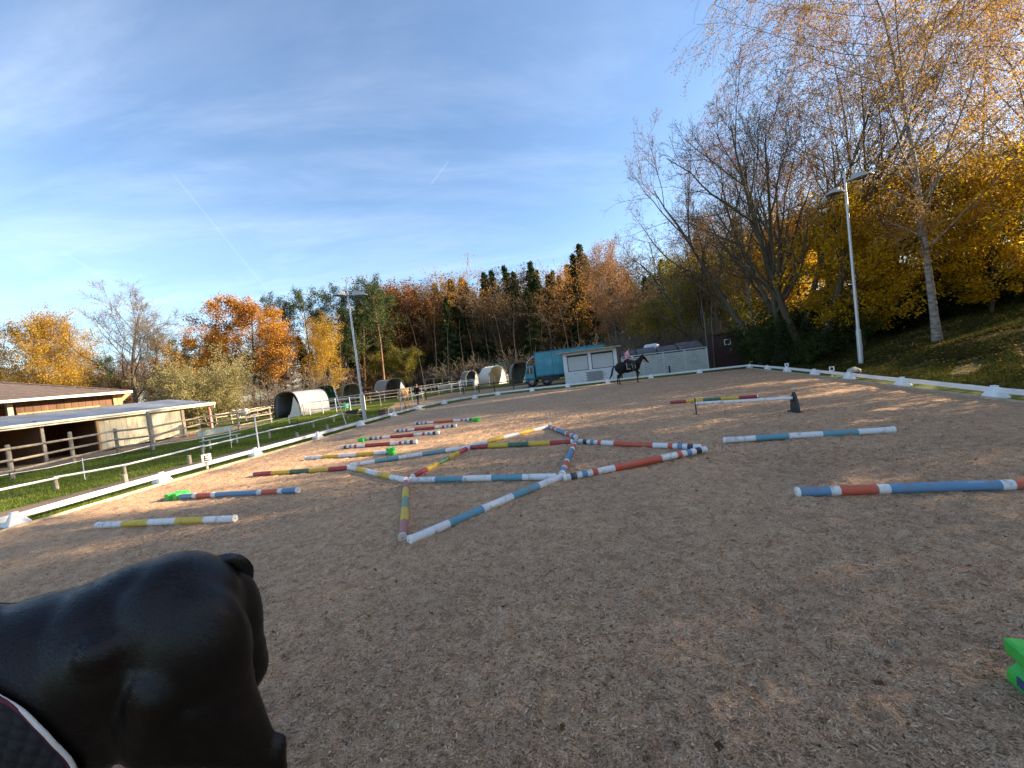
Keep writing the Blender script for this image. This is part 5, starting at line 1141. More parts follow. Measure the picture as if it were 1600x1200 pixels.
# ------------------------------------------------------------------ field shelters
def shelter(loc, rz, w_, l_, h__, m, label, name='field_shelter', trim='tarp_dark', inner='tarp_white', front_flap=True, ridge=False, side_open=False, group='round topped field shelters'):
    """opening faces local -Y; arch profile along Y"""
    t = empty(name, loc, rz, label, 'field shelter', group)
    prof = []
    if ridge: prof = [(-w_ / 2, 0), (-w_ / 2 * .92, h__ * .62), (-w_ * .25, h__ * .90), (0, h__), (w_ * .25, h__ * .90), (w_ / 2 * .92, h__ * .62), (w_ / 2, 0)]
    else:
        for k in range(15):
            a = PI * k / 14; c = math.cos(a); s = math.sin(a); prof.append((-w_ / 2 * (abs(c) ** .62) * (1 if c > 0 else -1), h__ * (s ** .72)))
    ny = 12; rg = random.Random(int(loc[0] * 10)); vs = []; fs = []
    lo = 0 if not side_open else 3
    pr_ = prof[lo:len(prof) - lo] if side_open else prof
    for j in range(ny + 1):
        for (x, z) in pr_:
            sag = -.045 * math.sin(PI * ((j * 3 / ny) % 1)) * (1 if z > .3 else .2)
            n_ = math.hypot(x, z) or 1; vs.append(Vector((x + x / n_ * sag + rg.uniform(-.012, .012), -l_ / 2 + l_ * j / ny, z + z / n_ * sag)))
    k = len(pr_)
    for j in range(ny):
        for i in range(k - 1): fs.append((j * k + i, j * k + i + 1, (j + 1) * k + i + 1, (j + 1) * k + i))
    mb = MB(); mb.add(vs, fs); cv = mb.build('cover', M[m], t, smooth=True)
    so = cv.modifiers.new('thick', 'SOLIDIFY'); so.thickness = 0.02
    for j, y in enumerate((-l_ / 2 - .01, l_ / 2 + .01)):
        mb = MB(); mb.tube([(x * 1.01, y, z * 1.01) for x, z in prof], .055 if j == 0 else .03, 6); mb.build('arch', M[trim], t)
    # rear wall
    mb = MB(); bk = [Vector((x * .97, l_ / 2 - .04, z * .97)) for x, z in prof]; mb.prism(bk, (0, 0, 0), (0, .02, 0)); mb.build('rear_wall', M[m if not side_open else 'tarp_dark'], t)
    if front_flap:
        pts = [Vector((w_ / 2 * .97, -l_ / 2 - .02, 0)), Vector((w_ / 2 * .93, -l_ / 2 - .02, h__ * .45)), Vector((w_ / 2 * .62, -l_ / 2 - .02, h__ * .80)), Vector((w_ * .16, -l_ / 2 - .02, h__ * .30)), Vector((w_ * .02, -l_ / 2 - .02, 0))]
        mb = MB(); mb.prism(pts, (0, 0, 0), (0, .02, 0)); mb.build('door_flap', M[inner], t)
    for x in (-w_ * .2, w_ * .12):
        zt = h__ * .93; mb = MB(); mb.tube([(x, l_ / 2 - .12, 0), (x, l_ / 2 - .12, zt)], .025, 6); mb.build('pole', M['galv'], t)
    for z in (.6,):
        mb = MB(); mb.tube([(-w_ / 2 * .9, l_ / 2 - .1, z), (w_ / 2 * .9, l_ / 2 - .1, z)], .02, 6); mb.build('bar', M['galv'], t)
    return t
a = at(434, 655); b = at(471, 650)
shelter(((a.x + b.x) / 2 + .15, (a.y + b.y) / 2 + 2.6, 0), -.10, 2.6, 5.2, 2.45, 'tarp_grey', 'largest grey field shelter, open arched front with a white flap, left of the lamp post')
q = atd(506, 51); shelter((q.x, q.y, 0), .55, 2.6, 2.8, 2.75, 'tarp_green', 'green round topped field shelter behind the largest grey one', front_flap=False, side_open=False)
q = atd(546, 56); shelter((q.x, q.y, 0), .55, 2.6, 3.0, 2.6, 'tarp_khaki', 'khaki grey sagging field shelter left of the lamp post', front_flap=False)
q = atd(607, 56); shelter((q.x, q.y, 0), .75, 2.9, 3.6, 2.6, 'tarp_grey', 'grey field shelter with a white front flap directly behind the palomino horse')
q = atd(732, 66); shelter((q.x, q.y, 0), .5, 2.3, 2.4, 2.5, 'tarp_grey', 'small grey peaked shelter, left of the striped white one', ridge=True, trim='tarp_grey')
q = atd(768, 62); shelter((q.x, q.y, 0), .55, 3.0, 3.2, 2.75, 'tarp_white', 'white side panelled shelter with a grey top left of the turquoise truck', ridge=True, trim='tarp_grey')
q = atd(780, 72); shelter((q.x, q.y, 0), 1.2, 3.0, 3.4, 3.3, 'tarp_green', 'dark green shelter roof showing behind the white panelled shelter', front_flap=False)
q = atd(810, 56); shelter((q.x, q.y, 0), .15, 2.6, 3.0, 2.7, 'tarp_khaki', 'grey arched shelter half hidden by the cab of the turquoise truck', inner='tarp_white')
# open frame pen with a horse in it
q = atd(684, 58); t = empty('pen_frame', (q.x, q.y, 0), .1, 'open timber frame pen in the paddock right of the person in black', 'pen')
for x in (-1.9, -.6, .6, 1.9):
    for y in (-.8, .8):
        mb = MB(); mb.box((x, y, .95), (.09, .09, 1.95)); mb.build('post', M['wood_pale'], t)
for y in (-.8, .8):
    mb = MB(); mb.box((0, y, 1.97), (4.0, .1, .12)); mb.build('top_beam', M['wood_grey'], t)
mb = MB(); mb.box((1.0, -.86, .5), (1.9, .03, .75)); mb.build('board', M['board_pale'], t)
mb = MB(); mb.box((0, 0, 2.06), (4.2, 2.0, .04)); mb.build('roof', M['slate'], t)

q = atd(536, 44.5); mb = MB(); mb.tube([(0, 0, 0), (0, 0, .45), (0, 0, .47)], [.26, .34, .36], 14, caps=False); mb.tube([(0, 0, .02), (0, 0, .04)], .26, 14); o = mb.build('bucket', M['bucket']); o.location = (q.x, q.y, 0)
tag(o, 'green plastic feed tub standing by the rail fence left of the lamp post', 'tub')

# ------------------------------------------------------------------ kiosk
KA = Vector((0.972, -0.235, 0)); KO = Vector((4.80, 37.1, 0)); KI = Vector((0.235, 0.972, 0))
kw = col_on_line(963.5, KO, KA); print('kiosk width', kw)
ki = empty('kiosk', KO, 0, 'white kiosk with two closed roller shutters behind the far arena border', 'kiosk')
KM = Matrix((KA, KI, Vector((0, 0, 1)))).transposed()
def kx(mb, x0, x1, y0, y1, z0, z1): mb.box(KA * (x0 + x1) / 2 + KI * (y0 + y1) / 2 + Vector((0, 0, (z0 + z1) / 2)), (x1 - x0, y1 - y0, z1 - z0), M=KM)
KH = 2.82
w1a, w1b, w2a, w2b = kw * .075, kw * .47, kw * .53, kw * .935; zl, zh = 1.15, 2.60
mb = MB(); kx(mb, 0, kw, 0, .12, -.05, zl); mb.build('lower_wall', M['kiosk_wall'], ki)
mb = MB(); kx(mb, 0, kw, 0, .12, zh, KH); mb.build('lintel', M['metal_white'], ki)
for x0, x1 in ((0, w1a), (w1b, w2a), (w2b, kw)):
    mb = MB(); kx(mb, x0, x1, -.004, .12, zl, zh); mb.build('pillar', M['metal_white'], ki)
mb = MB(); kx(mb, kw - .12, kw, .12, 2.6, -.05, KH); mb.build('side_wall', M['kiosk_wall'], ki)
mb = MB(); kx(mb, 0, .12, .12, 2.6, -.05, KH); mb.build('side_wall', M['kiosk_wall'], ki)
mb = MB(); kx(mb, 0, kw, 2.6, 2.7, -.05, KH); mb.build('rear_wall', M['kiosk_wall'], ki)
mb = MB()
for i in range(5):
    y = -.55 + i * .8
    mb.add([KA * -.45 + KI * y + Vector((0, 0, KH + .02 + .01 * i)), KA * (kw + .45) + KI * y + Vector((0, 0, KH + .02 + .01 * i))], [])
mb = MB(); kx(mb, -.45, kw + .45, -.6, 3.0, KH + .005, KH + .10); mb.build('roof', M['slate'], ki)
mb = MB(); kx(mb, -.45, kw + .45, -.64, -.602, KH + .0, KH + .12); mb.build('fascia', M['wood_grey'], ki)
for (a, b) in ((w1a, w1b), (w2a, w2b)):
    fr = MB(); kx(fr, a, b, .03, .09, zh - .18, zh); kx(fr, a, b, .0, .07, zl, zl + .05); kx(fr, a, a + .05, .0, .07, zl + .05, zh - .18); kx(fr, b - .05, b, .0, .07, zl + .05, zh - .18)
    f_ = fr.build('window_frame', M['black_frame'], ki)
    z = zl + .055
    while z < zh - .25:
        mb = MB(); kx(mb, a + .055, b - .055, .035, .055, z, z + .118); mb.build('shutter_slat', M['shutter'], f_); z += .125
# grey brick patch
z = .12; row = 0
while z < .95:
    x = kw * .40 + (.12 if row % 2 else 0)
    while x < kw * .70:
        mb = MB(); kx(mb, x, x + .225, -.012 - random.uniform(0, .006), -.001, z, z + .105); mb.build('brick', M['brick_grey'], ki); x += .24
    z += .12; row += 1

# ------------------------------------------------------------------ turquoise horse truck
TO = Vector((1.35, 41.2, 0)); TA = Vector((0.985, -0.17, 0)).normalized(); TI = Vector((-TA.y, TA.x, 0))
TO = atd(818, 41.0)
tr = empty('horse_truck', TO, 0, 'turquoise box truck with a low cab, parked behind the white kiosk', 'truck')
TM = Matrix((TA, TI, Vector((0, 0, 1)))).transposed()
def tx(mb, x0, x1, y0, y1, z0, z1): mb.box(TA * (x0 + x1) / 2 + TI * (y0 + y1) / 2 + Vector((0, 0, (z0 + z1) / 2)), (x1 - x0, y1 - y0, z1 - z0), M=TM)
def tp_(x, y, z): return TA * x + TI * y + Vector((0, 0, z))
mb = MB(); cabp = [(0.0, .55), (0.02, 1.25), (.28, 2.05), (1.0, 2.12), (1.0, .55)]; mb.prism([tp_(x, 0, z) for x, z in cabp], (0, 0, 0), TI * 2.2); mb.build('cab', M['teal'], tr, bevel=.04)
mb = MB(); wn_ = [(.16, 1.30), (.34, 1.92), (.86, 1.95), (.86, 1.30)]; mb.prism([tp_(x, -.012, z) for x, z in wn_], (0, 0, 0), TI * .010); wd_ = mb.build('side_window', M['glass_dark'], tr)
mb = MB(); mb.bar(tp_(.55, -.02, 1.30), tp_(.55, -.02, 1.93), .03, .012, up=TI); mb.build('pillar', M['metal_white'], wd_)
mb = MB(); mb.prism([tp_(0.012, .15, 1.32), tp_(.24, .15, 1.98), tp_(.24, 2.05, 1.98), tp_(.012, 2.05, 1.32)], (0, 0, 0), TA * -.012); mb.build('windscreen', M['glass_dark'], tr)
mb = MB(); tx(mb, .12, .86, -.008, -.001, .70, 1.26); mb.build('door', M['teal'], tr, bevel=.002)
mb = MB(); tx(mb, 1.15, 8.0, -.08, 2.35, 1.0, 3.35); mb.build('box_body', M['teal'], tr, bevel=.04)
mb = MB()
for x in (1.2, 2.9, 4.6, 6.3, 7.9): tx(mb, x - .03, x + .03, -.095, -.081, 1.02, 3.33)
tx(mb, 1.15, 8.0, -.10, -.082, 3.26, 3.36); mb.build('trim', M['teal_dark'], tr)
mb = MB(); tx(mb, 1.1, 8.05, -.1, 2.37, .92, .995); mb.build('floor_frame', M['teal_dark'], tr)
mb = MB(); tx(mb, .9, 7.9, .5, 1.8, .62, .90); mb.build('chassis', M['black_frame'], tr)
mb = MB(); tx(mb, 1.6, 3.4, .0, .12, .45, .85); mb.build('side_locker', M['black_frame'], tr)
for nm, x in (('wheel', .62), ('wheel', 2.1), ('wheel', 6.2)):
    for y in (.02, 1.85):
        mb = MB(); mb.tube([tp_(x, y, .47), tp_(x, y + .05, .47), tp_(x, y + .27, .47), tp_(x, y + .3, .47)], [.38, .47, .47, .38], 22); wh = mb.build(nm, M['rubber'], tr)
        mb = MB(); mb.tube([tp_(x, y - .012, .47), tp_(x, y + .01, .47)], .22, 14); mb.build('rim', M['panel_grey'], wh)
mb = MB(); tx(mb, -.10, .10, .0, 2.2, .38, .56); mb.build('bumper', M['black_frame'], tr)
for y in (.35, 1.85):
    mb = MB(); mb.tube([tp_(-.03, y, .80), tp_(.0, y, .80)], .10, 12); mb.build('headlight', M['metal_white'], tr)
mb = MB(); mb.tube([tp_(.25, .0, 2.08), tp_(.42, .0, 2.5), tp_(.8, .0, 2.85), tp_(1.14, .0, 3.0)], .03, 6); mb.build('roof_deflector_bar', M['metal_white'], tr)
mb = MB(); mb.tube([tp_(.08, -.05, 1.35), tp_(.02, -.25, 1.45)], .015, 5); mb.box(tp_(.0, -.28, 1.62), (.05, .16, .32), M=TM); mb.build('mirror', M['black_frame'], tr)

# ------------------------------------------------------------------ panel fence, clutter behind it, brown shed
WO = Vector((9.75, 36.0, 0)); wl_ = col_on_line(1103, WO, KA); print('wall', wl_)
wf_ = empty('panel_fence', WO, 0, 'pale grey slatted panel fence between the kiosk and the brown shed', 'fence')
def wx(mb, x0, x1, y0, y1, z0, z1): mb.box(KA * (x0 + x1) / 2 + KI * (y0 + y1) / 2 + Vector((0, 0, (z0 + z1) / 2)), (x1 - x0, y1 - y0, z1 - z0), M=KM)
nP = 4
for i in range(nP + 1):
    x = wl_ * i / nP; mb = MB(); wx(mb, x - .055, x + .055, -.05, .06, -.1, 1.86); mb.build('post', M['panel_post'], wf_)
for i in range(nP):
    x0 = wl_ * i / nP + .06; x1 = wl_ * (i + 1) / nP - .06; z = .06
    while z < 1.74:
        d_ = random.uniform(0, .012)
        mb = MB(); xm = (x0 + x1) / 2
        wx(mb, x0, x1, -.02 + d_, .02 + d_, z, z + .125); mb.build('slat', M['panel_grey'], wf_, bevel=.006); z += .142
mb = MB(); wx(mb, .0, wl_, -.03, .05, 1.865, 1.93); mb.build('cap_rail', M['panel_post'], wf_)
q = col_on_line(1042, WO, KA); mb = MB(); mb.box((0, 0, .35), (.12, .05, .7)); o = mb.build('plank_stub', M['black_frame']); o.location = WO + KA * q - KI * .25; tag(o, 'small dark upright board leaning against the panel fence', 'board')
def clutter(px0, px1, z0, z1, y0, y1, m, name, label, tilt=0.0, cat='sheet stack'):
    a = col_on_line(px0, WO, KA); b = col_on_line(px1, WO, KA); mb = MB()
    mb.add([KA * a + KI * y0 + Vector((0, 0, 0)), KA * b + KI * y0, KA * b + KI * y1, KA * a + KI * y1, KA * a + KI * y0 + Vector((0, 0, z0)), KA * b + KI * y0 + Vector((0, 0, z0 + tilt)), KA * b + KI * y1 + Vector((0, 0, z1 + tilt)), KA * a + KI * y1 + Vector((0, 0, z1))], [(3, 2, 1, 0), (4, 5, 6, 7), (0, 1, 5, 4), (1, 2, 6, 5), (2, 3, 7, 6), (3, 0, 4, 7)])
    o = mb.build(name, M[m], bevel=.03); o.location = WO; return tag(o, label, cat)
clutter(969, 994, 2.1, 2.4, .5, 2.0, 'slate', 'sheet_stack', 'dark sheeted stack behind the panel fence next to the kiosk')
clutter(996, 1027, 2.05, 2.45, .5, 2.2, 'slate', 'sheet_stack', 'grey sheeted stack behind the panel fence above the rider')
clutter(1029, 1060, 2.05, 2.40, .45, 2.1, 'slate', 'sheet_stack', 'blue grey sheeted stack behind the middle of the panel fence', tilt=.05)
clutter(1062, 1100, 2.10, 2.55, .4, 2.2, 'slate', 'low_lean_to', 'low dark roof covered in leaves behind the right end of the panel fence', cat='lean-to')
a = col_on_line(1022, WO, KA); mb = MB(); mb.tube([KA * (a - .55) + KI * 3.0 + Vector((0, 0, 2.45)), KA * (a - .4) + KI * 3.0 + Vector((0, 0, 2.5)), KA * (a + .5) + KI * 3.0 + Vector((0, 0, 2.52)), KA * (a + .75) + KI * 3.0 + Vector((0, 0, 2.45))], [.12, .25, .25, .16], 12)
mb.box(KA * (a + .1) + KI * 3.0 + Vector((0, 0, 1.25)), (1.0, .6, 2.3), M=KM); o = mb.build('white_tank', M['metal_white'], smooth=False); o.location = WO; tag(o, 'rounded white tank top behind the sheeted stacks', 'tank')
SO = atd(1116, 36.3); SA = Vector((0.972, -0.235, 0)); sw = col_on_line(1167, SO, SA); print('shed width', sw)
sh = empty('shed', (SO.x, SO.y, tz(SO.x, SO.y)), 0, 'dark brown wooden shed with a small white framed window at the far right corner', 'shed')
SZ = tz(SO.x, SO.y) * 0
x = 0; k = 0; HL = 2.85
n_b = 15; bw = sw / n_b
for i in range(n_b):
    x0 = i * bw; zt = HL + .28 * (i + .5) / n_b; mb = MB(); wx(mb, x0, x0 + bw - .008, random.uniform(-.006, .006), .03, -.3, zt - .05); mb.build('board', M['shed_red'], sh)
mb = MB(); 
mb.add([KA * -.12 + KI * -.18 + Vector((0, 0, HL - .05)), KA * (sw + .12) + KI * -.18 + Vector((0, 0, HL + .25)), KA * (sw + .12) + KI * 2.6 + Vector((0, 0, HL + .15)), KA * -.12 + KI * 2.6 + Vector((0, 0, HL - .15))] + [KA * -.12 + KI * -.18 + Vector((0, 0, HL + .03)), KA * (sw + .12) + KI * -.18 + Vector((0, 0, HL + .33)), KA * (sw + .12) + KI * 2.6 + Vector((0, 0, HL + .23)), KA * -.12 + KI * 2.6 + Vector((0, 0, HL - .07))], [(3, 2, 1, 0), (4, 5, 6, 7), (0, 1, 5, 4), (1, 2, 6, 5), (2, 3, 7, 6), (3, 0, 4, 7)]); mb.build('roof', M['wood_dark'], sh)
for x0 in (-.02, sw - .03):
    mb = MB(); wx(mb, x0, x0 + .05, .035, 2.4, -.3, HL - .12); mb.build('side_wall', M['shed_red'], sh)
mb = MB(); wx(mb, 0, sw, 2.4, 2.45, -.3, HL - .2); mb.build('rear_wall', M['shed_red'], sh)
mb = MB(); wx(mb, sw * .33, sw * .80, -.035, -.008, -.1, 2.35); dr_ = mb.build('door', M['shed_red'], sh)
mb = MB(); wx(mb, sw * .30, sw * .50, -.065, -.037, 2.30, 2.36); wx(mb, sw * .30, sw * .50, -.065, -.037, 1.86, 1.92); wx(mb, sw * .30, sw * .325, -.065, -.037, 1.92, 2.30); wx(mb, sw * .475, sw * .50, -.065, -.037, 1.92, 2.30); fr_ = mb.build('window', M['sign_white'], sh)
mb = MB(); wx(mb, sw * .33, sw * .47, -.045, -.037, 1.93, 2.29); mb.build('pane', M['glass_dark'], fr_)
mb = MB(); wx(mb, sw * .475, sw * .505, -.07, -.036, 1.36, 1.5); mb.build('handle', M['galv'], dr_)
mb = MB(); sr = random.Random(9)
def scrawl(x, z, n, s):
    for i in range(n):
        a = KA * (x + i * s * .55) + KI * -.012 + Vector((0, 0, z + sr.uniform(-.3, .3) * s)); b = a + KA * sr.uniform(-.3, .8) * s + Vector((0, 0, sr.uniform(-.7, .7) * s)); mb.bar(a, b, .022, .006, up=KI)
scrawl(sw * .24, 2.62, 9, .12); scrawl(sw * .46, 2.70, 9, .13); scrawl(sw * .76, 1.9, 7, .13); scrawl(sw * .80, 1.65, 5, .11); mb.build('scrawl', M['scrawl'], sh)
# tree stems between fence and shed
for i, (px, r_) in enumerate([(1106, .10), (1112, .08)]):
    q = atd(px, 36.6); P, R = grow(np.random.RandomState(i + 2), np.array([[0, 0, -.2]]), np.array([[-.12 if i == 0 else .03, 0, 1.0]]), np.array([6.0]), np.array([r_ * 1.3]), 8, .06, .02, .4)
    mt = np_mesh('stem', *tubes_np(P, R, 8)); mt.materials.append(M['bark_grey']); o = link_mesh('tree_stem', mt, None, smooth=True); o.location = (q.x, q.y, 0)
    tag(o, ['left one of the two bare stems between the panel fence and the brown shed', 'right one of the two bare stems between the panel fence and the brown shed'][i], 'tree stem')

# ------------------------------------------------------------------ benches and chairs on the lawn
a = at(316, 704); b = at(363, 693); d_ = (b - a); d_.z = 0; L_ = d_.length; d_.normalize(); n_ = Vector((-d_.y, d_.x, 0))
t = empty('bench', a, math.atan2(d_.y, d_.x), 'pale green bench with a backrest on the lawn behind the letter E', 'bench'); L_ = 2.0
mb = MB(); mb.box((L_ / 2, .16, .80), (L_, .035, .26)); mb.build('backrest', M['bench_green'], t)
for y in (-.22, -.08, .06):
    mb = MB(); mb.box((L_ / 2, y, .44), (L_, .11, .035)); mb.build('seat_slat', M['bench_green'], t)
for x in (.25, L_ - .25):
    for y, hh in ((-.22, .42), (.15, .92)):
        mb = MB(); mb.box((x, y, hh / 2), (.06, .06, hh)); mb.build('leg', M['bench_green'], t)
    mb = MB(); mb.box((x, -.04, .40), (.05, .38, .05)); mb.build('bracket', M['chair_dark'], t)
def chair(loc, rz, label, grey=False):
    t = empty('garden_chair', loc, rz, label, 'chair', 'dark garden chairs on the lawn'); m = M['chair_dark']
    mb = MB(); mb.box((0, 0, .42), (.46, .44, .04)); mb.build('seat', m, t)
    mb = MB(); mb.box((0, .22, .70), (.46, .04, .48)); mb.build('backrest', M['panel_grey'] if grey else m, t)
    for x in (-.2, .2):
        for y in (-.19, .19):
            mb = MB(); mb.tube([(x, y, 0), (x * .95, y, .41)], .018, 6); mb.build('leg', m, t)
        mb = MB(); mb.tube([(x, -.19, .41), (x, -.19, .62), (x, .2, .64)], .016, 6); mb.build('armrest', m, t)
    return t
q = at(461, 672); chair((q.x, q.y, 0), 2.0, 'dark garden chair with a light back on the lawn before the largest shelter', True)
q = at(370, 697); 0 and chair((q.x, q.y, 0), .3, 'dark chair at the right end of the pale green bench')
q = at(551, 654); t = empty('wheelbarrow', (q.x, q.y, 0), .3, 'small dark wheelbarrow standing by the path left of the lamp post', 'wheelbarrow')
mb = MB(); mb.add([(-.3, -.22, .3), (.3, -.22, .3), (.3, .22, .3), (-.3, .22, .3), (-.45, -.3, .55), (.5, -.3, .6), (.5, .3, .6), (-.45, .3, .55)], [(3, 2, 1, 0), (0, 1, 5, 4), (1, 2, 6, 5), (2, 3, 7, 6), (3, 0, 4, 7), (4, 5, 6, 7)]); mb.build('tray', M['chair_dark'], t)
mb = MB(); mb.tube([(.62, -.04, .18), (.62, .04, .18)], .18, 14); mb.build('wheel', M['rubber'], t)
for y in (-.22, .22):
    mb = MB(); mb.tube([(.6, y * .3, .18), (0, y, .3), (-.9, y * 1.2, .55)], .018, 6); mb.tube([(-.25, y, .3), (-.3, y, 0)], .016, 6); mb.build('handle', M['wood_grey'], t)
q = at(597, 649); t = empty('box_stool', (q.x, q.y, 0), .5, 'small dark box seat with a white arch beside the left arena border', 'seat')
mb = MB(); mb.box((0, 0, .2), (.4, .35, .4)); mb.build('box', M['wood_dark'], t, bevel=.01)
mb = MB(); mb.tube([(.45, 0, 0), (.47, 0, .35), (.65, 0, .48), (.83, 0, .35), (.85, 0, 0)], .03, 6); mb.build('arch', M['metal_white'], t)

# ------------------------------------------------------------------ living things
def blob(parts, voxel, smooth_it=8, name='body'):
    """fuse ellipsoids ('e', centre, radii, pitch) and tapered limbs ('c', points, radii) into one skin"""
    bm = bmesh.new()
    for p in parts:
        if p[0] == 'e':
            c, r = Vector(p[1]), p[2]; pitch = p[3] if len(p) > 3 else 0; yaw = p[4] if len(p) > 4 else 0
            Mx = Matrix.Translation(c) @ Matrix.Rotation(yaw, 4, 'Z') @ Matrix.Rotation(pitch, 4, 'Y') @ Matrix.Diagonal((r[0], r[1], r[2], 1))
            bmesh.ops.create_icosphere(bm, subdivisions=4, radius=1.0, matrix=Mx)
        else:
            pts = [Vector(q) for q in p[1]]; rs = p[2]
            for i in range(len(pts) - 1):
                L_ = (pts[i + 1] - pts[i]).length; n = max(2, int(L_ / (min(rs[i], rs[i + 1]) * .5)))
                n = min(n, 26)
                for k in range(n + 1):
                    t = k / n; c = pts[i].lerp(pts[i + 1], t); r = rs[i] * (1 - t) + rs[i + 1] * t
                    bmesh.ops.create_icosphere(bm, subdivisions=2, radius=r, matrix=Matrix.Translation(c))
    me = bpy.data.meshes.new(name); bm.to_mesh(me); bm.free()
    o = bpy.data.objects.new('tmp', me); C.objects.link(o)
    m = o.modifiers.new('r', 'REMESH'); m.mode = 'VOXEL'; m.voxel_size = voxel; m.use_smooth_shade = True
    if smooth_it: s = o.modifiers.new('s', 'SMOOTH'); s.factor = 0.5; s.iterations = smooth_it
    dg = bpy.context.evaluated_depsgraph_get(); out = bpy.data.meshes.new_from_object(o.evaluated_get(dg)); out.name = name
    bpy.data.objects.remove(o); bpy.data.meshes.remove(me)
    out.polygons.foreach_set('use_smooth', [True] * len(out.polygons))
    return out
def hair_mesh(rng, strands, r, sides=3):
    """strands: list of polylines"""
    P = np.array(strands); N, n, _ = P.shape; R = np.linspace(1, .25, n)[None, :] * np.full((N, 1), r)
    return tubes_np(P, R, sides)
def horse_parts(pose, head='up', det=False):
    Pp = [('e', (0.02, 0, 1.19), (0.66, 0.305, 0.345)), ('e', (0.30, 0, 1.17), (0.40, 0.285, 0.37)), ('e', (-0.22, 0, 1.24), (0.40, 0.30, 0.31)), ('e', (-0.06, 0, 1.10), (0.44, 0.28, 0.32)), ('e', (-0.24, 0.14, 1.02), (0.20, 0.12, 0.16), 0.3), ('e', (-0.24, -0.14, 1.02), (0.20, 0.12, 0.16), 0.3),
          ('e', (-0.50, 0, 1.30), (0.34, 0.27, 0.285), 0.10), ('e', (0.02, 0, 1.40), (0.55, 0.14, 0.115)), ('e', (-0.38, 0, 1.47), (0.26, 0.15, 0.11)),
          ('e', (0.62, 0, 1.18), (0.25, 0.235, 0.33)), ('e', (0.42, 0, 1.44), (0.24, 0.10, 0.16), 0.15), ('e', (0.74, 0, 1.12), (0.13, 0.18, 0.20))]
    for s in (-1, 1):
        Pp += [('e', (-0.60, s * .135, 1.20), (0.29, 0.165, 0.30), 0.25), ('e', (-0.72, s * .115, 1.16), (0.17, 0.135, 0.24), -0.1), ('e', (-0.30, s * .245, 1.34), (0.10, 0.065, 0.085)),
               ('e', (-0.48, s * .17, 1.02), (0.24, 0.135, 0.24), 0.4), ('e', (0.55, s * .17, 1.24), (0.17, 0.10, 0.30), -0.45), ('e', (0.56, s * .17, 1.05), (0.16, 0.10, 0.15))]
    for s, key in ((1, 'hl'), (-1, 'hr')):
        st, hk, ft, hf = pose[key]; st = (st[0], s * .185, st[1]); hk = (hk[0], s * .15, hk[1]); ft = (ft[0], s * .145, ft[1]); hf = (hf[0], s * .145, hf[1])
        if pose is NEAR: Pp += [('c', [(-.735, s * .125, 1.16), (-.76, s * .135, .93), (hk[0] + .06, s * .15, hk[2] + .05)], [.145, .125, .075]), ('c', [(-.70, 0, 1.30), (-.72, 0, 1.10)], [.13, .12])]
        Pp += [('c', [(-.50, s * .15, 1.12), st], [.19, .125]), ('c', [(-.62, s * .13, 1.0), ((st[0] + hk[0]) / 2 - .04, s * .155, (st[2] + hk[2]) / 2)], [.17, .105]), ('c', [st, ((st[0] + hk[0]) / 2, s * .17, (st[2] + hk[2]) / 2 + .02), hk], [.125, .10, .058]),
               ('c', [hk, (hk[0] - .025, hk[1], hk[2] + .05)], [.056, .042]), ('c', [hk, ft], [.052, .036]), ('e', ft, (.047, .042, .047)), ('c', [ft, hf], [.036, .052])]
    for s, key in ((1, 'fl'), (-1, 'fr')):
        el, kn, ft, hf = pose[key]; y = s * .15; q = lambda a: (a[0], y, a[1])
        Pp += [('c', [q((.55, 1.08)), q(el)], [.12, .10]), ('c', [q(el), q(kn)], [.10, .055]), ('e', q(kn), (.055, .05, .06)), ('c', [q(kn), q(ft)], [.044, .034]), ('e', q(ft), (.045, .04, .045)), ('c', [q(ft), q(hf)], [.035, .052])]
    nk = {'up': [(0.66, 0, 1.32), (0.86, 0, 1.52), (1.06, 0, 1.70), (1.16, 0, 1.80)], 'low': [(0.68, 0, 1.26), (0.95, 0, 1.34), (1.18, 0, 1.44), (1.30, 0, 1.48)], 'graze': [(.66, 0, 1.2), (.95, 0, .98), (1.15, 0, .66), (1.22, 0, .48)]}[head]
    hd = {'up': [(1.18, 0, 1.76), (1.34, 0, 1.56), (1.50, 0, 1.34)], 'low': [(1.32, 0, 1.45), (1.50, 0, 1.27), (1.66, 0, 1.08)], 'graze': [(1.22, 0, .48), (1.30, 0, .26), (1.36, 0, .07)]}[head]
    Pp += [('c', nk, [.225, .175, .135, .115]), ('c', [tuple(Vector(nk[0]) + Vector((-.10, 0, .10))), tuple(Vector(nk[1]) + Vector((-.05, 0, .05))), tuple(Vector(nk[3]) + Vector((-.02, 0, .02)))], [.13, .10, .085]),
           ('c', [tuple(Vector(nk[0]) + Vector((.06, 0, -.12))), nk[2]], [.17, .12]), ('c', hd, [.115, .088, .058]), ('e', tuple(Vector(hd[0]) + Vector((.03, 0, -.06))), (.12, .075, .12)), ('e', hd[2], (.065, .058, .065))]
    return Pp, nk, hd
STAND = {'hl': ((-.32, .93), (-.80, .60), (-.76, .20), (-.70, .05)), 'hr': ((-.24, .93), (-.66, .58), (-.58, .20), (-.52, .05)), 'fl': ((.55, .95), (.56, .52), (.55, .20), (.60, .05)), 'fr': ((.55, .95), (.60, .52), (.60, .20), (.65, .05))}
NEAR = {'hl': ((-.42, .95), (-.93, .64), (-.93, .22), (-.87, .05)), 'hr': ((-.20, .93), (-.56, .58), (-.46, .20), (-.40, .05)), 'fl': ((.55, .95), (.56, .52), (.55, .20), (.60, .05)), 'fr': ((.55, .95), (.60, .52), (.60, .20), (.65, .05))}
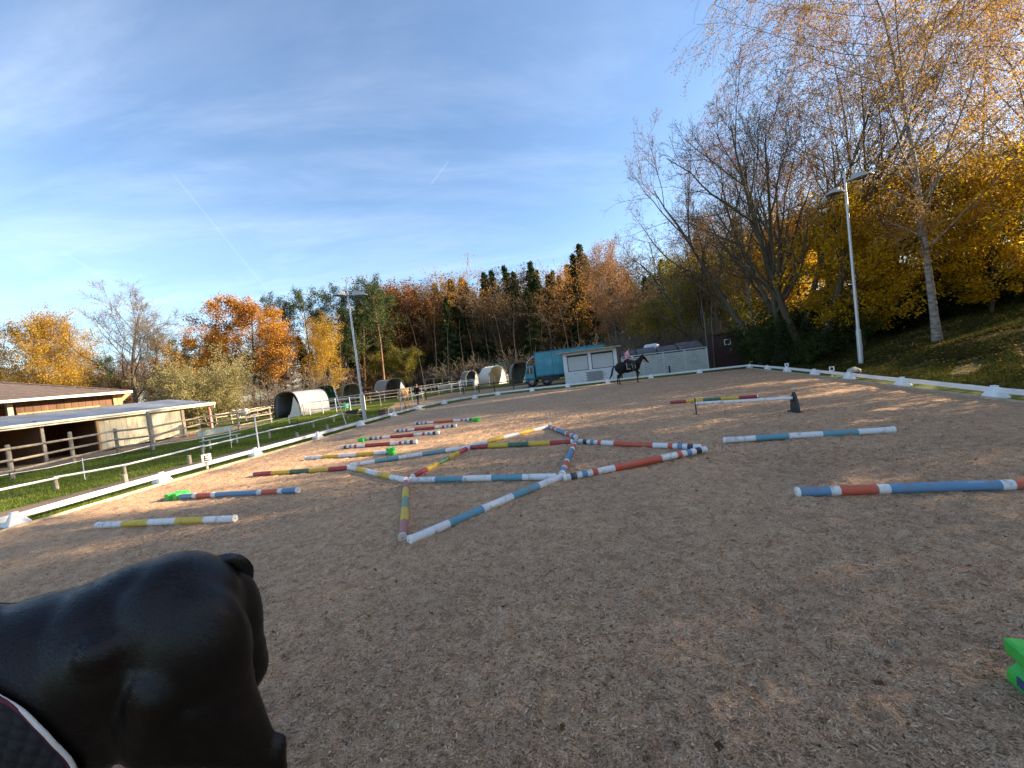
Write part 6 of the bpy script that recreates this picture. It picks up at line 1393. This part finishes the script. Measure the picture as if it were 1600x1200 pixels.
TROT = {'hl': ((-.30, .92), (-.66, .58), (-.66, .20), (-.60, .05)), 'hr': ((-.34, .93), (-.84, .64), (-.90, .28), (-.90, .12)), 'fl': ((.62, .95), (.84, .66), (.70, .36), (.60, .28)), 'fr': ((.55, .95), (.56, .52), (.52, .20), (.56, .05))}
def coat(name, col, rough=.4, sheen=0.0, var=.3, scale=2.5, spec=.5):
    m, N, L, B = new_mat(name)
    co = N.new('ShaderNodeTexCoord'); nz = N.new('ShaderNodeTexNoise'); nz.inputs['Scale'].default_value = scale; nz.inputs['Detail'].default_value = 4; L.new(co.outputs['Object'], nz.inputs['Vector'])
    rp = N.new('ShaderNodeValToRGB'); L.new(nz.outputs['Fac'], rp.inputs[0]); rp.color_ramp.elements[0].position = .35; rp.color_ramp.elements[1].position = .68
    rp.color_ramp.elements[0].color = (*[c * (1 - var) for c in col], 1); rp.color_ramp.elements[1].color = (col[0] * (1 + var * 1.5), col[1] * (1 + var), col[2] * (1 + var * .8), 1)
    L.new(rp.outputs[0], B.inputs['Base Color']); B.inputs['Roughness'].default_value = rough; B.inputs['Specular IOR Level'].default_value = spec
    rr_ = N.new('ShaderNodeMapRange'); rr_.inputs['To Min'].default_value = rough - .10; rr_.inputs['To Max'].default_value = rough + .14; L.new(nz.outputs['Fac'], rr_.inputs[0]); L.new(rr_.outputs[0], B.inputs['Roughness'])
    # short hair: very fine streaks along the body
    mp_ = N.new('ShaderNodeMapping'); mp_.inputs['Scale'].default_value = (28, 150, 60); mp_.inputs['Rotation'].default_value = (0, .5, 0); L.new(co.outputs['Object'], mp_.inputs['Vector'])
    n2_ = N.new('ShaderNodeTexNoise'); n2_.inputs['Scale'].default_value = 2.0; n2_.inputs['Detail'].default_value = 5; n2_.inputs['Roughness'].default_value = .7; L.new(mp_.outputs[0], n2_.inputs['Vector'])
    bp2 = N.new('ShaderNodeBump'); bp2.inputs['Distance'].default_value = .0022; bp2.inputs['Strength'].default_value = .6; L.new(n2_.outputs['Fac'], bp2.inputs['Height']); L.new(bp2.outputs[0], B.inputs['Normal'])
    if sheen: B.inputs['Sheen Weight'].default_value = sheen; B.inputs['Sheen Roughness'].default_value = .4; B.inputs['Sheen Tint'].default_value = (.9, .8, .7, 1)
    return m
M['coat_black_near'] = coat('glossy_black_brown_coat', (.0046, .0026, .0018), .31, 0.0, .6, 2.2, .38)
M['coat_black'] = coat('black_coat', (.005, .004, .0045), .5, spec=.3)
M['coat_palomino'] = coat('palomino_coat', (.52, .30, .13), .6, var=.12)
M['coat_white'] = coat('white_pony_coat', (.70, .67, .60), .7, var=.08)
M['coat_bay'] = coat('dark_bay_coat', (.035, .018, .012), .5)
M['mane_black'] = mat('black_horse_hair', (.010, .009, .009), .45, .3)
M['mane_cream'] = mat('cream_horse_hair', (.62, .52, .38), .7, .1)
def make_horse(loc, rz, s, pose, head, cm, mm, label, voxel=.022, it=6, tailpts=None, blaze=False, group=None):
    t = empty('horse', loc, rz, label, 'horse', group); t.scale = (s, s, s)
    Pp, nk, hd = horse_parts(pose, head)
    body = blob(Pp, voxel, it, 'body'); bo = link_mesh('body', body, M[cm], t)
    rg = np.random.RandomState(3)
    # ears
    for y in (-1, 1):
        b = Vector(hd[0]) + Vector((-.03, y * .055, .07)); mb = MB(); mb.tube([b, b + Vector((.01, y * .012, .06)), b + Vector((.025, y * .015, .14))], [.032, .034, .004], 8); mb.build('ear', M[cm], t, smooth=True)
        ey = Vector(hd[0]).lerp(Vector(hd[1]), .38) + Vector((.015, y * .082, .03)); mb = MB(); mb.tube([ey - Vector((0, y * .012, 0)), ey + Vector((0, y * .010, 0))], [.022, .012], 8); mb.build('eye', M['black_leather'], t)
        nz_ = Vector(hd[2]) + Vector((.03, y * .045, .02)); mb = MB(); mb.tube([nz_, nz_ + Vector((.01, y * .012, 0))], [.014, .010], 8); mb.build('nostril', M['black_leather'], t)
    # mane
    A = Vector(nk[0]) + Vector((-.16, 0, .20)); strands = []
    crest = [Vector(nk[0]) + Vector((-.17, 0, .16)), Vector(nk[1]) + Vector((-.11, 0, .11)), Vector(nk[2]) + Vector((-.09, 0, .10)), Vector(nk[3]) + Vector((-.06, 0, .10))]
    for i in range(220):
        u = rg.uniform(0, 2.999); k = int(u); b = crest[k].lerp(crest[k + 1], u - k) + Vector((rg.normal(0, .01), rg.normal(0, .02), rg.normal(0, .01)))
        L_ = rg.uniform(.16, .26); sd_ = -1
        strands.append([tuple(b + Vector((rg.normal(0, .012) * q, sd_ * (.09 * math.sin(q * 1.4)) , .02 * math.sin(q * 3) - L_ * q * q))) for q in (0, .35, .7, 1.0)])
    me = np_mesh('mane', *hair_mesh(rg, strands, .008)); me.materials.append(M[mm]); link_mesh('mane', me, None, t, smooth=True)
    # tail
    tpn = tailpts or [(-.80, 0, 1.38), (-.93, 0, 1.30), (-1.0, 0, 1.05), (-1.0, 0, .75), (-.97, 0, .42)]
    tpn = [Vector(q) for q in tpn]; strands = []; prof = [.012, .05, .07, .075, .03]
    for _ in range(3): tpn = [tpn[0]] + [(tpn[i - 1] * .25 + tpn[i] * .5 + tpn[i + 1] * .25) if _ and 0 else tpn[i] for i in range(1, len(tpn) - 1)] + [tpn[-1]]
    def bez(u):
        k = int(min(u, 3.9999)); f = u - k; g_ = lambda i: tpn[max(0, min(4, i))]; a_, b_, c_, d_ = g_(k - 1), g_(k), g_(k + 1), g_(k + 2)
        return (b_ * 2 + (c_ - a_) * f + (a_ * 2 - b_ * 5 + c_ * 4 - d_) * f * f + (b_ * 3 - a_ - c_ * 3 + d_) * f ** 3) * .5
    for i in range(700):
        a = rg.uniform(0, 6.28); rr = math.sqrt(rg.uniform(0, 1)); en = rg.uniform(.75, 1.0); line = []
        for q in np.linspace(0, 1, 15):
            u = min(q * en, .9999) * 4; k = int(u); c = bez(u); w_ = prof[k] * (1 - (u - k)) + prof[k + 1] * (u - k)
            line.append((c.x + math.cos(a) * rr * w_ + .008 * math.sin(q * 7 + a), c.y + math.sin(a) * rr * w_ + .008 * math.sin(q * 6 + a * 2), c.z))
        strands.append(line)
    me = np_mesh('tail', *hair_mesh(rg, strands, .0045)); me.materials.append(M[mm]); link_mesh('tail', me, None, t, smooth=True)
    # hooves
    for s_, key in ((1, 'hl'), (-1, 'hr'), (1, 'fl'), (-1, 'fr')):
        h_ = pose[key][3]; y = s_ * (.145 if key[0] == 'h' else .15); mb = MB(); mb.tube([(h_[0] + .025, y, h_[1] - .05), (h_[0], y, h_[1] + .035)], [.066, .052], 12); mb.build('hoof', M['hoof'], t)
    if blaze:
        f = Vector(hd[0]).lerp(Vector(hd[1]), .45); n_ = (Vector(hd[1]) - Vector(hd[0])).normalized(); up = Vector((n_.z, 0, -n_.x)); up = up if up.x > 0 else -up
        mb = MB(); mb.tube([f + up * .088 - n_ * .06, f + up * .096, f + up * .082 + n_ * .09], [.014, .026, .012], 8); mb.build('star', M['coat_white'], t)
    return t, bo

# distant horses
hp = Vector((7.55, 28.9, 0)); rzH = math.atan2(1.3, 1.75) * .12
rider_horse, _b = make_horse((8.25, 29.1, 0), .10, 1.02, TROT, 'up', 'coat_black', 'mane_black', 'black horse with a white star trotting with its rider in front of the panel fence', voxel=.024, it=4, blaze=True,
    tailpts=[(-.80, 0, 1.38), (-.98, 0, 1.32), (-1.12, 0, 1.05), (-1.2, 0, .78), (-1.38, 0, .50)])
# saddle, pad, bridle
def patch(body, xs, zs, side, offset, name, m, parent, outline=None, n=26, bump_f=None, thick=.012):
    """cloth lying on the flank: grid in (x,z) dropped sideways on the body"""
    bt = BVHTree.FromPolygons([v.co for v in body.data.vertices], [p.vertices[:] for p in body.data.polygons])
    vs = []; idx = {}; fs = []
    for i in range(n + 1):
        for j in range(n + 1):
            u, v = i / n, j / n; x, z = outline(u, v) if outline else (xs[0] + (xs[1] - xs[0]) * u, zs[0] + (zs[1] - zs[0]) * v)
            hit = bt.ray_cast(Vector((x, side * .9, z)), Vector((0, -side, 0)))
            if hit[0] is None: hit = bt.find_nearest(Vector((x, side * .1, z)))
            p, nrm = hit[0], hit[1]
            if nrm.y * side < 0: nrm = -nrm
            b = bump_f(u, v) if bump_f else 0
            idx[i, j] = len(vs); vs.append(p + nrm * (offset + b))
    for i in range(n):
        for j in range(n): fs.append((idx[i, j], idx[i + 1, j], idx[i + 1, j + 1], idx[i, j + 1]))
    mb = MB(); mb.add(vs, fs); o = mb.build(name, M[m] if isinstance(m, str) else m, parent, smooth=True)
    if thick: so = o.modifiers.new('thick', 'SOLIDIFY'); so.thickness = thick; so.offset = -1
    return o, vs, idx
def tack(t, body):
    for sd_ in (-1, 1):
        pd, vs, ix = patch(body, (-.18, .42), (1.05, 1.50), sd_, .015, 'saddle_pad', 'black_leather', t, n=10)
        mb = MB(); ed = [vs[ix[0, j]] for j in range(9, -1, -1)] + [vs[ix[i, 0]] for i in range(1, 11)] + [vs[ix[10, j]] for j in range(1, 10)]
        mb.tube(ed, .016, 6); mb.build('piping', M['metal_white'], pd)
        patch(body, (.06, .36), (.98, 1.48), sd_, .035, 'saddle_flap', 'black_leather', t, n=8)
        mb = MB(); mb.tube([(.18, sd_ * .30, 1.40), (.20, sd_ * .38, 1.1), (.20, sd_ * .40, .82)], .010, 5); mb.tube([(.14, sd_ * .40, .80), (.26, sd_ * .40, .80)], .014, 5); mb.build('stirrup', M['galv'], t)
    mb = MB(); sdl = blob([('c', [(-.14, 0, 1.60), (.05, 0, 1.555), (.28, 0, 1.60)], [.10, .10, .09]), ('c', [(.05, -.12, 1.52), (.05, .12, 1.52)], [.09, .09])], .03, 3, 'saddle'); link_mesh('saddle', sdl, M['black_leather'], t)
tack(rider_horse, _b)
for y in (-1, 1):
    mb = MB(); mb.tube([(1.44, y * .07, 1.40), (1.1, y * .13, 1.46), (.62, y * .06, 1.72)], .008, 5); mb.build('rein', M['black_leather'], rider_horse)
# rider, in the horse's frame
def hand(parts, c, d):
    c = Vector(c); d = Vector(d).normalized(); s = d.cross(Vector((0, 0, 1))).normalized()
    parts += [('e', c, (.045, .03, .035))]
    for k in range(4): a = c + s * (k - 1.5) * .018 + d * .03; parts += [('c', [a, a + d * (.035 - .004 * abs(k - 1)) - Vector((0, 0, .02))], [.011, .009])]
    parts += [('c', [c, c - s * .03 + d * .03], [.013, .010])]
def person(name, loc, rz, J, label, top_m, leg_m, boot_m, hat=None, hair=True, sc_=1.0, group=None):
    """J: joint positions; one continuous body with clothes as slightly larger shells"""
    t = empty(name, loc, rz, label, 'person', group); t.scale = (sc_,) * 3
    P_ = J; b = []
    b += [('c', [P_['pelvis'], P_['waist'], P_['chest'], P_['neck']], [.125, .115, .145, .06]), ('e', P_['head'], (.085, .072, .11)), ('c', [P_['neck'], P_['head']], [.05, .055]), ('e', tuple(Vector(P_['head']) + Vector(P_.get('face', (1, 0, 0))) * .085 + Vector((0, 0, -.01))), (.018, .014, .02))]
    for s in ('l', 'r'):
        b += [('c', [P_['sh' + s], P_['el' + s], P_['wr' + s]], [.052, .042, .028]), ('c', [P_['chest'], P_['sh' + s]], [.10, .055]), ('c', [P_['hip' + s], P_['kn' + s], P_['an' + s]], [.085, .058, .038]), ('c', [P_['an' + s], P_['to' + s]], [.042, .032])]
        hand(b, tuple(Vector(P_['wr' + s]) + (Vector(P_['wr' + s]) - Vector(P_['el' + s])).normalized() * .05), Vector(P_['wr' + s]) - Vector(P_['el' + s]))
    link_mesh('body', blob(b, .014, 3, 'body'), M['skin'], t)
    sh = [('c', [tuple(Vector(P_['pelvis']) + Vector((0, 0, .05))), P_['waist'], P_['chest'], tuple(Vector(P_['chest']).lerp(Vector(P_['neck']), .55))], [.14, .135, .165, .09])]
    for s in ('l', 'r'): sh += [('c', [P_['sh' + s], P_['el' + s], tuple(Vector(P_['el' + s]).lerp(Vector(P_['wr' + s]), .9))], [.070, .058, .042]), ('c', [P_['chest'], P_['sh' + s]], [.12, .072])]
    link_mesh('jacket' if top_m == 'coat_black' else 'shirt', blob(sh, .018, 3, 'shirt'), M[top_m], t)
    lg = [('e', P_['pelvis'], (.15, .17, .13))]
    for s in ('l', 'r'): lg += [('c', [P_['hip' + s], P_['kn' + s], P_['an' + s]], [.105, .072, .050])]
    link_mesh('trousers', blob(lg, .018, 3, 'trousers'), M[leg_m], t)
    for s in ('l', 'r'):
        k = Vector(P_['kn' + s]).lerp(Vector(P_['an' + s]), .35 if boot_m == 'black_leather' else .85)
        link_mesh('boot', blob([('c', [tuple(k), P_['an' + s]], [.064, .056]), ('c', [P_['an' + s], P_['to' + s]], [.056, .044])], .014, 2, 'boot'), M[boot_m], t)
    hv = Vector(P_['head'])
    fx = Vector(P_.get('face', (1, 0, 0)))
    for y in (-1, 1):
        ep = hv + fx * .078 + fx.cross(Vector((0, 0, 1))) * y * .03 + Vector((0, 0, .005)); mb = MB(); mb.tube([ep - fx * .01, ep + fx * .004], [.010, .008], 6); mb.build('eye', M['black_leather'], t)
    if hat: link_mesh('helmet', blob([('e', tuple(hv + Vector((0, 0, .045))), (.115, .10, .10)), ('e', tuple(hv + fx * .10 + Vector((0, 0, .02))), (.06, .07, .015))], .014, 2, 'helmet'), M[hat], t)
    if hair: link_mesh('hair', blob([('e', tuple(hv - fx * .03 + Vector((0, 0, .02))), (.085, .082, .105)), ('c', [tuple(hv - fx * .08), tuple(hv - fx * .12 + Vector((0, 0, -.2)))], [.05, .03])], .014, 2, 'hair'), M['hair_brown'], t)
    return t
RJ = dict(pelvis=(.04, 0, 1.68), waist=(.03, 0, 1.84), chest=(.04, 0, 2.05), neck=(.06, 0, 2.24), head=(.09, 0, 2.36), shl=(.04, .18, 2.14), shr=(.04, -.18, 2.14), ell=(.12, .22, 1.88), elr=(.12, -.22, 1.88), wrl=(.36, .10, 1.82), wrr=(.36, -.10, 1.82),
          hipl=(.06, .12, 1.66), hipr=(.06, -.12, 1.66), knl=(.36, .30, 1.38), knr=(.36, -.30, 1.38), anl=(.16, .36, .95), anr=(.16, -.36, .95), tol=(.30, .37, .90), tor=(.30, -.37, .90))
person('person', (8.25, 29.1, 0), .10, RJ, 'rider in a pink shirt and dark breeches sitting on the black trotting horse', 'pink', 'navy', 'black_leather', hat='black_leather', sc_=1.02)
# palomino with a person in black
q = atd(628, 33.4); make_horse((q.x, q.y, 0), 1.55, .95, STAND, 'low', 'coat_palomino', 'mane_cream', 'palomino horse being led, seen from behind on the track beyond the left border', voxel=.026, it=4)
SJ = dict(pelvis=(0, 0, .95), waist=(0, 0, 1.1), chest=(.01, 0, 1.32), neck=(.02, 0, 1.52), head=(.04, 0, 1.65), shl=(0, .19, 1.43), shr=(0, -.19, 1.43), ell=(-.04, .26, 1.14), elr=(.02, -.25, 1.15), wrl=(.08, .27, .92), wrr=(.26, -.22, 1.10),
          hipl=(0, .10, .93), hipr=(0, -.10, .93), knl=(.14, .10, .50), knr=(-.06, -.10, .50), anl=(.10, .10, .09), anr=(-.26, -.10, .13), tol=(.26, .11, .05), tor=(-.14, -.11, .05))
q = atd(649, 35.0); person('person', (q.x, q.y, 0), 1.2, SJ, 'person in a black jacket and dark trousers leading the palomino horse', 'coat_black', 'navy', 'black_plastic', hat=None)
q = atd(376, 41); make_horse((q.x, q.y, 0), 2.9, .85, STAND, 'low', 'coat_white', 'mane_cream', 'white pony standing in the paddock right of the round olive bush', voxel=.028, it=4)
q = atd(690, 58); make_horse((q.x, q.y, 0), 2.4, .92, STAND, 'low', 'coat_bay', 'mane_black', 'dark horse standing inside the open timber frame pen', voxel=.030, it=4)
q = atd(569, 50); make_horse((q.x, q.y, 0), .2, .9, STAND, 'low', 'coat_bay', 'mane_black', 'dark horse with a white mark behind the left lamp post', voxel=.030, it=4, blaze=True)

# the near black horse, lower left
HN = Vector((-1.905, 1.60, 0)); HRZ = PI + math.radians(21); HS = 1.0
near, nb = make_horse(HN, HRZ, HS, NEAR, 'up', 'coat_black_near', 'mane_black', 'large glossy black horse at the lower left, seen from its flank and rump', voxel=.013, it=24,
    tailpts=[(-.58, -.04, 1.43), (-.72, -.11, 1.485), (-.78, -.22, 1.34), (-.58, -.38, 1.0), (-.50, -.40, .6)])
near.scale = (.75, .93, .967)
# short lying coat of the near horse: fine tapering hairs that follow the body
def coat_hair(t, body, n, m, ln=.016, wd=.0011):
    me0 = body.data; nv = len(me0.vertices); co = np.zeros(nv * 3, dtype=np.float32); me0.vertices.foreach_get('co', co); co = co.reshape(-1, 3)
    no = np.zeros(nv * 3, dtype=np.float32); me0.vertices.foreach_get('normal', no); no = no.reshape(-1, 3)
    rg_ = np.random.RandomState(8); ok = np.where((co[:, 0] < .75) & (co[:, 2] > .5))[0]; k = rg_.choice(ok, n)
    p = co[k] + rg_.normal(0, .006, (n, 3)); nn = no[k]; p = p - nn * np.sum((p - co[k]) * nn, 1, keepdims=True)
    fl = np.tile(np.array([[-1.0, 0, -.55]]), (n, 1)) + rg_.normal(0, .22, (n, 3)); fl[:, 2] -= np.clip(.9 - p[:, 2], 0, 1) * 2
    fl = _norm(fl - nn * np.sum(fl * nn, 1, keepdims=True)); d = _norm(fl + nn * .16); sd_ = np.cross(fl, nn); L_ = (ln * rg_.uniform(.5, 1.3, n))[:, None]
    a = p + nn * .0003; V = np.stack([a - sd_ * wd / 2, a + sd_ * wd / 2, a + d * L_ * .6 + sd_ * wd * .25, a + d * L_], 1).reshape(-1, 3)
    me = np_mesh('coat_hair', V, np.arange(n * 4).reshape(-1, 4)); me.materials.append(m); o = link_mesh('coat_hair', me, None, t); tag(o, kind='stuff'); return o
M['hair_near'] = mat('black_brown_coat_hair', (.013, .0072, .0045), .34, .5, 5, spec=.45)
coat_hair(near, nb, 200000, M['hair_near'])
quilt = lambda u, v: .013 * (abs(math.sin((u * 1.0 + v * .85) * 34)) * abs(math.sin((u * 1.0 - v * .85) * 34))) ** .45
M['quilt'] = mat('black_quilted_cloth', (.018, .018, .019), .8, .2, 30, bump=.0012, bscale=220)
M['burgundy'] = mat('burgundy_piping', (.12, .012, .03), .7, .1, 30, bump=.001, bscale=200)
M['cord_white'] = mat('white_cord', (.78, .75, .70), .7, .05, 30, bump=.0015, bscale=160)
def pad_outline(u, v):
    # rear edge bulges back, rounded top and bottom; u back->front, v bottom->top
    z = .88 + (1.50 - .88) * v
    xr = float(np.interp(z, [.88, .90, .94, 1.02, 1.07, 1.16, 1.26, 1.32, 1.42, 1.50], [-.08, -.14, -.17, -.163, -.148, -.12, -.06, .022, .17, .30]))
    x = xr + (.58 - xr) * u
    return x, z
pd, vs, ix = patch(nb, None, None, 1, .016, 'saddle_pad', 'quilt', near, outline=pad_outline, n=90, bump_f=quilt, thick=.012)
n = 90; edge = [vs[ix[0, j]] for j in range(n, -1, -2)] + [vs[ix[i, 0]] for i in range(1, n + 1, 2)]
for _ in range(6): edge = [edge[0]] + [(edge[i - 1] + edge[i] * 2 + edge[i + 1]) / 4 for i in range(1, len(edge) - 1)] + [edge[-1]]
mb = MB(); mb.tube([e + Vector((-.004, .0, -.004)) for e in edge], .0085, 8); mb.build('white_piping', M['cord_white'], pd, smooth=True)
mb = MB(); mb.tube([e + Vector((.012, .002, .012)) for e in edge], .0065, 8); mb.build('burgundy_piping', M['burgundy'], pd, smooth=True)
patch(nb, None, None, -1, .016, 'saddle_pad', 'quilt', near, outline=pad_outline, n=30, thick=.012)

# ------------------------------------------------------------------ ground cover
def sand_height(x, y):
    u = x * AU[0] + y * AU[1]; v = x * AV[0] + y * AV[1]
    i = np.clip(np.searchsorted(uu, u), 0, len(uu) - 1); j = np.clip(np.searchsorted(vv, v), 0, len(vv) - 1); return sand_z[i, j]
rg = np.random.RandomState(77)
def quads(P, ax, sd_, ln, wd): 
    return np.stack([P - ax * ln / 2, P + sd_ * wd / 2 + ax * ln * .1, P + ax * ln / 2, P - sd_ * wd / 2 - ax * ln * .1], 1).reshape(-1, 3)
def scatter_flat(n, rmin, rmax, power, amin, amax, size, aspect, lift, name, m, tilt=.35):
    r = rmin * (rmax / rmin) ** (rg.uniform(0, 1, n) ** power); a = rg.uniform(math.radians(amin), math.radians(amax), n)
    x = r * np.sin(a); y = r * np.cos(a)
    ok = (side(x, y, LEFT[3], LEFT[-1], 0.6) > 0) & (side(x, y, RIGHT[0], RIGHT[-1], 0.4) > 0) & (side(x, y, FAR[0], FAR[-1], 0.4) > 0); x = x[ok]; y = y[ok]; n = len(x)
    z = sand_height(x, y) + lift
    an = rg.uniform(0, 2 * PI, n); tl = rg.normal(0, tilt, n); ax = np.stack([np.cos(an) * np.cos(tl), np.sin(an) * np.cos(tl), np.sin(tl)], 1)
    sd_ = _norm(np.cross(ax, np.stack([rg.normal(0, .4, n), rg.normal(0, .4, n), np.ones(n)], 1)))
    ln = (size * rg.uniform(.4, 1.7, n))[:, None]; wd = ln * aspect * rg.uniform(.6, 1.5, n)[:, None]
    V = quads(np.stack([x, y, z], 1), ax, sd_, ln, wd); F = np.arange(n * 4).reshape(-1, 4)
    me = np_mesh(name, V, F, np.clip(rg.beta(2.5, 1.9, n), 0, 1)); me.materials.append(m); return tag(link_mesh(name, me, None), kind='stuff')
M['fibre'] = leaf_mat('wood_fibre', [(.085, .045, .028), (.37, .225, .13), (.68, .49, .33)], .05, 0.0)
scatter_flat(90000, 1.3, 11, .8, -62, 62, .032, .20, .003, 'wood_fibre_litter', M['fibre'])
scatter_flat(26000, 8, 26, 1.0, -45, 48, .06, .22, .004, 'far_wood_fibre_litter', M['fibre'])
# grass blades: lawn on the left, bank on the right
def blades(name, P, hgt, wid, m, lean=.35):
    n = len(P); an = rg.uniform(0, 2 * PI, n); d = np.stack([np.cos(an), np.sin(an), np.zeros(n)], 1); ln = rg.normal(0, lean, (n, 2)); h_ = hgt * rg.uniform(.5, 1.4, n)
    top = P + np.stack([ln[:, 0] * h_, ln[:, 1] * h_, h_], 1); V = np.stack([P - d * wid / 2, P + d * wid / 2, top], 1).reshape(-1, 3); F = np.arange(n * 3).reshape(-1, 3)
    cl_ = .5 + .22 * np.sin(P[:, 0] * 1.3 + 1) * np.sin(P[:, 1] * .9) + rg.normal(0, .18, n)
    me = np_mesh(name, V, F, np.clip(cl_, 0, 1)); me.materials.append(m); return tag(link_mesh(name, me, None), kind='stuff')
def in_poly(x, y, poly):
    ins = np.zeros(len(x), bool); j = len(poly) - 1
    for i in range(len(poly)):
        xi, yi = poly[i]; xj, yj = poly[j]; c = ((yi > y) != (yj > y)) & (x < (xj - xi) * (y - yi) / (yj - yi + 1e-9) + xi); ins ^= c; j = i
    return ins
lawn = [(-16.2, 4), (-14.2, 10.5), (-12.4, 18), (-11.2, 22.5), (-10, 27), (-9.4, 30), (-12, 42), (-24, 44), (-20.8, 34), (-21.6, 28), (-22.4, 24.5), (-24.4, 20), (-26, 8)]
x = rg.uniform(-26, -9, 260000); y = 4 + 40 * rg.uniform(0, 1, 260000) ** 1.3; k = in_poly(x, y, lawn); x, y = x[k][:110000], y[k][:110000]
blades('lawn_grass', np.stack([x, y, terrain(x, y)], 1), .075, .022, M['grass'])
# narrow grass strip under the left border
t_ = rg.uniform(0, 1, 30000); ly = 3 + 26 * t_; lx = np.interp(ly, [p[1] for p in LEFT], [p[0] for p in LEFT]) + rg.uniform(-.75, .40, 30000)
blades('border_grass', np.stack([lx, ly, np.full(30000, -.02)], 1), .075, .014, M['grass'])
s_ = -28 + 34 * rg.uniform(0, 1, 240000); d_ = .6 + 15 * rg.uniform(0, 1, 240000) ** 1.2
x = RO.x + RV.x * s_ + RN.x * d_; y = RO.y + RV.y * s_ + RN.y * d_; k = y > 2; x, y = x[k][:170000], y[k][:170000]
M['bank_grass'] = leaf_mat('bank_grass', [(.024, .028, .009), (.048, .058, .015), (.105, .105, .034)], .3, 0.0)
cl_ = np.sin(x * 1.7 + np.sin(y * 1.1) * 2) * np.sin(y * 1.5 + np.cos(x * .8) * 2)
P = np.stack([x, y, terrain(x, y)], 1); blades('bank_grass', P[cl_ > -.45], .15, .03, M['bank_grass'], .6)
n = 26000; s_ = -28 + 32 * rg.uniform(0, 1, n); d_ = 1.0 + 15 * rg.uniform(0, 1, n); x = RO.x + RV.x * s_ + RN.x * d_; y = RO.y + RV.y * s_ + RN.y * d_
dens = np.exp(-(((x - 20) / 5) ** 2 + ((y - 20) / 6) ** 2)) + .30; k = (rg.uniform(0, 1, n) < dens) & (y > 2); x, y = x[k], y[k]; n = len(x)
an = rg.uniform(0, 6.28, n); ax = np.stack([np.cos(an), np.sin(an), rg.normal(.2, .25, n)], 1); sd_ = _norm(np.cross(ax, np.stack([rg.normal(0, .3, n), rg.normal(0, .3, n), np.ones(n)], 1)))
V = quads(np.stack([x, y, terrain(x, y) + .07], 1), ax, sd_, np.full((n, 1), .11), np.full((n, 1), .075)); me = np_mesh('fallen_leaves', V, np.arange(n * 4).reshape(-1, 4), rg.uniform(0, 1, n)); me.materials.append(M['litter']); tag(link_mesh('fallen_leaves', me, None), kind='stuff')
# scattered leaves lying in the sand
scatter_flat(160, 1.6, 30, 1.0, -45, 50, .035, .7, .008, 'leaves_on_sand', M['l_brown'], .2)

# small clods and dark crumbs of footing near the viewer
def crumbs(n, name, m, s0, s1, rmin, rmax):
    r = rmin * (rmax / rmin) ** rg.uniform(0, 1, n); a = rg.uniform(math.radians(-62), math.radians(62), n); x = r * np.sin(a); y = r * np.cos(a)
    z = sand_height(x, y); base = np.array([[1, 0, 0], [0, 1, 0], [-1, 0, 0], [0, -1, 0], [0, 0, 1], [0, 0, -1.0]]); f = np.array([[0, 1, 4], [1, 2, 4], [2, 3, 4], [3, 0, 4], [1, 0, 5], [2, 1, 5], [3, 2, 5], [0, 3, 5]])
    sz = rg.uniform(s0, s1, (n, 1, 1)) * rg.uniform(.5, 1.3, (n, 1, 3)) * np.array([1.3, 1, .6]); an = rg.uniform(0, 6.28, n); c, s_ = np.cos(an), np.sin(an)
    V = base[None] * sz * rg.uniform(.7, 1.3, (n, 6, 1)); X_ = V[:, :, 0] * c[:, None] - V[:, :, 1] * s_[:, None]; Y_ = V[:, :, 0] * s_[:, None] + V[:, :, 1] * c[:, None]
    V = np.stack([X_ + x[:, None], Y_ + y[:, None], V[:, :, 2] + z[:, None] + .003], -1).reshape(-1, 3); F = (f[None] + np.arange(n)[:, None, None] * 6).reshape(-1, 3)
    me = np_mesh(name, V, F, np.repeat(rg.beta(2.0, 2.0, n), 8)); me.materials.append(m); tag(link_mesh(name, me, None), kind='stuff')
crumbs(16000, 'footing_crumbs', M['fibre'], .004, .012, 1.4, 10)
